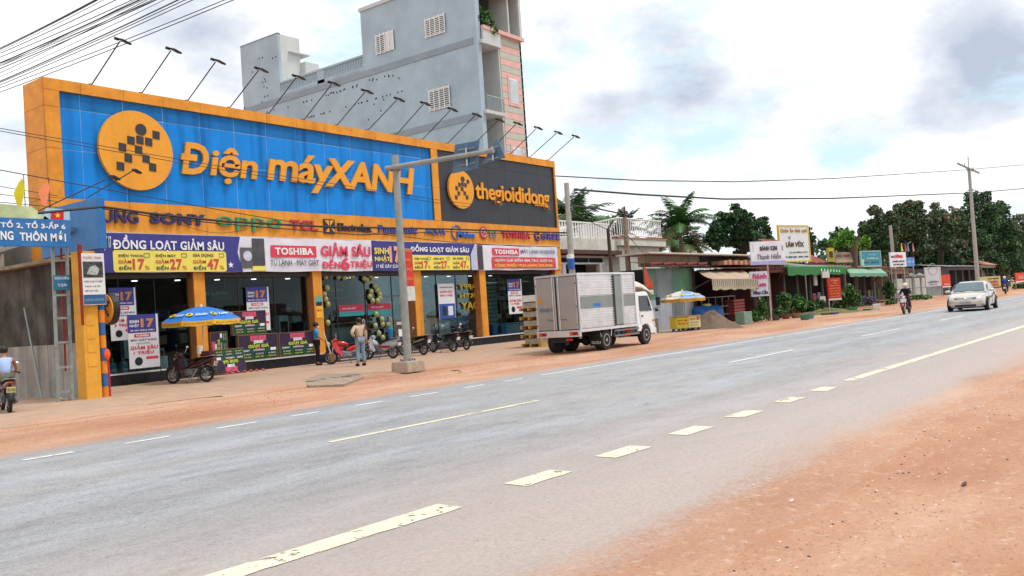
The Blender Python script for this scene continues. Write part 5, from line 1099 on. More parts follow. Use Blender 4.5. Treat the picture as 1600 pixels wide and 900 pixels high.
    B().add([(5.365,-w+.12,2.02),(5.365,w-.12,2.02),(5.612,w-.10,1.46),(5.612,-w+.10,1.46)],[(0,1,2,3)]).o('windscreen',GW,t).modifiers.new('s','SOLIDIFY').thickness=.012
    bx('bumper',M('#d8dadd',.4),t,5.66,5.80,-w,w,.38,.64,bev=.02); bx('grille',DKR,t,5.712,5.73,-.45,.45,.84,1.02)
    # roof fairing board with print, tilting forward over the windscreen
    fb=B().loft([[(4.30,y,2.18) ,(4.30,y,2.52)] for y in (-.8,.8)],cap=False) if False else B()
    V=[];F=[]
    for i,(x,z) in enumerate(((4.22,2.60),(4.6,2.62),(5.0,2.56),(5.5,2.42),(5.92,2.22))): V+=[(x,-.86,z-.26),(x,-.62,z),(x,.62,z),(x,.86,z-.26)]
    for i in range(4):
        for j in range(3): F.append((4*i+j,4*i+j+1,4*i+j+5,4*i+j+4))
    fo=B().add(V,F).o('roof_visor',M('#e4ded2',.4,.08,3,dirt='#c9a46a',dirta=.35),t,smooth=True); fo.modifiers.new('s','SOLIDIFY').thickness=.03
    B().cb((5.92,0,2.10),(.02,1.66,.20)).o('visor_lip',M('#e4ded2',.4,.08,3),t)
    return t
truck()
# ============================================================ saloon car
def car():
    t=thing('saloon_car','champagne beige four door saloon driving toward the camera on the far lane','car',(56.3,9.75,.02),R(181.0),local=True); t.scale=(1.16,1.16,1.12)
    PNT=M('#cdc0b4',.2,.04,2,metal=.3,coat=1.); GLS=M((.10,.15,.18),.05,.1,2,spec=.8); DK_=M((.015,.015,.016),.4)
    S=[(2.14,.50,.30,.44,.56),(2.06,.68,.22,.56,.66),(1.88,.78,.19,.62,.74),(1.5,.83,.18,.68,.84),(1.05,.85,.18,.76,.93),(.80,.85,.18,.84,.97),(0,.86,.18,.88,.98),(-.9,.86,.18,.90,1.0),(-1.5,.84,.19,.92,1.04),(-1.9,.80,.22,.90,1.04),(-2.08,.72,.28,.80,1.0),(-2.15,.60,.36,.66,.86)]
    def ring(x,w,zb,zl,zt): 
        P=[(w*.80,zb),(w*.98,zb+.10),(w,(zb+zl)/2+.04),(w*.97,zl),(w*.86,zt-.02),(w*.45,zt+.01),(0,zt+.02)]
        return [(x,y,z) for y,z in P]+[(x,-y,z) for y,z in P[-2::-1]]
    B().loft([ring(*s) for s in S]).o('body',PNT,t,smooth=True)
    C=[(1.08,.70,.92,.93),(.55,.68,.93,1.22),(.20,.65,.95,1.40),(-.2,.64,.95,1.46),(-.8,.63,.97,1.45),(-1.2,.62,.98,1.36),(-1.62,.62,1.0,1.08),(-1.75,.62,1.0,1.02)]
    def cr(x,w,zb,zt): return [(x,w+.11,zb),(x,w+.02 if zt>1.1 else w+.1,max(zb+.01,zt-.10)),(x,w*.86,zt-.01),(x,0,zt+.012),(x,-w*.86,zt-.01),(x,-w-.02 if zt>1.1 else -w-.1,max(zb+.01,zt-.10)),(x,-w-.11,zb)]
    B().loft([cr(*c) for c in C]).o('cabin',PNT,t,smooth=True)
    B().add([(.99,-.70,.975),(.99,.70,.975),(.30,.56,1.385),(.30,-.56,1.385)],[(0,1,2,3)]).o('windscreen',GLS,t).modifiers.new('s','SOLIDIFY').thickness=.025
    B().add([(-1.27,-.52,1.35),(-1.27,.52,1.35),(-1.66,.56,1.09),(-1.66,-.56,1.09)],[(0,1,2,3)]).o('rear_window',GLS,t).modifiers.new('s','SOLIDIFY').thickness=.02
    for s in (-1,1):
        for q in ([(.78,.98),(.10,.98),(.05,1.33),(.22,1.31)],[(.02,.98),(-.82,1.0),(-.84,1.34),(-.03,1.34)],[(-.90,1.0),(-1.30,1.03),(-.92,1.31)]):
            B().add([(x,s*(.788-.24*(z-.98)),z) for x,z in q],[tuple(range(len(q)))]).o('side_window',GLS,t).modifiers.new('s','SOLIDIFY').thickness=.02
        for x,xx in ((.92,0),(-.04,0),(-1.0,0)): B().box(x-.005,x+.005,min(s*.853,s*.863),max(s*.853,s*.863),.30,.93).o('door_gap',DK_,t)
        for x in (.12,-.82): B().cb((x,s*.872,.84),(.16,.02,.03)).o('door_handle',PNT,t)
        for x in (1.30,-1.27):
            B().lathe([(0,0),(.365,0),(.365,.02),(0,.02)],(x,s*.846-(.02 if s>0 else 0)+s*.012,.33),26,'Y').o('wheel_arch',DK_,t)
            wd=.19; y=s*.80
            wh_=B().lathe([(.19,-wd/2),(.29,-wd/2),(.31,-wd/2+.03),(.31,wd/2-.03),(.29,wd/2),(.19,wd/2)],(x,y,.31),26,'Y').o('wheel',RUBBER,t,smooth=True)
            b=B(); yy=y+s*wd/2
            for k in range(5):
                a=2*pi*k/5; b.cyl((x,yy,.31),(x+.19*cos(a),yy-s*.0,.31+.19*sin(a)),.035,.022,6)
            b.torus((x,yy-s*.01,.31),.195,.016,'Y',22,5); b.o('rim',M((.6,.6,.6),.25,metal=.8),wh_); B().lathe([(0,0),(.2,0)],(x,yy-s*.05,.31),18,'Y').o('brake_disc',DARKMET,wh_)
        B().sph((.82,s*.96,.99),(.09,.13,.075),12,8).o('mirror',PNT,t,smooth=True)
        B().loft([[(1.98,s*.46,.60),(1.98,s*.46,.66),(1.97,s*.5,.67)],[(1.90,s*.68,.60),(1.84,s*.70,.74),(1.80,s*.66,.78)],[(1.55,s*.835,.72),(1.50,s*.81,.82),(1.52,s*.76,.85)]]).o('headlight',M((.62,.65,.70),.08,spec=.9),t)
        B().sph((1.99,s*.60,.33),(.03,.075,.045),10,6).o('fog_light',M((.5,.48,.45),.2),t); B().sph((1.975,s*.62,.33),(.03,.13,.065),10,6).o('fog_recess',DK_,t)
        B().cb((-2.05,s*.62,.86),(.16,.22,.14),(0,0,s*.3)).o('tail_light',M('#a01818',.2),t,bev=.02)
    B().loft([[(2.10,y,.56+.05*abs(y)/.45),(2.125,y,.60+.05*abs(y)/.45),(2.06,y,.655+.02*abs(y)/.45)] for y in (-.46,-.25,0,.25,.46)],cap=True).o('grille',DK_,t)
    B().path([(2.075,-.47,.66),(2.13,-.2,.615),(2.15,0,.60),(2.13,.2,.615),(2.075,.47,.66)],.016,6).o('grille_bar',CHROME,t); B().path([(2.05,-.47,.70),(2.11,-.2,.68),(2.12,0,.675),(2.11,.2,.68),(2.05,.47,.70)],.012,6).o('grille_bar',CHROME,t); B().torus((2.155,0,.635),.045,.012,'X',16,5).o('badge',CHROME,t)
    B().cb((2.10,0,.29),(.10,.92,.11)).o('air_intake',DK_,t,bev=.03); pl=B().cb((2.165,0,.43),(.015,.48,.12)).o('number_plate',M('#a9a9a9',.5),t); text('51A-190.71',(2.175,-.21,.395),(0,1,0),Z_,.42,.07,M('#4c4c4c',.5),pl,depth=.002)
    for y in (-.35,.2): B().cyl((1.01,y,.985),(.98,y+.5,1.0),.012,n=5).o('wiper',BLACK,t)
    B().cb((0,0,.20),(3.4,1.4,.12)).o('underbody',DK_,t)
    return t
car()
# ============================================================ parasols
def parasol(label,c,apex,r,rimz,top,val,post,n=8,rz=0,writing=True,white=None):
    t=thing('parasol',label,'parasol',(c[0],c[1],0),rz,local=True)
    B().cyl((0,0,.02),(0,0,apex),.02,n=8).o('pole',WHITE,t); B().lathe([(.05,0),(.02,.08),(0,.1)],(0,0,apex),8).o('finial',WHITE,t)
    if post: B().lathe([(.24,0),(.24,.08),(.06,.14)],(0,0,0),16).o('base',M('#8a8a86',.8),t)
    def P(a,q):  # q 0 apex .. 1 rim, domed
        rr=r*q; return (rr*cos(a),rr*sin(a),apex-(apex-rimz)*(q**1.75))
    for i in range(n):
        a0=2*pi*i/n;a1=2*pi*(i+1)/n; V=[];F=[]
        for k in range(9):
            q=k/8
            for j in range(5):
                u=j/4; p0=Vector(P(a0,q));p1=Vector(P(a1,q)); p=p0.lerp(p1,u); p.z-=.035*sin(pi*u)*q; V.append(tuple(p))
        for k in range(8):
            for j in range(4): F.append((5*k+j,5*k+j+1,5*k+j+6,5*k+j+5))
        c_=white if (white and i==white_i(n)) else top
        o=B().add(V,F).o('canopy_panel',c_,t,smooth=True)
        # valance
        p0=Vector(P(a0,1));p1=Vector(P(a1,1)); v=B(); d=(p1-p0); m=8
        V=[];F=[]
        for j in range(m+1):
            p=p0.lerp(p1,j/m); p.z-=.035*sin(pi*j/m); V+=[tuple(p),(p.x*1.012,p.y*1.012,p.z-.16-(.012 if j%2 else 0))]
        for j in range(m): F.append((2*j,2*j+2,2*j+3,2*j+1))
        vo=v.add(V,F).o('valance',val,t); vo.modifiers.new('s','SOLIDIFY').thickness=.006
        B().path([P(a0,q/8) for q in range(9)],.007,4).o('rib',STEEL,t)
        if writing:
            U=d.normalized(); mid=(p0+p1)/2; Nn=Vector((mid.x,mid.y,0)).normalized(); text('BÁN TRẢ GÓP - ĐẶT HÀNG ONLINE',mid-U*d.length*.44+Nn*.03-Vector((0,0,.15)),U,(Nn*.1+Vector((0,0,1))),d.length*.88,.075,M('#6b3a14',.6),vo,depth=.002)
            # emblem and word on the panel
            a=(a0+a1)/2; q=.80; c0=Vector(P(a,q)); c0.x*=.93; c0.y*=.93; c1=Vector(P(a,q-.25)); c1.x*=.93;c1.y*=.93; Vv=(c1-c0).normalized(); Nm=U.cross(Vv)
            org=c0-U*d.length*.28+Nm*.03; B().prism(circ(.115,18),org+Vv*.06,U,Vv,.006).o('print_disc',M('#ecd040',.5),o)
            text('Điện máy',org+U*.16+Vv*.11+Nm*.0,U,Vv,.36,.06,M('#9fc4e8',.5),o,depth=.003,shear=.2); text('XANH',org+U*.16-Vv*.03,U,Vv,.42,.12,M('#e8eef4',.5),o,depth=.003,shear=.2,bold=.03)
            B().prism([(-.05,-.06),(-.02,-.06),(0,0),(.03,-.05),(.06,-.04),(.02,.03),(.06,.05),(.0,.07),(-.05,.03)],org+Vv*.06+Nm*.005,U,Vv,.003).o('print_figure',M('#3c3010',.5),o)
    return t
def white_i(n): return 5
c=PY(318,540,26.7); parasol('blue parasol with yellow valance open over the parked old motorbike',(c.x,26.7),2.56,1.32,2.10,M('#2276cf',.55,.06,3),M('#e8b53a',.6,.08,5),True,rz=R(-62))
c=PY(1069,500,21); parasol('faded pale blue parasol with yellow valance above the yellow street cart',(c.x,21.0),2.16,1.16,1.78,M('#8fa8c8',.7,.12,3),M('#c9952e',.7,.15,5),False,rz=R(-70),writing=True,white=M('#d8cfc2',.7))
# the cart
ca=thing('street_cart','small yellow and cream food cart with red lettering under the faded parasol','cart',(c.x-.1,20.9,0),R(-28),local=True)
CY=M('#d2b93c',.6,.1,6); CC=M('#d9cf9a',.6,.1,6)
B().cb((-.38,0,.50),(.74,.62,.56)).o('cabinet',CY,ca,bev=.01); B().cb((.38,0,.52),(.74,.62,.60)).o('cabinet',CC,ca,bev=.01); B().cb((0,0,.83),(1.6,.7,.04)).o('counter_top',M('#b9a24a',.6),ca)
for i,s in enumerate(('NƯỚC MÍA','SIÊU SẠCH')): text(s,(-.70,-.315,.58-.17*i),X_,Z_,.62,.11,M('#b02818',.6),ca,depth=.004,bold=.03)
text('TRÀ ĐÁ',(.07,-.315,.62),X_,Z_,.36,.12,M('#c05a28',.6),ca,depth=.004,bold=.03); bx('panel_print',M('#c8606a',.6),ca,.5,.7,-.317,-.312,.6,.78)
for i in range(2): text('GIẢI KHÁT',(.1,-.315,.46-.14*i),X_,Z_,.55,.07,M('#44503c',.6),ca,depth=.004)
for x in (-.6,.0,.62):
    for y in (-.25,.25): B().torus((x,y,.10),.07,.03,'Y',14,6).cyl((x,y,.1),(x,y,.22),.02,n=6).o('castor',RUBBER,ca)
# ============================================================ cartons, posters and goods at the windows
PUR=M('#35233f',.55,.35,5); GRN=M('#1c4a35',.55,.15,6); LIME=M('#cfe03c',.5); PINKP=M('#c8506a',.55,.5,14); KR=M('#8a6a4c',.8)
def carton(label,O,U,V,w,h,th=.16):
    O=Vector(O);U=Vector(U).normalized();V=Vector(V).normalized();Nn=U.cross(V)
    t=thing('television_carton',label,'carton',O,group='printed television cartons by the window'); W=Vector((0,0,0))
    B().prism([(0,0),(w,0),(w,h),(0,h)],O,U,V,th).o('box',KR,t)
    def pp(x0,x1,y0,y1,m,nm,k=.004): return B().prism([(x0*w,y0*h),(x1*w,y0*h),(x1*w,y1*h),(x0*w,y1*h)],O+Nn*k,U,V,.003).o(nm,m,t)
    pp(.01,.99,.02,.46,GRN,'green_print'); pp(.01,.99,.46,.98,PUR,'purple_print'); pp(.30,.70,.74,.95,PINKP,'picture_print',.006); pp(.38,.62,.64,.76,M('#cdd2d8',.5,.3,12),'picture_print',.008)
    text('GIẢM GIÁ',O+U*w*.24+V*h*.47+Nn*.009,U,V,w*.52,h*.17,LIME,t,depth=.004,bold=.03)
    for i,x in enumerate((.06,.38,.70)):
        pp(x,x+.26,.06,.30,M('#12291f',.5),'price_print',.007); text(('32 INCH','55 INCH','43 INCH')[i],O+U*w*(x+.03)+V*h*.20+Nn*.011,U,V,w*.2,h*.06,TW,t,depth=.003); text(('GIẢM 30%','GIẢM 40%','GIẢM 20%')[i],O+U*w*(x+.02)+V*h*.09+Nn*.011,U,V,w*.22,h*.08,M('#c8d860',.5),t,depth=.003)
    text('SONY',O+U*w*.07+V*h*.34+Nn*.009,U,V,w*.2,h*.07,TW,t,depth=.003,bold=.03); text('SAMSUNG',O+U*w*.36+V*h*.35+Nn*.009,U,V,w*.28,h*.06,TW,t,depth=.003,bold=.02)
    pp(.80,.94,.33,.44,TW,'logo_print',.009); pp(.42,.56,.42,.46,PINKP,'strip_print',.010)
    return t
def cpx(label,p0,p1,Y,**k):
    a=PY(*p0,Y);b=PY(*p1,Y); return carton(label,(a.x,Y,k.pop('z0',a.z)),X_,Z_,b.x-a.x,k.pop('h',b.z-a.z))
cpx('printed television carton on the sill just left of the door pillar',(438,562),(492,512),29.18,z0=.46,h=.98)
cpx('printed television carton on the sill directly beneath another carton',(374,566),(433,519),29.18,z0=.46,h=1.0)
cpx('printed television carton standing on top of another carton behind the parasol',(364,521),(415,485),29.18,z0=1.47,h=.93)
a=PY(357,556,29.1); carton('printed television carton standing on its end beside the orange pillar',(a.x,29.1,.46),(0,0,1),(-1,0,0),1.2,.74,.2)
a=PY(384,588,28.3); carton('printed television carton placed upside down on the pavement by the plinth',(a.x+.25,28.72,1.0),(-1,0,0),(0,-.18,-1),1.30,.92,.18)
lt=B(); 
for i in range(7): p=G(344+i*9,588-i*1.1); lt.cb((p.x,28.35,.08),(.16,.10,.05),(random.random(),random.random(),random.random()))
lt.o('litter',M('#c9605a',.7,.5,8),label='crumpled red and white paper at the foot of the upside down carton',cat='litter')
def poster(label,p0,p1,Y,l1,l2,l3,l4,img=0,stand=True,tilt=0):
    a=PY(*p0,Y);b=PY(*p1,Y); w=b.x-a.x;h=b.z-a.z; t=thing('poster',label,'poster',(a.x,Y,a.z))
    bx('sheet',M('#dcdde2',.5,.03),t,a.x,b.x,Y,Y+.012,a.z,b.z); f=lambda x0,x1,y0,y1,m,n,k=.003: B().prism([(x0*w,y0*h),(x1*w,y0*h),(x1*w,y1*h),(x0*w,y1*h)],(a.x,Y-k,a.z),X_,Z_,.002).o(n,m,t)
    if img!=2:
        f(.0,.93,.66,1,NV,'blue_print'); tx=lambda s,x,y,ww,hh,m,**k: text(s,(a.x+x*w,Y-.008,a.z+y*h),X_,Z_,ww*w,hh*h,m,t,depth=.003,**k)
        tx('SINH',.06,.84,.3,.06,TW,bold=.03); tx('NHẬT',.06,.76,.3,.07,TW,bold=.03); tx('17',.42,.75,.44,.17,M('#c98050',.5),bold=.06); tx('BẺ GÃY SỪNG TRÂU',.08,.69,.78,.035,TW,bold=.02)
        f(.2,.72,.575,.64,M('#c8283c',.5),'red_print',.005); tx('TOSHIBA',.24,.585,.44,.042,TW,bold=.04)
        tx(l1,.08,.50,.84,.055,TXN,bold=.01); tx(l2,.25,.455,.45,.028,TXN); tx(l3,.05,.35,.9,.085,RED,bold=.03,each=True); tx(l4,.15,.25,.66,.085,RED,bold=.03)
        f(.55,.95,.16,.21,RED,'red_print',.005); B().prism(circ(.13*w,16),(a.x+.3*w,Y-.006,a.z+.13*h),X_,Z_,.003).o('product_print',M('#23262e',.4),t)
    else:
        f(.02,.98,.0,.42,M('#2c4f9c',.5,.2,4),'blue_print'); f(.2,.45,.08,.35,M('#1c2430',.4),'product_print',.006); f(.55,.85,.08,.35,M('#d4d8e0',.4),'product_print',.006)
        for s,y,m,hh in ((l1,.87,TXN,.05),(l3,.74,RED,.07),(l4,.62,RED,.09)): text(s,(a.x+.1*w,Y-.008,a.z+y*h),X_,Z_,.8*w,hh*h,m,t,depth=.003,bold=.03)
    if stand: B().cyl((a.x+w*1.03,Y+.03,.46 if Y>28.9 else .0),(a.x+w*1.03,Y+.03,b.z+.06),.014,n=6).o('stand',DARKMET,t)
    return t
poster('fridge sale poster at the left window, partly behind another poster',(174,533),(211,449),29.30,'TỦ LẠNH','INVERTER','GIẢM SÂU','6 TRIỆU')
poster('washing machine sale poster standing in front of the left window',(203,577),(246,490),28.55,'MÁY GIẶT 8.5KG','LỒNG NGANG','GIẢM SÂU','1 TRIỆU')
poster('sale poster hanging in the second window behind a carton',(388,518),(419,448),29.30,'MÁY GIẶT 8.5KG','LỒNG NGANG','GIẢM SÂU','1 TRIỆU')
poster('blue and white fridge poster in the window right of the lamp post',(687,498),(709,443),29.30,'TOÀN BỘ TỦ LẠNH','','GIẢM SÂU','ĐẾN 2 TRIỆU',img=2,stand=False)
poster('small sale poster in the rightmost window beside the truck',(796,491),(814,436),29.25,'MÁY LẠNH','','GIẢM SÂU','1.5 TRIỆU')
# balloons round the entrance
BAL=M('#a3a56c',.35,.06,6,spec=.6); i=0
bn=['over the left door','beside the left door pillar','by the right door','under the banner above the entrance']
zb_=[(310,260),(325,295),(325,425),(325,580),(655,165),(620,240),(690,225),(672,195),(665,365),(705,400),(710,435),(660,445),(685,500),(712,530),(660,570),(300,225),(320,180),(470,90),(580,110),(620,90),(500,95),(400,100),(350,85),(640,110),(750,440),(310,100),(440,105),(600,125),(630,205),(690,250),(640,270),(675,270)]
ORD=('topmost','second highest','third highest','fourth highest','fifth highest','sixth highest','seventh highest','eighth highest','ninth highest','tenth highest','eleventh highest','twelfth highest','thirteenth highest','fourteenth highest','fifteenth highest','sixteenth highest','lowest')
zones={}
for x,y in zb_: zones.setdefault('top' if y<130 else ('left' if x<400 else 'right'),[]).append((x,y))
for zn,L_ in zones.items():
    L_.sort(key=lambda q:q[0] if zn=='top' else q[1])
    for k,(x,y) in enumerate(L_):
        p=PY(440+x/4.5,410+y/4.5,29.33); l=('pale balloon under the banner, number %s from the left'%('one two three four five six seven eight nine ten eleven twelve'.split()[k])) if zn=='top' else '%s pale yellow green balloon %s of the entrance doors'%(ORD[k],zn)
        B().sph((p.x,p.y,p.z),(.115,.115,.135),12,9).cyl((p.x,p.y,p.z-.17),(p.x,p.y,p.z-.14),.012,.004,6).o('balloon',BAL,smooth=True,label=l,cat='balloon',group='balloons round the entrance')
for k,(x0,y0,x1,y1,s) in enumerate(((1290,150,1390,190,'HAPPY'),(1300,215,1390,250,'BIRTH'),(1310,275,1375,330,'DAY'))):
    a=PY(440+x0/4.5,410+y1/4.5,29.33);b=PY(440+x1/4.5,410+y0/4.5,29.33)
    if k==0: hb=thing('foil_lettering','gold mirrored birthday letters hung inside the window by the fourth pillar','lettering',(a.x,29.33,a.z))
    text(s,(a.x-.5,29.35,a.z),X_,Z_,b.x-a.x+.6,b.z-a.z,M('#c9a93c',.3,metal=.6),hb,depth=.05,flip=True,bold=.02,each=False)
# water bottles, appliances and shelves indoors
def jug(x,y,z,label):
    t=thing('water_jug',label,'water jug',(x,y,z),group='water jugs in the left window'); 
    B().lathe([(.13,0),(.14,.03),(.14,.14),(.125,.16),(.14,.18),(.14,.30),(.12,.35),(.035,.42),(.035,.46)],(x,y,z),16).o('bottle',M('#5f8f9c',.2,.1,5,spec=.7),t,smooth=True); B().cyl((x,y,z+.45),(x,y,z+.50),.04,n=10).o('cap',M('#6cc83c',.5),t)
p=PY(193,575,29.7); jug(p.x,29.7,.46,'blue water jug with green cap behind the washing machine poster'); jug(p.x-.34,29.8,.46,'water jug standing left of the green capped one'); 
APP=M('#c6ccd0',.35,.04,3); APB=M('#5b86c0',.4,.15,4); APD=M('#2a2d33',.35,.1,4)
def appl(px0,py0,px1,py1,Y,m,label,door=True):
    a=PY(px0,py1,Y);b=PY(px1,py0,Y); z0=.455; t=thing('appliance',label,'appliance',((a.x+b.x)/2,Y,z0)); h=b.z-z0
    bx('cabinet',m,t,a.x,b.x,Y,Y+.6,z0,z0+h,bev=.01)
    if door: bx('door',M('#aeb6ba',.3,.05),t,a.x+.06,b.x-.06,Y-.02,Y-.002,z0+h*.12,z0+h*.55); bx('door',M('#bcc4c8',.3,.05),t,a.x+.06,b.x-.06,Y-.02,Y-.002,z0+h*.58,z0+h*.94); bx('control_panel',APD,t,a.x+.1,b.x-.3,Y-.03,Y-.021,z0+h*.86,z0+h*.91)
    else: B().lathe([(.0,0),(.22,0),(.22,.03),(0,.03)],((a.x+b.x)/2,Y-.03,z0+h*.5),18,'Y').o('drum_door',APD,t)
for q in ((655,497,671,520,29.9,APP,'white appliance just right of the third pillar'),(672,488,680,520,30.2,APP,'tall white appliance beside the third pillar'),(681,497,689,520,29.9,APP,'white appliance left of the fridge poster base'),(690,500,703,520,29.95,APP,'wide white appliance beneath the fridge poster'),(716,494,732,522,29.9,APB,'blue wrapped appliance near the fourth pillar'),(734,497,746,524,30.1,APD,'dark washing machine beside the fourth pillar'),(771,505,791,523,29.8,APB,'blue boxed appliance on the floor of the last window'),(792,503,817,520,29.8,APP,'pale green boxed appliance beside the truck'),(252,556,262,574,29.8,APP,'small white cabinet low in the left window')): appl(*q,door=q[5] is APP)
def shelf(x0,x1,y,zt_=2.6,label='x',cols=None):
    t=thing('display_shelf',label,'shelf',((x0+x1)/2,y,.46)); 
    for x in (x0,x1-.05): bx('upright',APD,t,x,x+.05,y,y+.5,.46,zt_)
    z=.7
    while z<zt_:
        bx('shelf_board',M('#4a4d52',.6),t,x0+.05,x1-.05,y,y+.5,z,z+.03); x=x0+.1
        while x<x1-.35:
            w=random.uniform(.25,.6); h=random.uniform(.2,.42)
            if random.random()<.8: bx('carton',M(random.choice(cols or ('#8a8f98','#a33a34','#3a5f8a','#b9b4a8','#6b4a34','#c9a070','#2c2f36','#d0d4d8')),.6,.15,6),t,x,min(x+w,x1-.06),y+.03,y+.4,z+.031,z+.03+h)
            x+=w+.06
        z+=.55
shelf(15.2,18.4,34,2.4,'display shelf of mixed boxes deep inside the left window'); shelf(19.8,23.6,33.5,2.6,'display shelf deep inside the second window'); shelf(25.4,29.6,34.5,2.6,'display shelf seen through the entrance'); shelf(31.3,35,32.2,2.7,'display shelf of boxes inside the third window'); shelf(36.4,41.8,31.8,3.3,'tall display shelf inside the last window',('#b9b4a8','#c9ccd0','#8a8f98','#a08060','#d8d8d4'))
tw_=thing('pale_grid','pale grid of small squares behind the last window','display board',(37,30.2,.46))  # pale squares on a darker backing, set behind the glass
for i in range(9):
    for j in range(12): bx('tile',M('#b4bfb8',.5,.15,5),tw_,36.5+i*.2,36.66+i*.2,30.2,30.24,1.0+j*.22,1.17+j*.22)
bx('backing',M('#5f6a66',.7),tw_,36.45,38.3,30.245,30.3,.95,3.65)
rb_=B().box(17.0,18.2,33.0,33.06,2.0,3.4); rb_.o('hanging_sign',M('#7c1f22',.6,.3,2),label='dark red hanging sign deep inside the left window',cat='sign')
# folded blue umbrella on display and stacked pallets behind the truck
p=PY(608,512,29.2); B().lathe([(.02,0),(.16,.75),(.14,.8),(.05,.75)],(p.x,29.15,.5),10).cyl((p.x,29.15,.46),(p.x,29.15,1.6),.014,n=6).o('folded_parasol',M('#2f86b8',.6,.1,5),label='folded blue parasol standing beside the right door',cat='parasol')
pt=thing('pallet_stack','stack of yellow wooden crates with white goods behind the silver truck','pallet stack',(32.4,22.6,0)); YW=M('#c49a4c',.75,.12,8); WG=M('#b9b2a0',.7,.15,8,dirt='#8a7c5c',dirta=.4)
for k in range(5):
    z=.06+k*.40; bx('goods',WG,pt,31.7,33.5,22.75,23.6,z+.13,z+.36)
    for y in (22.65,23.15,23.6): bx('plank',YW,pt,31.55,33.6,y,y+.1,z,z+.12)
    for x in (31.55,32.2,32.85,33.5): bx('plank',YW,pt,x,x+.1,22.62,23.72,z+.125,z+.145)
for x in (31.5,32.5,33.55): bx('upright',YW,pt,x,x+.09,22.55,22.61,.05,2.15)
bx('top_box',M('#e4e2dc',.6),pt,31.6,32.4,22.8,23.5,2.06,2.35)

# more goods close behind the glass
def tv(x,y,z,w,label,tone='#1a2430'):
    h=w*.58; t=thing('television',label,'television',(x,y,z),group='televisions behind the glass'); bx('frame',BLACK,t,x-w/2,x+w/2,y,y+.05,z,z+h); bx('screen',M(tone,.15,.5,2),t,x-w/2+.03,x+w/2-.03,y-.006,y-.001,z+.03,z+h-.03); bx('stand',DARKMET,t,x-.15,x+.15,y-.05,y+.12,z-.04,z-.002)
tvl=('left of the parasol','behind the parasol','right of the tall poster','beside the second pillar','near the door')
for k,(x,y,z,w,c_) in enumerate(((17.6,31.2,1.35,.9,'#2c4a5c'),(18.3,32.2,2.2,.8,'#5c2c30'),(21.6,31.4,1.5,1.1,'#1f3a44'),(23.2,31.0,1.6,.95,'#34506a'),(20.4,32.4,2.3,1.0,'#6a2c38'))): tv(x,y,z,w,'dark television on show inside the windows, %s'%tvl[k],c_)
def hang(x,y,z,w,h,c_,label,s_=None):
    t=thing('hanging_board',label,'promotional board',(x,y,z)); bx('board',M(c_,.6,.12,3),t,x-w/2,x+w/2,y,y+.03,z,z+h); B().cyl((x-w*.35,y+.01,z+h),(x-w*.35,y+.01,3.9),.008,n=4).cyl((x+w*.35,y+.01,z+h),(x+w*.35,y+.01,3.9),.008,n=4).o('hanger',STEEL,t)
    if s_: text(s_,(x-w*.4,y-.004,z+h*.3),X_,Z_,w*.8,h*.4,TW,t,depth=.004)
hang(16.4,31,2.9,1.7,.6,'#6c1f2a','dark red hanging board inside the left window','TRẢ GÓP 0%'); hang(21.2,31.5,2.95,1.9,.55,'#1f5a54','teal hanging board inside the second window','ĐIỆN LẠNH'); hang(27.6,31.8,3.0,2.2,.5,'#7c2030','dark red hanging board above the entrance aisle','THU NGÂN'); hang(33.0,31,3.0,1.6,.5,'#27406c','navy hanging board inside the fourth window','GIA DỤNG'); hang(39,30.6,3.1,2.2,.45,'#7c5a2c','brown hanging board inside the last window','TỦ LẠNH')
for k,(x,y,z,w,h,d,c_,l) in enumerate(((15.6,30.4,.455,.6,1.1,.5,'#39444a','dark appliance behind the water jugs'),(16.3,31.0,.455,.7,.9,.5,'#454f58','grey appliance at the left window centre'),(18.0,30.3,.455,.55,.75,.5,'#9aa5a8','pale low cabinet left of the first parasol pillar'),(17.2,30.8,.455,.6,1.3,.5,'#2c3840','tall dark fan box in the left window'),(20.2,30.5,1.0,.7,.5,.4,'#8f9aa0','pale box on the floor of the second window'),(23.8,30.3,.455,.5,1.7,.4,'#b0b6b8','pale draped display left of the door pillar'),(22.6,30.6,.455,.9,1.5,.4,'#3c464c','dark cabinet in the second window'),(25.4,30.6,.455,.6,1.4,.5,'#30566c','blue display stand left inside the entrance'),(29.8,30.8,.455,.7,1.3,.5,'#385a70','blue display stand right inside the entrance'),(28.6,32,.455,1.4,1.0,.6,'#b4b8b8','white service counter inside the entrance'),(26.6,32.4,.455,.8,1.2,.5,'#7c3c30','red brown kiosk inside the entrance'))):
    t=thing('display_unit',l,'display unit',(x,y,z)); bx('cabinet',M(c_,.4,.15,4),t,x-w/2,x+w/2,y,y+d,z,z+h,bev=.01); bx('face_panel',M('#10161a',.2,.2,3) if k%3 else M('#c4c8c8',.4,.1,4),t,x-w*.38,x+w*.38,y-.012,y-.002,z+h*.35,z+h*.85)
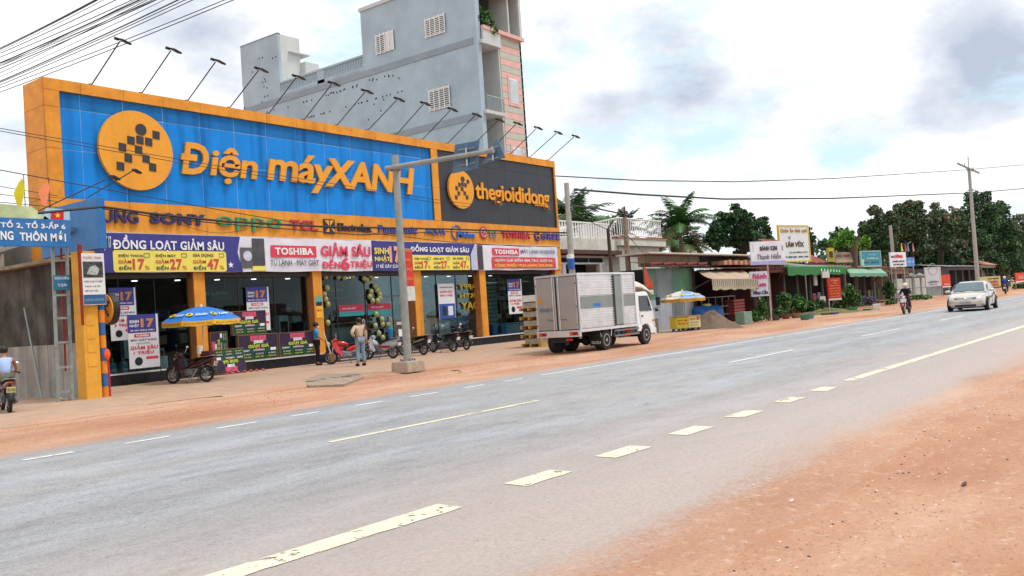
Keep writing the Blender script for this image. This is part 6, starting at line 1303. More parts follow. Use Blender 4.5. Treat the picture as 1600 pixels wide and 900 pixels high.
# ============================================================ foliage
LD=[M('#26462a',.6,.25,9),M('#375c34',.6,.25,9),M('#587c46',.6,.2,9),M('#1a3018',.6,.25,9)]
LR=[M('#294628',.6,.25,9),M('#3f5c38',.6,.25,9),M('#6c6a4a',.6,.25,9),M('#8c6c62',.6,.25,9)]
LY=[M('#4f7f26',.5,.2,9),M('#6fa334',.5,.2,9),M('#8cba46',.5,.2,9),M('#35601f',.5,.2,9)]
LB=[M('#28512a',.5,.25,9),M('#3f7032',.5,.2,9),M('#6c9440',.5,.2,9),M('#1b3518',.6,.25,9)]
BARK=M('#6d5f50',.95,.25,8,bump=.4); BARKD=M('#3a3028',.95,.25,8)
def leafmesh(clumps,n,size,name,mats,parent,topmat=None,asp=.6,zr=None,**k):
    """clumps: (x,y,z,rx,ry,rz,material weights)"""
    tot=[]; mi=[]
    if not k.get('kind') and size>.2: n=int(n*2.1); size*=.68
    wv=np.array([c[3]*c[5] for c in clumps]); wv=wv/wv.sum(); 
    for ci,c in enumerate(clumps):
        m=max(20,int(n*wv[ci])); d=rng.normal(size=(m,3)); d/=np.linalg.norm(d,axis=1)[:,None]; rad=rng.uniform(.25,1.08,m)**.55
        P=np.array(c[:3])[None]+d*rad[:,None]*np.array(c[3:6])[None]; tot.append(P)
        w_=np.array(c[6] if len(c)>6 else (.4,.35,.1,.15)); mi.append(rng.choice(len(mats),size=m,p=w_/w_.sum()))
    P=np.concatenate(tot); mi=np.concatenate(mi); N_=len(P)
    a=rng.normal(size=(N_,3)); a/=np.linalg.norm(a,axis=1)[:,None]; b=rng.normal(size=(N_,3)); b-=a*(a*b).sum(1)[:,None]; b/=np.linalg.norm(b,axis=1)[:,None]
    s=size*rng.uniform(.55,1.35,N_)[:,None]; q=np.stack([P-a*s,P-b*s*asp,P+a*s,P+b*s*asp],1).reshape(-1,3)
    me=bpy.data.meshes.new(name); me.vertices.add(4*N_); me.vertices.foreach_set('co',q.ravel()); me.loops.add(4*N_); me.loops.foreach_set('vertex_index',np.arange(4*N_,dtype=np.int32))
    me.polygons.add(N_); me.polygons.foreach_set('loop_start',np.arange(0,4*N_,4,dtype=np.int32)); me.polygons.foreach_set('material_index',mi.astype(np.int32)); me.update(calc_edges=True)
    return link(name,me,mats,parent,**k)
def limb(b,p,d,l,r_,depth,ends):
    q=p+d*l; b.cyl(p,q,r_,r_*.65,6,cap=False); ends.append(q)
    if depth:
        for i in range(random.choice((2,3))):
            e=(d+Vector((random.uniform(-.8,.8),random.uniform(-.8,.8),random.uniform(-.1,.6)))).normalized(); limb(b,q,e,l*.68,r_*.6,depth-1,ends)
def tree(label,cl,Y,mats,n,size,base=None,name='tree',wts=None,group='trees behind the roadside shops',trunk=True,bark=BARKD,ragged=.5,cat='tree'):
    """cl: list of (px,py,rxpx,rypx) lobes seen in the picture, all standing near distance Y"""
    C=[];d0=None
    for j,(px,py,rx,ry) in enumerate(cl):
        c=PY(px,py,Y+((j*37)%5-2)*.6); dd=(c-_C).dot(_f); wf=1.18 if 'grove' in label or Y<32 and px>1370 else 1.; rX=rx*dd/FPX*wf; rZ=ry*dd/FPX; d0=dd
        main=[]; C.append((c.x,c.y,c.z,rX*.8,rX*.7,rZ*.8,wts[0] if wts else (.42,.3,.08,.2)))
        for i in range(30):
            u=Vector((random.gauss(0,1),random.gauss(0,1),random.gauss(.15,1))).normalized(); k=random.uniform(.6,1.12); s=random.uniform(.10,.30)
            t_=u.z>.25
            C.append((c.x+u.x*rX*k,c.y+u.y*rX*.7*k,c.z+u.z*rZ*k,rX*s,rX*s,rZ*s*.9,(wts[1] if t_ else wts[0]) if wts else ((.25,.4,.25,.1) if random.random()<.5 else (.45,.3,.08,.2))))
    cx=sum(c[0] for c in C)/len(C); cy=Y; b0=base if base else (cx,cy)
    t=thing(name,label,cat,(b0[0],b0[1],0),group=group)
    leafmesh(C,n,size,'crown',mats,t)
    if trunk:
        zt_=min(c[2]-c[5] for c in C[:1]); b=B(); h=max(1.,C[0][2]-C[0][5]*.6); ends=[]
        b.cyl((b0[0],b0[1],-.1),(C[0][0]*.5+b0[0]*.5,C[0][1],h),d0*.0035+.10,d0*.002+.06,9); 
        for i in range(5): a=i*1.3; limb(b,Vector((C[0][0]*.5+b0[0]*.5,C[0][1],h)),Vector((cos(a)*.7,sin(a)*.7,.8)).normalized(),C[0][5]*.7,.09+d0*.001,1,ends)
        b.o('trunk',bark,t,smooth=True)
    return t
tree('broad dark tree rising behind the brown roofed food stall',[(1150,352,36,26),(1118,372,20,22),(1188,362,24,24),(1165,375,40,18)],33,LD,5200,.26)
tree('distant low tree behind the cream sign with the yellow frame',[(1255,372,26,13),(1288,383,16,9)],50,LD,1500,.35)
RW=[(.5,.4,.08,.02),(.3,.35,.22,.13)]
tree('dark tree at the left end of the big roadside grove with reddish tips',[(1378,362,30,34),(1362,385,22,22)],30,LR,4200,.30,wts=RW)
tree('tall dark tree above the teal sign with reddish brown crown top',[(1424,345,30,34),(1420,385,34,34)],29,LR,5200,.32,wts=RW)
tree('tree with rusty pink blossom between the two tallest crowns of the grove',[(1466,352,27,30),(1470,392,34,32)],28,LR,4800,.34,wts=[(.5,.38,.09,.03),(.25,.3,.22,.23)])
tree('reddish dark crown filling the gap left of the utility pole',[(1496,352,22,28),(1500,392,26,30)],29,LR,3400,.34,wts=RW)
tree('tallest green crown behind the utility pole',[(1528,338,33,36),(1512,375,36,40)],28,LD,5200,.36)
tree('dark tree at the right of the utility pole',[(1562,352,26,34),(1560,395,34,34)],27,LD,4800,.38)
tree('tree cut by the right picture edge',[(1598,372,24,32),(1612,400,34,34)],26,LR,3600,.42,wts=RW)
tree('shrubby dark tree low in the middle of the grove',[(1448,412,34,22),(1490,416,26,20)],31,LD,2600,.36)
tree('shrubby dark tree low at the right of the grove',[(1540,412,30,20),(1580,418,26,18)],29,LD,2600,.38)
tree('bright yellow green young tree over the mint awning',[(1322,372,15,14),(1306,380,12,8),(1336,384,10,12),(1352,378,9,9)],24.5,LY,1300,.26,bark=BARK,group=None)
tree('dark green bushy tree behind the bright young tree',[(1335,392,26,22),(1312,372,20,18),(1352,372,18,24)],31,LD,2400,.28)
# a distant wood closing the horizon on both sides of the road
def wood(name,x0,x1,y0,y1,n,h,size):
    C=[]
    for i in range(n):
        x=random.uniform(x0,x1); y=random.uniform(y0,y1); hh=h*random.uniform(.6,1.2); C.append((x,y,hh*.5,hh*.6,hh*.6,hh*.55))
    ob=leafmesh(C,n*260,size,name,LD,None,kind='stuff'); return ob
wood('distant_wood',230,420,22,90,46,15,.9); wood('distant_wood',250,460,-60,-14,40,12,.9); wood('distant_wood',60,240,60,90,34,7,.6)
# palms
def palm(label,px,py,Y,L,h0,lean=(0,0),n=22,group='palms behind the terrace house'):
    c=PY(px,py,Y); t=thing('palm_tree',label,'palm tree',(c.x-lean[0],c.y-lean[1],0),group=group)
    B().path([(c.x-lean[0]*(1-k/6)**2,c.y-lean[1]*(1-k/6)**2,c.z*k/6) for k in range(7)],.17,8).o('trunk',BARK,t,smooth=True)
    for i in range(n):
        a=2*pi*i/n+random.uniform(-.2,.2); el=random.choice((1.25,.95,.7,.35,-.1,.55)); Ll=L*random.uniform(.8,1.1); pts=[];p=Vector((c.x,c.y,c.z)); d=Vector((cos(a)*cos(el),sin(a)*cos(el),sin(el)))
        for k in range(10): pts.append(p.copy()); p=p+d*Ll/9; d=(d+Vector((0,0,-.17))).normalized()
        V=[];F=[];mi=[]; b=B()
        for k in range(1,10):
            for q in (0,.33,.66):
                o=pts[k-1].lerp(pts[k],q); dd=(pts[k]-pts[k-1]).normalized(); sd=dd.cross(Vector((0,0,1))).normalized(); ln=Ll*.27*sin(pi*min(1,(k+q)/10*.85+.15))**.7
                for s in (-1,1):
                    e=o+sd*s*ln*.8+dd*ln*.45-Vector((0,0,ln*random.uniform(.25,.6))); w_=dd*.05; m=o.lerp(e,.5)+Vector((0,0,.03))
                    V0=len(b.v); b.add([o-w_,o+w_,m+w_*.9,e,m-w_*.9],[(0,1,2,3,4)])
        b.o('frond',LB[random.choice((0,1,1,3))] if el>0 else M('#5d6236',.7,.25,9),t); B().path(pts,.02,4).o('midrib',M('#7c8a4a',.7),t) if i%3==0 else None
palm('tall palm right of the terrace house, its fronds against pale sky',1062,352,33,3.6,9,(.5,.3),30,None)
palm('palm with drooping lower fronds just beside the tallest palm',1050,378,36,3.2,8,(.2,.2),24); palm('palm behind the right end of the terrace house',1078,385,38,3.0,8,(.2,.2),22)
palm('palm between the store corner and the concrete pole',890,345,40,3.4,9,(-.3,.2),24); palm('palm right behind the concrete pole with a long right hand frond',905,352,38,3.6,9,(.3,.2),22)
palm('small palm behind the middle of the roof terrace',945,365,44,2.6,8); palm('palm behind the wooden pole on the terrace',975,362,42,2.8,8)
# ============================================================ the shop row
def pr(px0,py0,px1,py1,Y): a=PY(px0,py1,Y);b=PY(px1,py0,Y);m=(px0+px1)/2; return a.x,b.x,PY(m,py1,Y).z,PY(m,py0,Y).z
def board(name,label,cat,px0,py0,px1,py1,Y,ang,face,edge=WHITE,th=.10,frame=None,post=None,rows=(),pmat=STEEL,group=None):
    c=PY((px0+px1)/2,(py0+py1)/2,Y); dd=(c-_C).dot(_f); U=Vector((cos(ang),sin(ang),0)); k=abs(U.dot(_r)-(( (px0+px1)/2-800)/FPX)*U.dot(_f)); w=(px1-px0)*dd/FPX/k; h=(py1-py0)*dd/FPX
    O=c-U*w/2-Vector((0,0,h/2)); Nn=U.cross(Vector((0,0,1))); t=thing(name,label,cat,(c.x,c.y,0 if post else O.z),group=group)
    B().prism([(0,0),(w,0),(w,h),(0,h)],O,U,(0,0,1),th).o('panel',face,t)
    if frame:
        f=.06*h if h<2 else .12
        for x0,y0,x1,y1 in ((-f,-f,w+f,0),(-f,h,w+f,h+f),(-f,0,0,h),(w,0,w+f,h)): B().prism([(x0,y0),(x1,y0),(x1,y1),(x0,y1)],O+Nn*.03,U,(0,0,1),th+.05).o('frame',frame,t)
    for r_ in rows:
        s,x,y,ww,hh,m=r_[:6]
        if s is None: B().prism([(x*w,y*h),((x+ww)*w,y*h),((x+ww)*w,(y+hh)*h),(x*w,(y+hh)*h)],O+Nn*.006,U,(0,0,1),.005).o('print_field',m,t)
        else: text(s,O+U*x*w+Vector((0,0,y*h))+Nn*.012,U,(0,0,1),ww*w,hh*h,m,t,depth=.02,bold=r_[6] if len(r_)>6 else .02,shear=r_[7] if len(r_)>7 else 0)
    if post:
        for q in post: B().cyl(O+U*w*q-Nn*(th+.05),Vector((O.x+U.x*w*q,O.y+U.y*w*q,0))-Nn*(th+.05)*1.0+Vector((0,0,0)),.05,n=8).o('post',pmat,t)
    return t,O,U,w,h
TX=M('#4a4a52',.6); MAG=M('#c83a78',.6); DBL=M('#232c5c',.6); GOLD=M('#b5902e',.5); BRN=M('#5c4020',.6)
PW=M('#e4e3ea',.6,.05,2,dirt='#b8b4ba',dirta=.25)
board('shop_sign','white cake shop sign with grey lettering and lilac base on a rusty pole','sign',1174,377,1227,413,19.8,R(-28),PW,rows=((None,0,0,1,.15,M('#a9a8dc',.6)),('BÁNH KEM',.26,.60,.5,.24,TX,.03),('Thanh Hiền',.14,.22,.74,.30,M('#6c6672',.6),.0,.2),(None,.05,.55,.03,.35,M('#a9c8d8',.6)),(None,.90,.58,.05,.22,M('#a0a0b0',.6))),post=(.5,),pmat=M('#c9b0a4',.7,.15,5,dirt='#8a4a34',dirta=.6))
board('shop_sign','white sign with pink and navy cake lettering hanging under the cream awning end','sign',1173,424,1201,463,21.2,R(-30),M('#c9d0de',.6,.08,2),rows=(('Bánh',.12,.70,.8,.22,MAG,.03,.1),('Kem',.25,.38,.6,.20,MAG,.03,.1),('Như-Cần',.12,.08,.8,.18,DBL,.03)),post=(.95,),pmat=DARKMET)
board('shop_sign','tall cream sign in a yellow frame with ornate gold lettering above the green awning','sign',1219,354,1264,407,24,R(-16),M('#dcdde0',.6,.05,2),frame=M('#d8b548',.6),rows=(('Quán ăn tình quê',.04,.80,.92,.15,GOLD,.04),('C',.3,.64,.07,.08,BRN),('LÂM VŨX',.2,.40,.62,.18,BRN,.05,.0),('ĐC: 345 ĐƯỜNG 741 ẤP 6',.3,.22,.65,.06,M('#8a7a50',.6)),('ĐT: 0908 600 - 0939 6 096',.1,.08,.85,.05,TX)))
board('shop_sign','teal signboard with a thin lighter frame above the mint awning','sign',1346,393,1376,415,23,R(-14),M('#3f8a9c',.6,.15,3),frame=M('#9cc4c8',.6),rows=(('NHÀ THUỐC',.35,.72,.4,.12,M('#9cd0d8',.6)),('HOA PHONG LAN',.25,.45,.6,.12,M('#b9d8c8',.6)),('ĐT 0977',.1,.15,.8,.14,M('#2a5f70',.6)),(None,.02,.05,.12,.4,M('#c8c890',.6))))
board('shop_sign','white sign with a red name above two rows of blue grey print','sign',1391,394,1416,417,23,R(-14),PW,rows=(('DŨNG',.28,.60,.5,.28,M('#c83040',.6),.05),('Phở',.06,.62,.18,.16,DBL),('CHUYÊN CƠM GÀ',.12,.32,.76,.14,TX,.03),('ĐT 0913 600 1',.18,.10,.66,.12,TX,.03)),post=(.1,.9))
board('shop_sign','pale blue box sign beside the white sign with the red name','sign',1417,402,1429,416,23.2,R(-14),M('#5f8fd0',.6,.15,3),rows=(('SIM THẺ',.1,.35,.8,.3,M('#b9cfe8',.6)),),post=(.95,))
board('shop_sign','red upright menu board with orange lettering on a thin post','sign',1294,434,1314,469,20,R(-20),M('#b0241c',.6,.1,4),frame=None,rows=(('CƠM',.25,.84,.5,.08,M('#e8a050',.6)),('TẤM',.35,.74,.3,.07,M('#e8a050',.6)))+tuple((s,.12,.62-.12*i,.76,.07,M('#e88a40',.6)) for i,s in enumerate(('SƯỜN BÌ CHẢ','BÒ KHO BÚN','HỦ TIẾU MÌ','NƯỚC MÍA','CÀ PHÊ')))+((None,0,0,1,.08,M('#c9c4c0',.6)),),post=(.12,))
board('billboard','white upright billboard with grey ring drawing on a corrugated base','billboard',1447,419,1469,446,22,R(-34),M('#c9ccd2',.6,.08,2),rows=(('SỬA XE',.2,.04,.55,.08,M('#7c8088',.6)),(None,.1,.16,.8,.05,M('#4a4d52',.6)),(None,.25,.22,.5,.06,M('#8a8d94',.6))),frame=M('#d0c4c4',.6))
c=PY(1458,430,21.7); B().torus((0,0,0),.62,.035,'Y',28,6).o('ring_print',M('#8a8d94',.6),label='grey ring drawn on the white upright billboard',cat='ring emblem').matrix_world=Matrix.Translation(c)@Matrix.Rotation(R(-34),4,'Z')
board('shop_sign','corrugated grey base panel standing beneath the white billboard','panel',1449,448,1471,462,22,R(-30),M('#8a9496',.6,.15,3,streak=.3))
board('shop_sign','orange red upright sign with white logo right of the billboard','sign',1472,429,1485,449,22,R(-20),M('#d0432c',.6,.1,3),rows=(('Viettel',.15,.18,.7,.12,M('#e8c8b8',.6),.02,.2),(None,0,0,1,.1,M('#d8ccc8',.6))),post=(.1,.9))
board('shop_sign','wide yellow green sign with black and orange lettering behind the car','sign',1528,432,1564,449,20,R(-8),M('#b5ac70',.6,.1,3),rows=(('Trạm Nguyễn',.42,.70,.5,.2,BLACK,.03),('GRIÊN',.45,.36,.42,.28,M('#b04a28',.6),.05),('079',.6,.05,.3,.24,M('#b04a28',.6),.05)))
board('shop_sign','orange red sign with pale mark at the right picture edge','sign',1587,426,1603,441,18,R(-8),M('#c8402c',.6,.1,3),rows=(('GAS',.25,.35,.5,.35,M('#e8a080',.6),.04),(None,0,0,1,.14,M('#d8ccc8',.6))),post=(.08,.95))
board('shop_sign','yellow brown picture sign on the roof between the cream and teal signs','sign',1293,387,1304,409,24,R(-14),M('#a08c30',.6,.25,5),rows=((None,.25,.3,.5,.45,M('#2c2418',.6)),(None,.2,.75,.6,.18,M('#c8a828',.6))))
board('shop_sign','faded brown pink sign along the roof edge left of the young tree','sign',1305,394,1335,410,24,R(-14),M('#a08878',.6,.15,3),rows=(('PHÚC THỊNH',.08,.45,.7,.4,M('#8c5458',.6),.03),(None,.0,.0,1,.3,M('#b9a08c',.6))))
# corrugated sheets: real ridges
def ridged(name,mat,par,P0,U,V,w,h,pitch=.22,dep=.03):
    U=Vector(U).normalized();V=Vector(V).normalized();Nn=U.cross(V);P0=Vector(P0); n=max(2,int(w/pitch)); VV=[];F=[]
    for i in range(2*n+1):
        x=w*i/(2*n); d=dep if i%2 else 0
        for y in (0,h): VV.append(P0+U*x+V*y+Nn*d)
    for i in range(2*n): F.append((2*i,2*i+2,2*i+3,2*i+1))
    o=B().add(VV,F).o(name,mat,par); o.modifiers.new('s','SOLIDIFY').thickness=.008; return o
GRNS=M('#5d8a72',.6,.1,1.5,streak=.4,dirt='#46584c',dirta=.3); GRYS=M('#7b8586',.6,.1,1.5,streak=.5,metal=.2); LGS=M('#a4abb4',.6,.08,1.5,streak=.3); RUST=M('#6c4a40',.85,.25,2,dirt='#3c2c28',dirta=.6,bump=.2); TANW=M('#9c8c78',.9,.15,1.5,streak=.6)
s1=thing('green_shed','green and grey corrugated shed right of the truck cab','shed',(46,24,0)); YS=23.6
x0,x1,z0,z1=pr(1010,420,1083,514,YS); xs_=[x0,x0+(x1-x0)*.22,x0+(x1-x0)*.56,x1]; z1=3.55
for i,m in enumerate((GRNS,GRYS,GRNS)): ridged('corrugated_sheet',m,s1,(xs_[i]+.01,YS,1.75),X_,Z_,xs_[i+1]-xs_[i]-.02,z1-1.75,.25)
for i in range(4): xa_=x0+(x1-x0)*i/4; ridged('corrugated_sheet',LGS if i!=2 else GRYS,s1,(xa_+.01,YS-.02,.0),X_,Z_,(x1-x0)/4-.02,1.78,.3)
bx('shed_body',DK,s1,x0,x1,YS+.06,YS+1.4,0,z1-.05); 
x2,x3,z2,z3=pr(1007,398,1098,416,YS); bx('upper_wall',TANW,s1,x2,x3,YS+.25,YS+.4,3.66,4.30); bx('roof',M('#c9b9a8',.8,.15,2),s1,x2-.3,58.6,YS-.5,YS+1.6,4.34,4.42)
ridged('eave_sheet',RUST,s1,(x2,YS-.5,3.62),X_,(0,.8,.25),x3-x2,.75,.3)
for k in range(5): B().cyl((x2+k*1.5,YS-.35,3.75),(x2+1.3+k*1.5,YS-.3,3.82),.09,n=8).o('rolled_tarp',M('#7c3c34',.8,.2,4),s1)
s2=thing('food_stall','open dark food stall with rusty roof and wire cages beside the green shed','stall',(53,25,0))
xa0,xa1,_,_=pr(1084,420,1172,512,YS); 
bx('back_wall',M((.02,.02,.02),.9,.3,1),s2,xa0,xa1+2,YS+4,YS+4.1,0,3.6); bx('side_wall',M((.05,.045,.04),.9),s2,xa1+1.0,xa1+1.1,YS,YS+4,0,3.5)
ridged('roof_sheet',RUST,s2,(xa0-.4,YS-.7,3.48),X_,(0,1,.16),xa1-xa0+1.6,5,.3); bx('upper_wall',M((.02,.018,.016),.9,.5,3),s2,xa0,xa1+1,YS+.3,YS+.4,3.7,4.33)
for i in range(11): bx('tile_row',M('#8c5a44' if i%2 else '#b98c70',.85,.2,5),s2,52.5+i*.42,52.9+i*.42,YS-.6+.02*(i%3),YS+.6,3.72+.01*(i%2),3.98+.03*(i%3))
for x in (xa0+.1,xa1-.1,xa1+1.1): bx('post',M('#3c3630',.8),s2,x,x+.12,YS-.2,YS-.08,0,3.5)
cg=thing('wire_cage','thin steel framed shelving inside the dark food stall','shelving',(52,24.4,0))
cx0,cx1,cz0,cz1=pr(1098,464,1148,494,24.4); bb=B()
for i in range(6): x=cx0+(cx1-cx0)*i/5; B().cyl((x,24.4,.2),(x,24.4,cz1),.035,n=5).o('upright',M('#9aa0a4',.5),cg)
for z in (cz1,(cz0+cz1)/2,cz0+.1): B().cyl((cx0,24.4,z),(cx1,24.4,z),.03,n=5).o('rail',M('#9aa0a4',.5),cg)
x_,xx_,za_,zb2=pr(1148,467,1163,491,24.0)
cs=thing('crate_stack','stack of faded red plastic crates inside the food stall','crates',(x_,24,0))
for i in range(5): z=za_+(zb2-za_)*i/5; bx('crate',M('#9c5450',.8,.2,5),cs,x_,xx_,24.0,24.6,z+.02,z+(zb2-za_)/5-.02)
bx('crate_base',M('#5c4038',.9),cs,x_,xx_,24.0,24.6,0,za_)
# awnings
def awning(label,px0,px1,pyt,px2,px3,pyb,Yb,Yf,mat,val,vh=.5,group=None,stripe=None):
    a=PY(px0,pyt,Yb);b=PY(px1,pyt,Yb);c=PY(px2,pyb,Yf);d=PY(px3,pyb,Yf); t=thing('awning',label,'awning',((a.x+b.x)/2,Yf,0))
    n=14; V=[];F=[]
    for i in range(n+1):
        for j in range(7):
            p=a.lerp(b,i/n).lerp(c.lerp(d,i/n),j/6); p.z-=.10*sin(pi*j/6)*(1+.5*sin(i*1.7)); V.append(tuple(p))
    for i in range(n):
        for j in range(6): k=i*7+j; F.append((k,k+1,k+8,k+7))
    o=B().add(V,F).o('canopy',mat,t,smooth=True); o.modifiers.new('s','SOLIDIFY').thickness=.02
    V=[];F=[]
    for i in range(n+1): p=c.lerp(d,i/n); V+=[tuple(p),(p.x,p.y-.02,p.z-vh-.05*sin(i*2.3))]
    for i in range(n): F.append((2*i,2*i+2,2*i+3,2*i+1))
    o=B().add(V,F).o('valance',val,t); o.modifiers.new('s','SOLIDIFY').thickness=.02
    if stripe:
        for i in range(26): p=c.lerp(d,(i+.5)/26); bx('valance_stripe',stripe,t,p.x-.04,p.x+.04,p.y-.035,p.y-.015,p.z-vh,p.z-.02)
    for q in (c,d): B().cyl((q.x,q.y+.1,q.z-.05),(q.x,Yb,q.z-.9),.03,n=6).o('strut',DARKMET,t)
    return t
awning('faded cream tarpaulin awning with a striped valance over the food stall',1088,1160,422,1112,1186,436,YS-.1,21.3,M('#b9a088',.8,.12,2,dirt='#8c7460',dirta=.4),M('#a8a08c',.8,.1,3),.62,stripe=M('#6c6c60',.8))
awning('bright green awning fascia over the plant shop',1226,1320,416,1230,1321,417,23.4,22.6,M('#2a7a3c',.6,.1,2),M('#1c6c2c',.6,.1,2),.62)
awning('mint green awning over the dark shop right of the red menu board',1322,1375,419,1327,1386,427,23.6,21.8,M('#7ea88c',.7,.1,2),M('#5f8f78',.7,.1,2),.28)
a=PY(1283,421,22.5); 
for i in range(7): B().prism([(0,0),(.35,0),(.25,.2),(.1,.2)],(a.x+i*.75,22.52,a.z-.12-.02*i),X_,Z_,.02).o('scallop_trim' ,M('#bfe0c4',.6),label='white scalloped trim piece on the green fascia, number %s from the left'%('first','second','third','fourth','fifth','sixth','seventh')[i],cat='trim')
# shop volumes behind the awnings
def shop(label,px0,px1,Yf,h,wall,roof,dk=True,rh=.5,n=None):
    a=PY(px0,450,Yf).x;b=PY(px1,450,Yf).x; t=thing('shop_building',label,'shop',((a+b)/2,Yf+3,0))
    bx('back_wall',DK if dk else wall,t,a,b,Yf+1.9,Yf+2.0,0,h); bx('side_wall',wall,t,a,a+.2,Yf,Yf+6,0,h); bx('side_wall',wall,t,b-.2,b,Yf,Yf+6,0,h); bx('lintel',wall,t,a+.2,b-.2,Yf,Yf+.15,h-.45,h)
    ridged('roof_sheet',roof,t,(a-.3,Yf-.4,h),X_,(0,1,rh),b-a+.6,7,.35,.05)
    k=min(5,max(2,int((b-a)/2.2)))
    for i in range(1,k): x=a+(b-a)*i/k; bx('post',M('#6c6860',.8),t,x,x+.14,Yf+.02,Yf+.16,0,h-.45)
    for i in range(int((b-a)/1.1)): 
        x=a+.4+i*1.1; bx('goods',M(random.choice(('#4a3c38','#6a3a44','#3a4a58','#58604a','#7c7468','#2c3038')),.8,.3,6),t,x,x+random.uniform(.4,.9),Yf+.9,Yf+1.4,0,random.uniform(.5,1.5))
    return t,a,b
shop('brick red fronted shop between the food stall and the green awning',1180,1226,23.6,3.7,M('#4c302c',.85,.15,3),RUST,rh=.06)
board('shop_sign','brick red fascia sign behind the white cake shop sign','sign',1182,415,1226,426,23.4,R(-2),M('#6c3a34',.7,.2,3),rows=(('THỊT CHÓ',.2,.25,.5,.5,M('#5c2024',.6),.03),))
shop('dark plant shop under the bright green awning',1226,1320,23.6,3.5,M('#6a645c',.9,.2,2),M('#7c8a80',.8,.15,2),rh=.18)
shop('dark shop under the mint awning with tan side walls',1321,1392,23.8,3.5,M('#8c7a66',.9,.15,2),M('#8a4c3c',.85,.2,2),rh=.12)
shop('low brown shop with red shutter under the white sign with red name',1388,1422,24,3.3,M('#9c806c',.9,.15,2),M('#8a6c5c',.85,.2,2),rh=.1)
shop('long dark grey shop behind the orange sign and the car',1484,1536,24,3.6,M('#55555a',.85,.12,2),M('#8c8c8a',.8,.15,2),rh=.12)
shop('pale house with peach roof at the right behind the yellow sign',1536,1580,26,4.0,M('#8f9488',.85,.12,2),M('#c08c70',.85,.15,2),dk=False,rh=.35)
sb=thing('side_house','brick red roof slope behind the cream framed sign','roof',(77,26,3.6)); a=PY(1266,410,25);b=PY(1294,410,25)
ridged('roof_sheet',M('#8c4a3c',.85,.2,2),sb,(a.x,25,a.z),X_,(0,1,.55),b.x-a.x,5,.5,.06); bx('gable',M('#7c4438',.9,.2,2),sb,a.x,b.x,25.05,25.2,3.6,a.z)
# small hung signs and posts in front
for px,py,qx,qy,Y,l in ((1285,424,1296,434,22.3,'small blank white sign under the right end of the green fascia'),(1272,428,1277,446,23,'narrow white hanging panel under the green awning'),(1282,463,1290,474,21.5,'small white sign low among the goods by the red board')):
    board('shop_sign',l,'sign',px,py,qx,qy,Y,R(-14),M('#c4c4c0',.6,.1,3))
for px,py,l,Y in ((1258,428,'thin grey awning post left of the hanging goods',22.4),(1320,428,'tan awning post between green and mint awnings',22.3),(1366,440,'thin grey post inside the mint awning shop',22.6)):
    p=PY(px,py,Y); B().cyl((p.x,Y,0),(p.x,Y,p.z),.055,n=8).o('awning_post',M('#8c8880',.7),label=l,cat='post')
# concrete pier fence of panels by the white sign
fn_=thing('panel_fence','pale concrete fence of square panels and capped piers behind the motorbike rider','fence',(105,24,0))
for i in range(4):
    x0_,x1_,z0_,z1_=pr(1401+i*13,433,1411+i*13,456,24); bx('pier',M('#9c9c98',.85),fn_,x1_+.1,x1_+.7,23.9,24.3,0,2.5); B().lathe([(.55,0),(.5,.15),(.0,.45)],(x1_+.4,24.1,2.5),8).o('pier_cap',M('#8c8880',.85),fn_)
    for k in range(2): bx('panel',M('#b4b6b2',.85,.08,2),fn_,x0_-.5,x1_,24.0,24.1,.1+k*1.15,1.2+k*1.15)
# pennants above the white sign
for px,c,l in ((1408,'#d8c43a','tiny yellow pennant above the white sign with the red name'),(1414,'#b83a3a','tiny red pennant above the white sign'),(1418,'#4a90b0','tiny blue pennant above the pale blue box sign'),(1426,'#d07888','tiny pink pennant above the pale blue box sign')):
    p=PY(px,392,23); t=thing('pennant',l,'flag',(p.x,23,p.z-.6)); B().cyl((p.x,23,p.z-.8),(p.x,23,p.z+.7),.03,n=5).o('staff',DARKMET,t); B().prism([(0,0),(.9,.1),(.35,.9)],(p.x,23,p.z-.1),X_,Z_,.03).o('cloth',M(c,.7),t)
# ============================================================ things in front of the row
bt_=thing('water_tank','blue plastic water tank lying on its side before the food stall','water tank',(50.5,23.2,0))
p=PY(1106,500,22.9); B().lathe([(.0,-.95),(.45,-.9),(.62,-.75),(.64,-.4),(.60,-.36),(.64,-.32),(.64,.32),(.60,.36),(.64,.4),(.62,.75),(.45,.9),(0,.95)],(p.x,22.9,.62),24,rot=(R(90),0,R(60))).o('tank',M('#2c64a8',.4,.12,3),bt_,smooth=True)
B().lathe([(.26,0),(.26,.10),(.15,.14)],(p.x,22.9,1.22),16).o('lid',M('#c8c06c',.6),bt_)
def mound(label,c,r,h,mat,n=40,cat='sand pile'):
    V=[(c[0],c[1],h)];F=[]
    for k in range(1,11):
        for i in range(n):
            a=2*pi*i/n; q=k/10; rr=r*q*(1+.12*mn.noise(Vector((cos(a)*2,sin(a)*2,k*.2)))); V.append((c[0]+rr*cos(a),c[1]+rr*sin(a)*.75,max(-.02,h*(1-q)**1.1*(1+.25*mn.noise(Vector((cos(a)*3,sin(a)*3,q*4))))+(.0))))
    for i in range(n): F.append((0,1+i,1+(i+1)%n))
    for k in range(9):
        for i in range(n): F.append((1+k*n+i,1+(k+1)*n+i,1+(k+1)*n+(i+1)%n,1+k*n+(i+1)%n))
    me=bpy.data.meshes.new('sand_pile'); me.from_pydata(V,[],F); [setattr(p_,'use_smooth',True) for p_ in me.polygons]; return link('sand_pile',me,mat,label=label,cat=cat)
p=G(1138,513); mound('brown heap of sand in front of the blue water tank',(p.x,p.y+.9),2.1,1.0,M('#6d5c4e',.98,.25,6,bump=1.,bscale=16))
mound('low weedy earth bank below the panel fence',(G(1436,482).x,21.2),4,.4,M('#6f6a40',.98,.3,2,bump=1.,bscale=5),cat='earth bank')
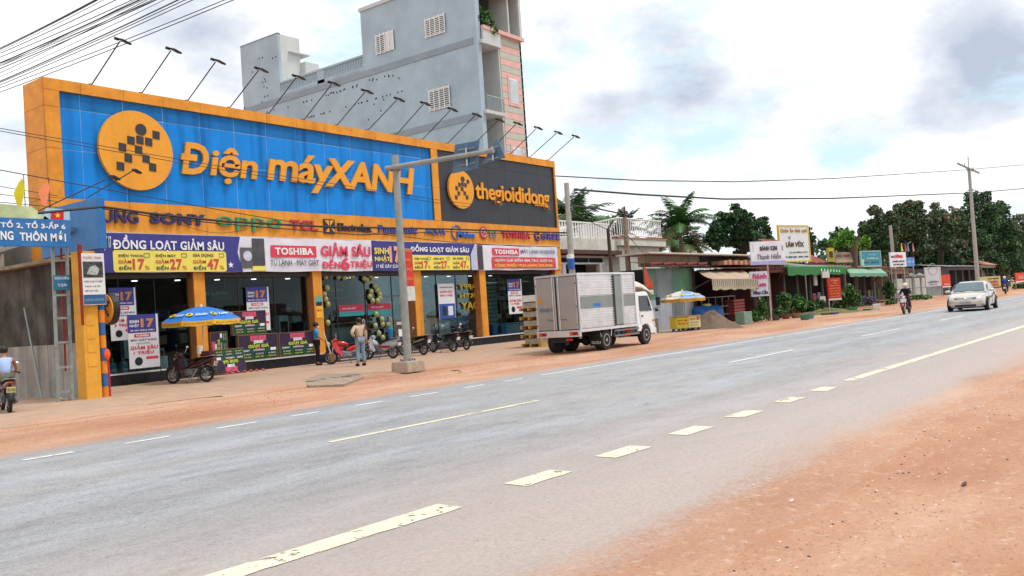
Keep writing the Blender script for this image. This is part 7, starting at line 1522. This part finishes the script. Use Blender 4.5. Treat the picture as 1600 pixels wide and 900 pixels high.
for px,py,wd,h,c,l in ((1163,503,14,.75,'#7c9a88','pale green box beside the sand heap'),(1013,518,22,.8,'#a49a8c','rough grey concrete trough by the truck cab')):
    p=G(px,py+4); w_=wd*p.length/FPX; t=B().cb((p.x,p.y,h/2),(w_*1.2,.7,h),(0,0,R(-20))).o('trough' if 'trough' in l else 'crate',M(c,.85,.2,4,bump=.3),label=l,cat='trough' if 'trough' in l else 'box',bev=.02)
def plant(label,px,py,rx,ry,Y=None,mats=LB,n=420,size=.12,pot=None,group='plants along the shop row',w=None,stems=True):
    g=G(px,py); 
    if Y is None: Y=g.y
    c=PY(px,py-ry,Y); dd=(c-_C).dot(_f); rX=rx*dd/FPX; rZ=ry*dd/FPX; t=thing('plant',label,'plant',(c.x,Y,0),group=group); C=[]
    for i in range(7): u=Vector((random.uniform(-1,1),random.uniform(-1,1),random.uniform(-1,1)))*.55; C.append((c.x+u.x*rX,Y+u.y*rX,max(.25,rZ+u.z*rZ),rX*.5,rX*.5,rZ*.5,w or ((.4,.35,.1,.15) if i%2 else (.25,.35,.3,.1))))
    leafmesh(C,n,size,'foliage',mats,t); b=B()
    for i in range(5): a=i*1.25; b.cyl((c.x,Y,.1),(c.x+rX*.4*cos(a),Y+rX*.4*sin(a),rZ*1.2),.025,n=5)
    b.o('stem',BARK,t)
    if pot: B().lathe([(.20,0),(.28,.34),(.26,.36),(.24,.30)],(c.x,Y,0),12).o('pot',M(pot,.8,.15,5),t)
    return t
plant('bright leafed bush behind the rusty sign pole',1226,490,15,20,21.5,n=1100,size=.13); plant('broad dark bush between the sign pole and the awning post',1246,494,14,18,21.5,n=1000,size=.13); plant('spreading leafy shrub beneath the left of the green awning',1262,486,15,16,22,n=900,size=.13)
plant('low dark plant at the foot of the small cake sign',1180,503,10,13,21.5,n=600); plant('tall thin grassy plant beside the sign pole',1193,503,7,20,21.0,n=380,size=.10); plant('ragged weeds right of the sand heap',1183,512,14,5,20.6,n=500,size=.10)
plant('dark potted plant at the base of the rusty sign pole',1212,506,9,11,20.6,n=500,pot='#5c5650'); plant('small potted plant right of the sign pole base',1228,503,9,8,20.6,n=360,pot='#7c4a3a')
plant('round topiary shrub right of the menu board',1334,487,13,21,20.8,n=1200,size=.13,w=(.3,.3,.25,.15)); plant('small dark shrub behind the topiary',1318,484,10,17,21.8,n=600); plant('leafy tree like plant under the right of the mint awning',1388,474,11,19,22,n=900,size=.15); plant('purple flowering shrub before the mint awning shop',1358,482,14,10,21,[M('#5f5468',.7,.2,9),M('#786a8c',.7,.2,9),M('#2f4a2c',.6,.2,9),M('#9a88a4',.7,.2,9)],n=800,size=.12)
plant('low green ground plant at the right of the plant shop',1390,486,11,4,19.9,n=340,size=.12); plant('potted plant left of the red menu board',1283,487,8,12,21.3,n=420,pot='#8c4a38'); plant('low shrub at the foot of the red menu board',1306,486,9,8,21.5,n=400); plant('dark tall shrub before the far plant shop wall',1270,470,9,12,22.6,n=500); plant('spiky plant in the concrete trough by the truck cab',1011,506,9,8,23.0,n=240,size=.16,w=(.5,.4,.05,.05))
plant('weedy grass on the bank below the panel fence',1436,473,26,5,21.8,n=700,size=.14,w=(.2,.3,.4,.1)); plant('green grass under the right edge red sign',1595,452,16,4,18.4,n=400,size=.2)
for i,(px,py,c,l) in enumerate(((1265,498,'#5f8f98','teal plastic pot on the verge before the green awning'),(1258,500,'#4a7a6c','dark green plastic pot left of the teal pot'),(1244,497,'#8c6a50','wide brown clay planter right of the sign pole'),(1303,491,'#5b76a0','flat blue basin near the red menu board'),(1290,492,'#6c7a4c','flat olive tray beside the blue basin'),(1332,487,'#4f8a6a','small green pot beneath the topiary'),(1356,485,'#8fb48c','pale green bowl left of the white box'))):
    p=G(px,py); k=p.length*8/FPX; h=.32 if 'flat' not in l and 'bowl' not in l else .14
    B().lathe([(k*.7,0),(k,h),(k*.93,h),(k*.6,.05),(0,.05)],(p.x,p.y,0),14).o('plant_pot',M(c,.6,.15,5),label=l,cat='pot')
p=G(1370,484); B().cb((p.x,p.y,.22),(.62,.5,.42),(0,0,.3)).o('white_box',M('#d8d4cc',.7,.1,5),label='white polystyrene box on the verge before the mint awning shop',cat='box',bev=.02)
for px,py,qx,qy,Y,c,l in ((1240,470,1272,474,22.0,'#6f675c','plank bench of pale boards beneath the green awning'),(1392,470,1408,478,20.8,'#3c3440','dark low table behind the motorbike rider'),(1374,470,1398,474,20.8,'#8c5a44','reddish plank bench left of the dark low table')):
    x0_,x1_,z0_,z1_=pr(px,py,qx,qy,Y); t=thing('bench',l,'bench',((x0_+x1_)/2,Y,0)); bx('top',M(c,.8,.2,5),t,x0_,x1_,Y,Y+.4,.42,.48)
    for x in (x0_+.1,x1_-.2):
        for y in (Y+.03,Y+.32): bx('leg',M(c,.8,.2,5),t,x,x+.08,y,y+.06,0,.42)
for k,(px,py,c,l) in enumerate(((1274,471,'#7a2c3c','dark red garment hanging under the green awning'),(1281,469,'#5c5a58','grey garment hanging beside the red one'))):
    p=PY(px,py,22.4); t=thing('garment',l,'garment',(p.x,22.4,p.z-.5)); B().prism([(-.28,-.5),(.28,-.5),(.25,.2),(.42,.1),(.38,.42),(.1,.52),(-.1,.52),(-.38,.42),(-.42,.1),(-.25,.2)],(p.x,22.4,p.z),X_,Z_,.08).o('shirt',M(c,.85,.2,8),t); B().cyl((p.x-.3,22.44,p.z+.56),(p.x+.3,22.44,p.z+.56),.02,n=5).o('hanger',STEEL,t)
fl2=thing('pennant','orange red flag drooping beside the green shed wall','flag',(43.5,23.2,1.9)); p=PY(1010,440,23.3); B().prism([(0,0),(.8,-.15),(1.0,.2),(.6,.5),(.2,1.1),(0,1.15)],(p.x-.2,23.3,p.z-.3),X_,Z_,.03).o('cloth',M('#b8452c',.7,.2,5),fl2); B().cyl((p.x-.25,23.3,p.z-.6),(p.x-.25,23.3,p.z+1.0),.03,n=6).o('staff',DARKMET,fl2)
# ============================================================ poles and wires
CPO=M('#a8a49c',.85,.12,4,streak=.4)
def pole(label,p0,p1,Y,r0,r1,mat=CPO,name='utility_pole',**k):
    a=PY(*p0,Y);b=PY(*p1,Y); t=thing(name,label,'pole',(b.x,Y,0)); B().cyl((b.x+(b.x-a.x)*0,Y,0),(a.x,Y,a.z),r0,r1,10).o('pole',mat,t,smooth=True); return t,a,b
t,a,b=pole('concrete pole with a blue and white band beside the store corner',(885,286),(893,420),21,.16,.11)
z=PY(892,412,21).z; x=b.x; B().cyl((x-.02,21,z-.22),(x-.02,21,z+.22),.165,n=12).o('blue_band',M('#2f5fa8',.6),t); B().cyl((x-.03,21,z+.22),(x-.03,21,z+.4),.163,n=12).o('white_band',WHITE,t); pole_a=Vector(a)
z=PY(888,322,21).z; B().path([(a.x,20.9,z),(a.x+.15,20.8,z+.2),(a.x+.1,20.8,z-.3),(a.x,20.9,z-.1)],.03,5).o('cable_coil',BLACK,t)
t,a,b=pole('thin dark leaning pole with a bent arm before the terrace house',(950,358),(956,430),24.5,.12,.09,M('#4a3c36',.9,.2,6)); q=PY(957,340+16,24.5); B().path([(a.x,24.5,a.z),(a.x+.6,24.5,a.z+.5)],.06,6).o('arm',M('#4a3c36',.9,.2,6),t)
t,a,b=pole('rough wooden pole reaching above the terrace balustrade',(976,340),(983,430),24.8,.17,.13,M('#8c7c6c',.9,.25,6)); q=PY(965,372,24.8); B().path([(a.x+.2,24.8,q.z),(a.x-.6,24.7,q.z+.15),(a.x-1.2,24.7,q.z)],.05,6).o('arm',M('#8c7c6c',.9,.25,6),t)
t,a,b=pole('tall concrete utility pole with a crossarm in front of the grove',(1514,264),(1527,430),17,.24,.15); pole_b=Vector(a); 
B().cyl((a.x,17,a.z),(a.x,17,a.z+1.3),.05,n=6).o('lightning_rod',CPO,t); p0=PY(1497,266,17);p1=PY(1529,261,17); B().cb(((p0.x+p1.x)/2,17,a.z+.05),(p1.x-p0.x,.14,.14)).o('crossarm',M('#8a8a86',.8),t)
for s in (-1,1): B().cyl((a.x+s*1.6,17,a.z),(a.x,17,a.z-.6),.035,n=5).o('brace',STEEL,t); B().cyl((a.x+s*2.2,17,a.z+.1),(a.x+s*2.2,17,a.z+.35),.06,n=8).o('insulator',M('#b9a898',.5),t)
t,a,b=pole('short concrete pole top among the dark trees behind the white sign',(1391,352),(1396,395),24,.2,.16)
WM=M((.02,.02,.022),.6)
def wire(label,pts,r_=.012,group=None,sag=0,cat='wire',m=WM):
    P=[]
    for a,b in zip(pts[:-1],pts[1:]):
        a=Vector(a);b=Vector(b)
        for k in range(12): q=k/12; p=a.lerp(b,q); p.z-=sag*4*q*(1-q); P.append(p)
    P.append(Vector(pts[-1])); B().path(P,r_,5).o('overhead_wire',m,label=label,cat=cat,group=group)
TL=[(72,146,.016),(74,150,.012),(77,159,.008),(80,178,.012),(86,204,.012),(95,216,.02),(98,222,.008),(100,236,.010),(104,242,.014),(111,228,.010),(117,255,.008),(124,277,.018),(126,288,.012),(130,300,.012),(134,350,.012),(141,364,.013),(100,210,.007),(96,240,.007)]
for i,(yl_,xt,r_) in enumerate(TL):
    a=PY(-60,yl_+60*yl_/xt*.9+4,24); b=PY(xt+70,-70*yl_/xt*1.0-2,13)
    lab_='%s overhead wire of the bundle crossing the top left sky'%('topmost,second,third,fourth,fifth,sixth,seventh,eighth,ninth,tenth,eleventh,twelfth,thirteenth,fourteenth,fifteenth,lowest,thinnest upper,thinnest lower'.split(',')[i])
    wire(lab_,(a,b),r_*.72,group='wires crossing the top left sky',sag=.05)
S=lambda px,py,Y=23.6: PY(px,py,Y)
wire('upper wire of the thin pair crossing the round emblem',(S(-20,197),S(95,217),S(350,261),S(690,313),S(868,336)),.010,group='thin pair of wires across the blue sign')
wire('lower wire of the thin pair crossing the round emblem',(S(-20,201),S(95,222),S(350,266),S(690,318),S(868,340)),.010,group='thin pair of wires across the blue sign')
wire('wire dropping from the left edge past the gate box to the band',(S(-20,262),S(165,296),S(400,338),S(520,357),S(700,378),S(830,386)),.013)
wire('thick black cable bundle sagging over the brand lettering',(S(60,333),S(160,323),S(230,333),S(350,346),S(500,354),S(700,358),S(888,364,21.2)),.035,cat='cable')
wire('second black cable under the sagging bundle',(S(160,326),S(235,338),S(350,350),S(500,362),S(560,367),S(700,362),S(888,368,21.2)),.018,cat='cable')
for i in range(4): wire('%s thin wire behind the gate crest at the left edge'%('top','second','third','lowest')[i],(PY(-20,288+i*13,27),PY(90,306+i*9,26)),.010,group='thin wires behind the gate crest')
wire('looping loose wire hanging under the green brand name',[S(280+i*10,350+14*sin(pi*i/13)) for i in range(14)],.007)
wire('upper long wire running from the store corner to the far pole crossarm',(PY(868,275,22),PY(1000,282,19.5),PY(1150,284,18.5),PY(1300,279,17.8),PY(1500,266,17),PY(1640,254,16)),.028)
wire('lower long wire from the banded pole across to the right edge',(PY(897,296,21),PY(1000,304,19.8),PY(1130,311,19),PY(1300,310,18),PY(1525,301,17),PY(1640,291,16)),.045,cat='cable')
wire('short wire between the banded pole and the wooden pole',(PY(886,330,21),PY(978,372,24.8)),.02); wire('wire from the wooden pole down to the shed',(PY(978,365,24.8),PY(1010,400,23.6)),.02)
for i,(p0,p1,tip,l) in enumerate((((55,332),(175,276),(181,279),'arm mounted gate lamp ending at the lower left of the emblem'),((136,309),(209,266),(218,272),'arm mounted gate lamp ending inside the round emblem'))):
    a=PY(*p0,25.6);b=PY(*p1,22.6+i*.4); t=thing('gate_lamp',l,'lamp',a); B().cyl(a,b,.016,n=6).o('arm',DARKMET,t); B().cb((b.x+.06,b.y-.05,b.z-.03),(.24,.16,.06),(.2,.3,.3)).o('lamp_head',BLACK,t,bev=.01)
# ============================================================ the opposite side of the street (it shows in the shop glass)
for i in range(6):
    x=-22+i*12; t=thing('opposite_shop',('plain shop with dark front across the road, '+('far left','left','centre left','centre right','right','far right')[i]),'shop',(x+5,-18,0))
    h=4.5+2*((i*7)%3); bx('walls',M(('#8c8678','#6f7c80','#9c8470','#7c8a78','#8a7a80','#807868')[i],.85,.1,2),t,x,x+10.5,-24,-18,0,h); bx('shop_opening',DK,t,x+1,x+9.5,-17.99,-17.9,0,3); bx('roof',RUST,t,x-.3,x+10.8,-24.5,-17.2,h,h+.2)
for i in range(5): tree('roadside tree on the opposite side of the road, %s'%('first','second','third','fourth','fifth')[i],[],0,LD,0,0) if False else None
wood('distant_wood',-60,60,-40,-27,26,10,.6)

# greenery on the top loggia of the tall house
t=thing('plant','bushy potted plant on the top loggia of the tall grey house','plant',(46.2,36.2,zl[1])); c=PY(757,34,36.1)
leafmesh([(c.x,36.1,c.z,.75,.5,.8),(c.x+.6,36.0,c.z-.5,.6,.4,.5),(c.x-.2,36.2,c.z+.5,.4,.4,.5)],520,.16,'foliage',LB,t); B().lathe([(.25,0),(.33,.45),(.3,.45)],(c.x,36.1,zl[1]+.9),12).o('pot',M('#8a5a44',.8),t)
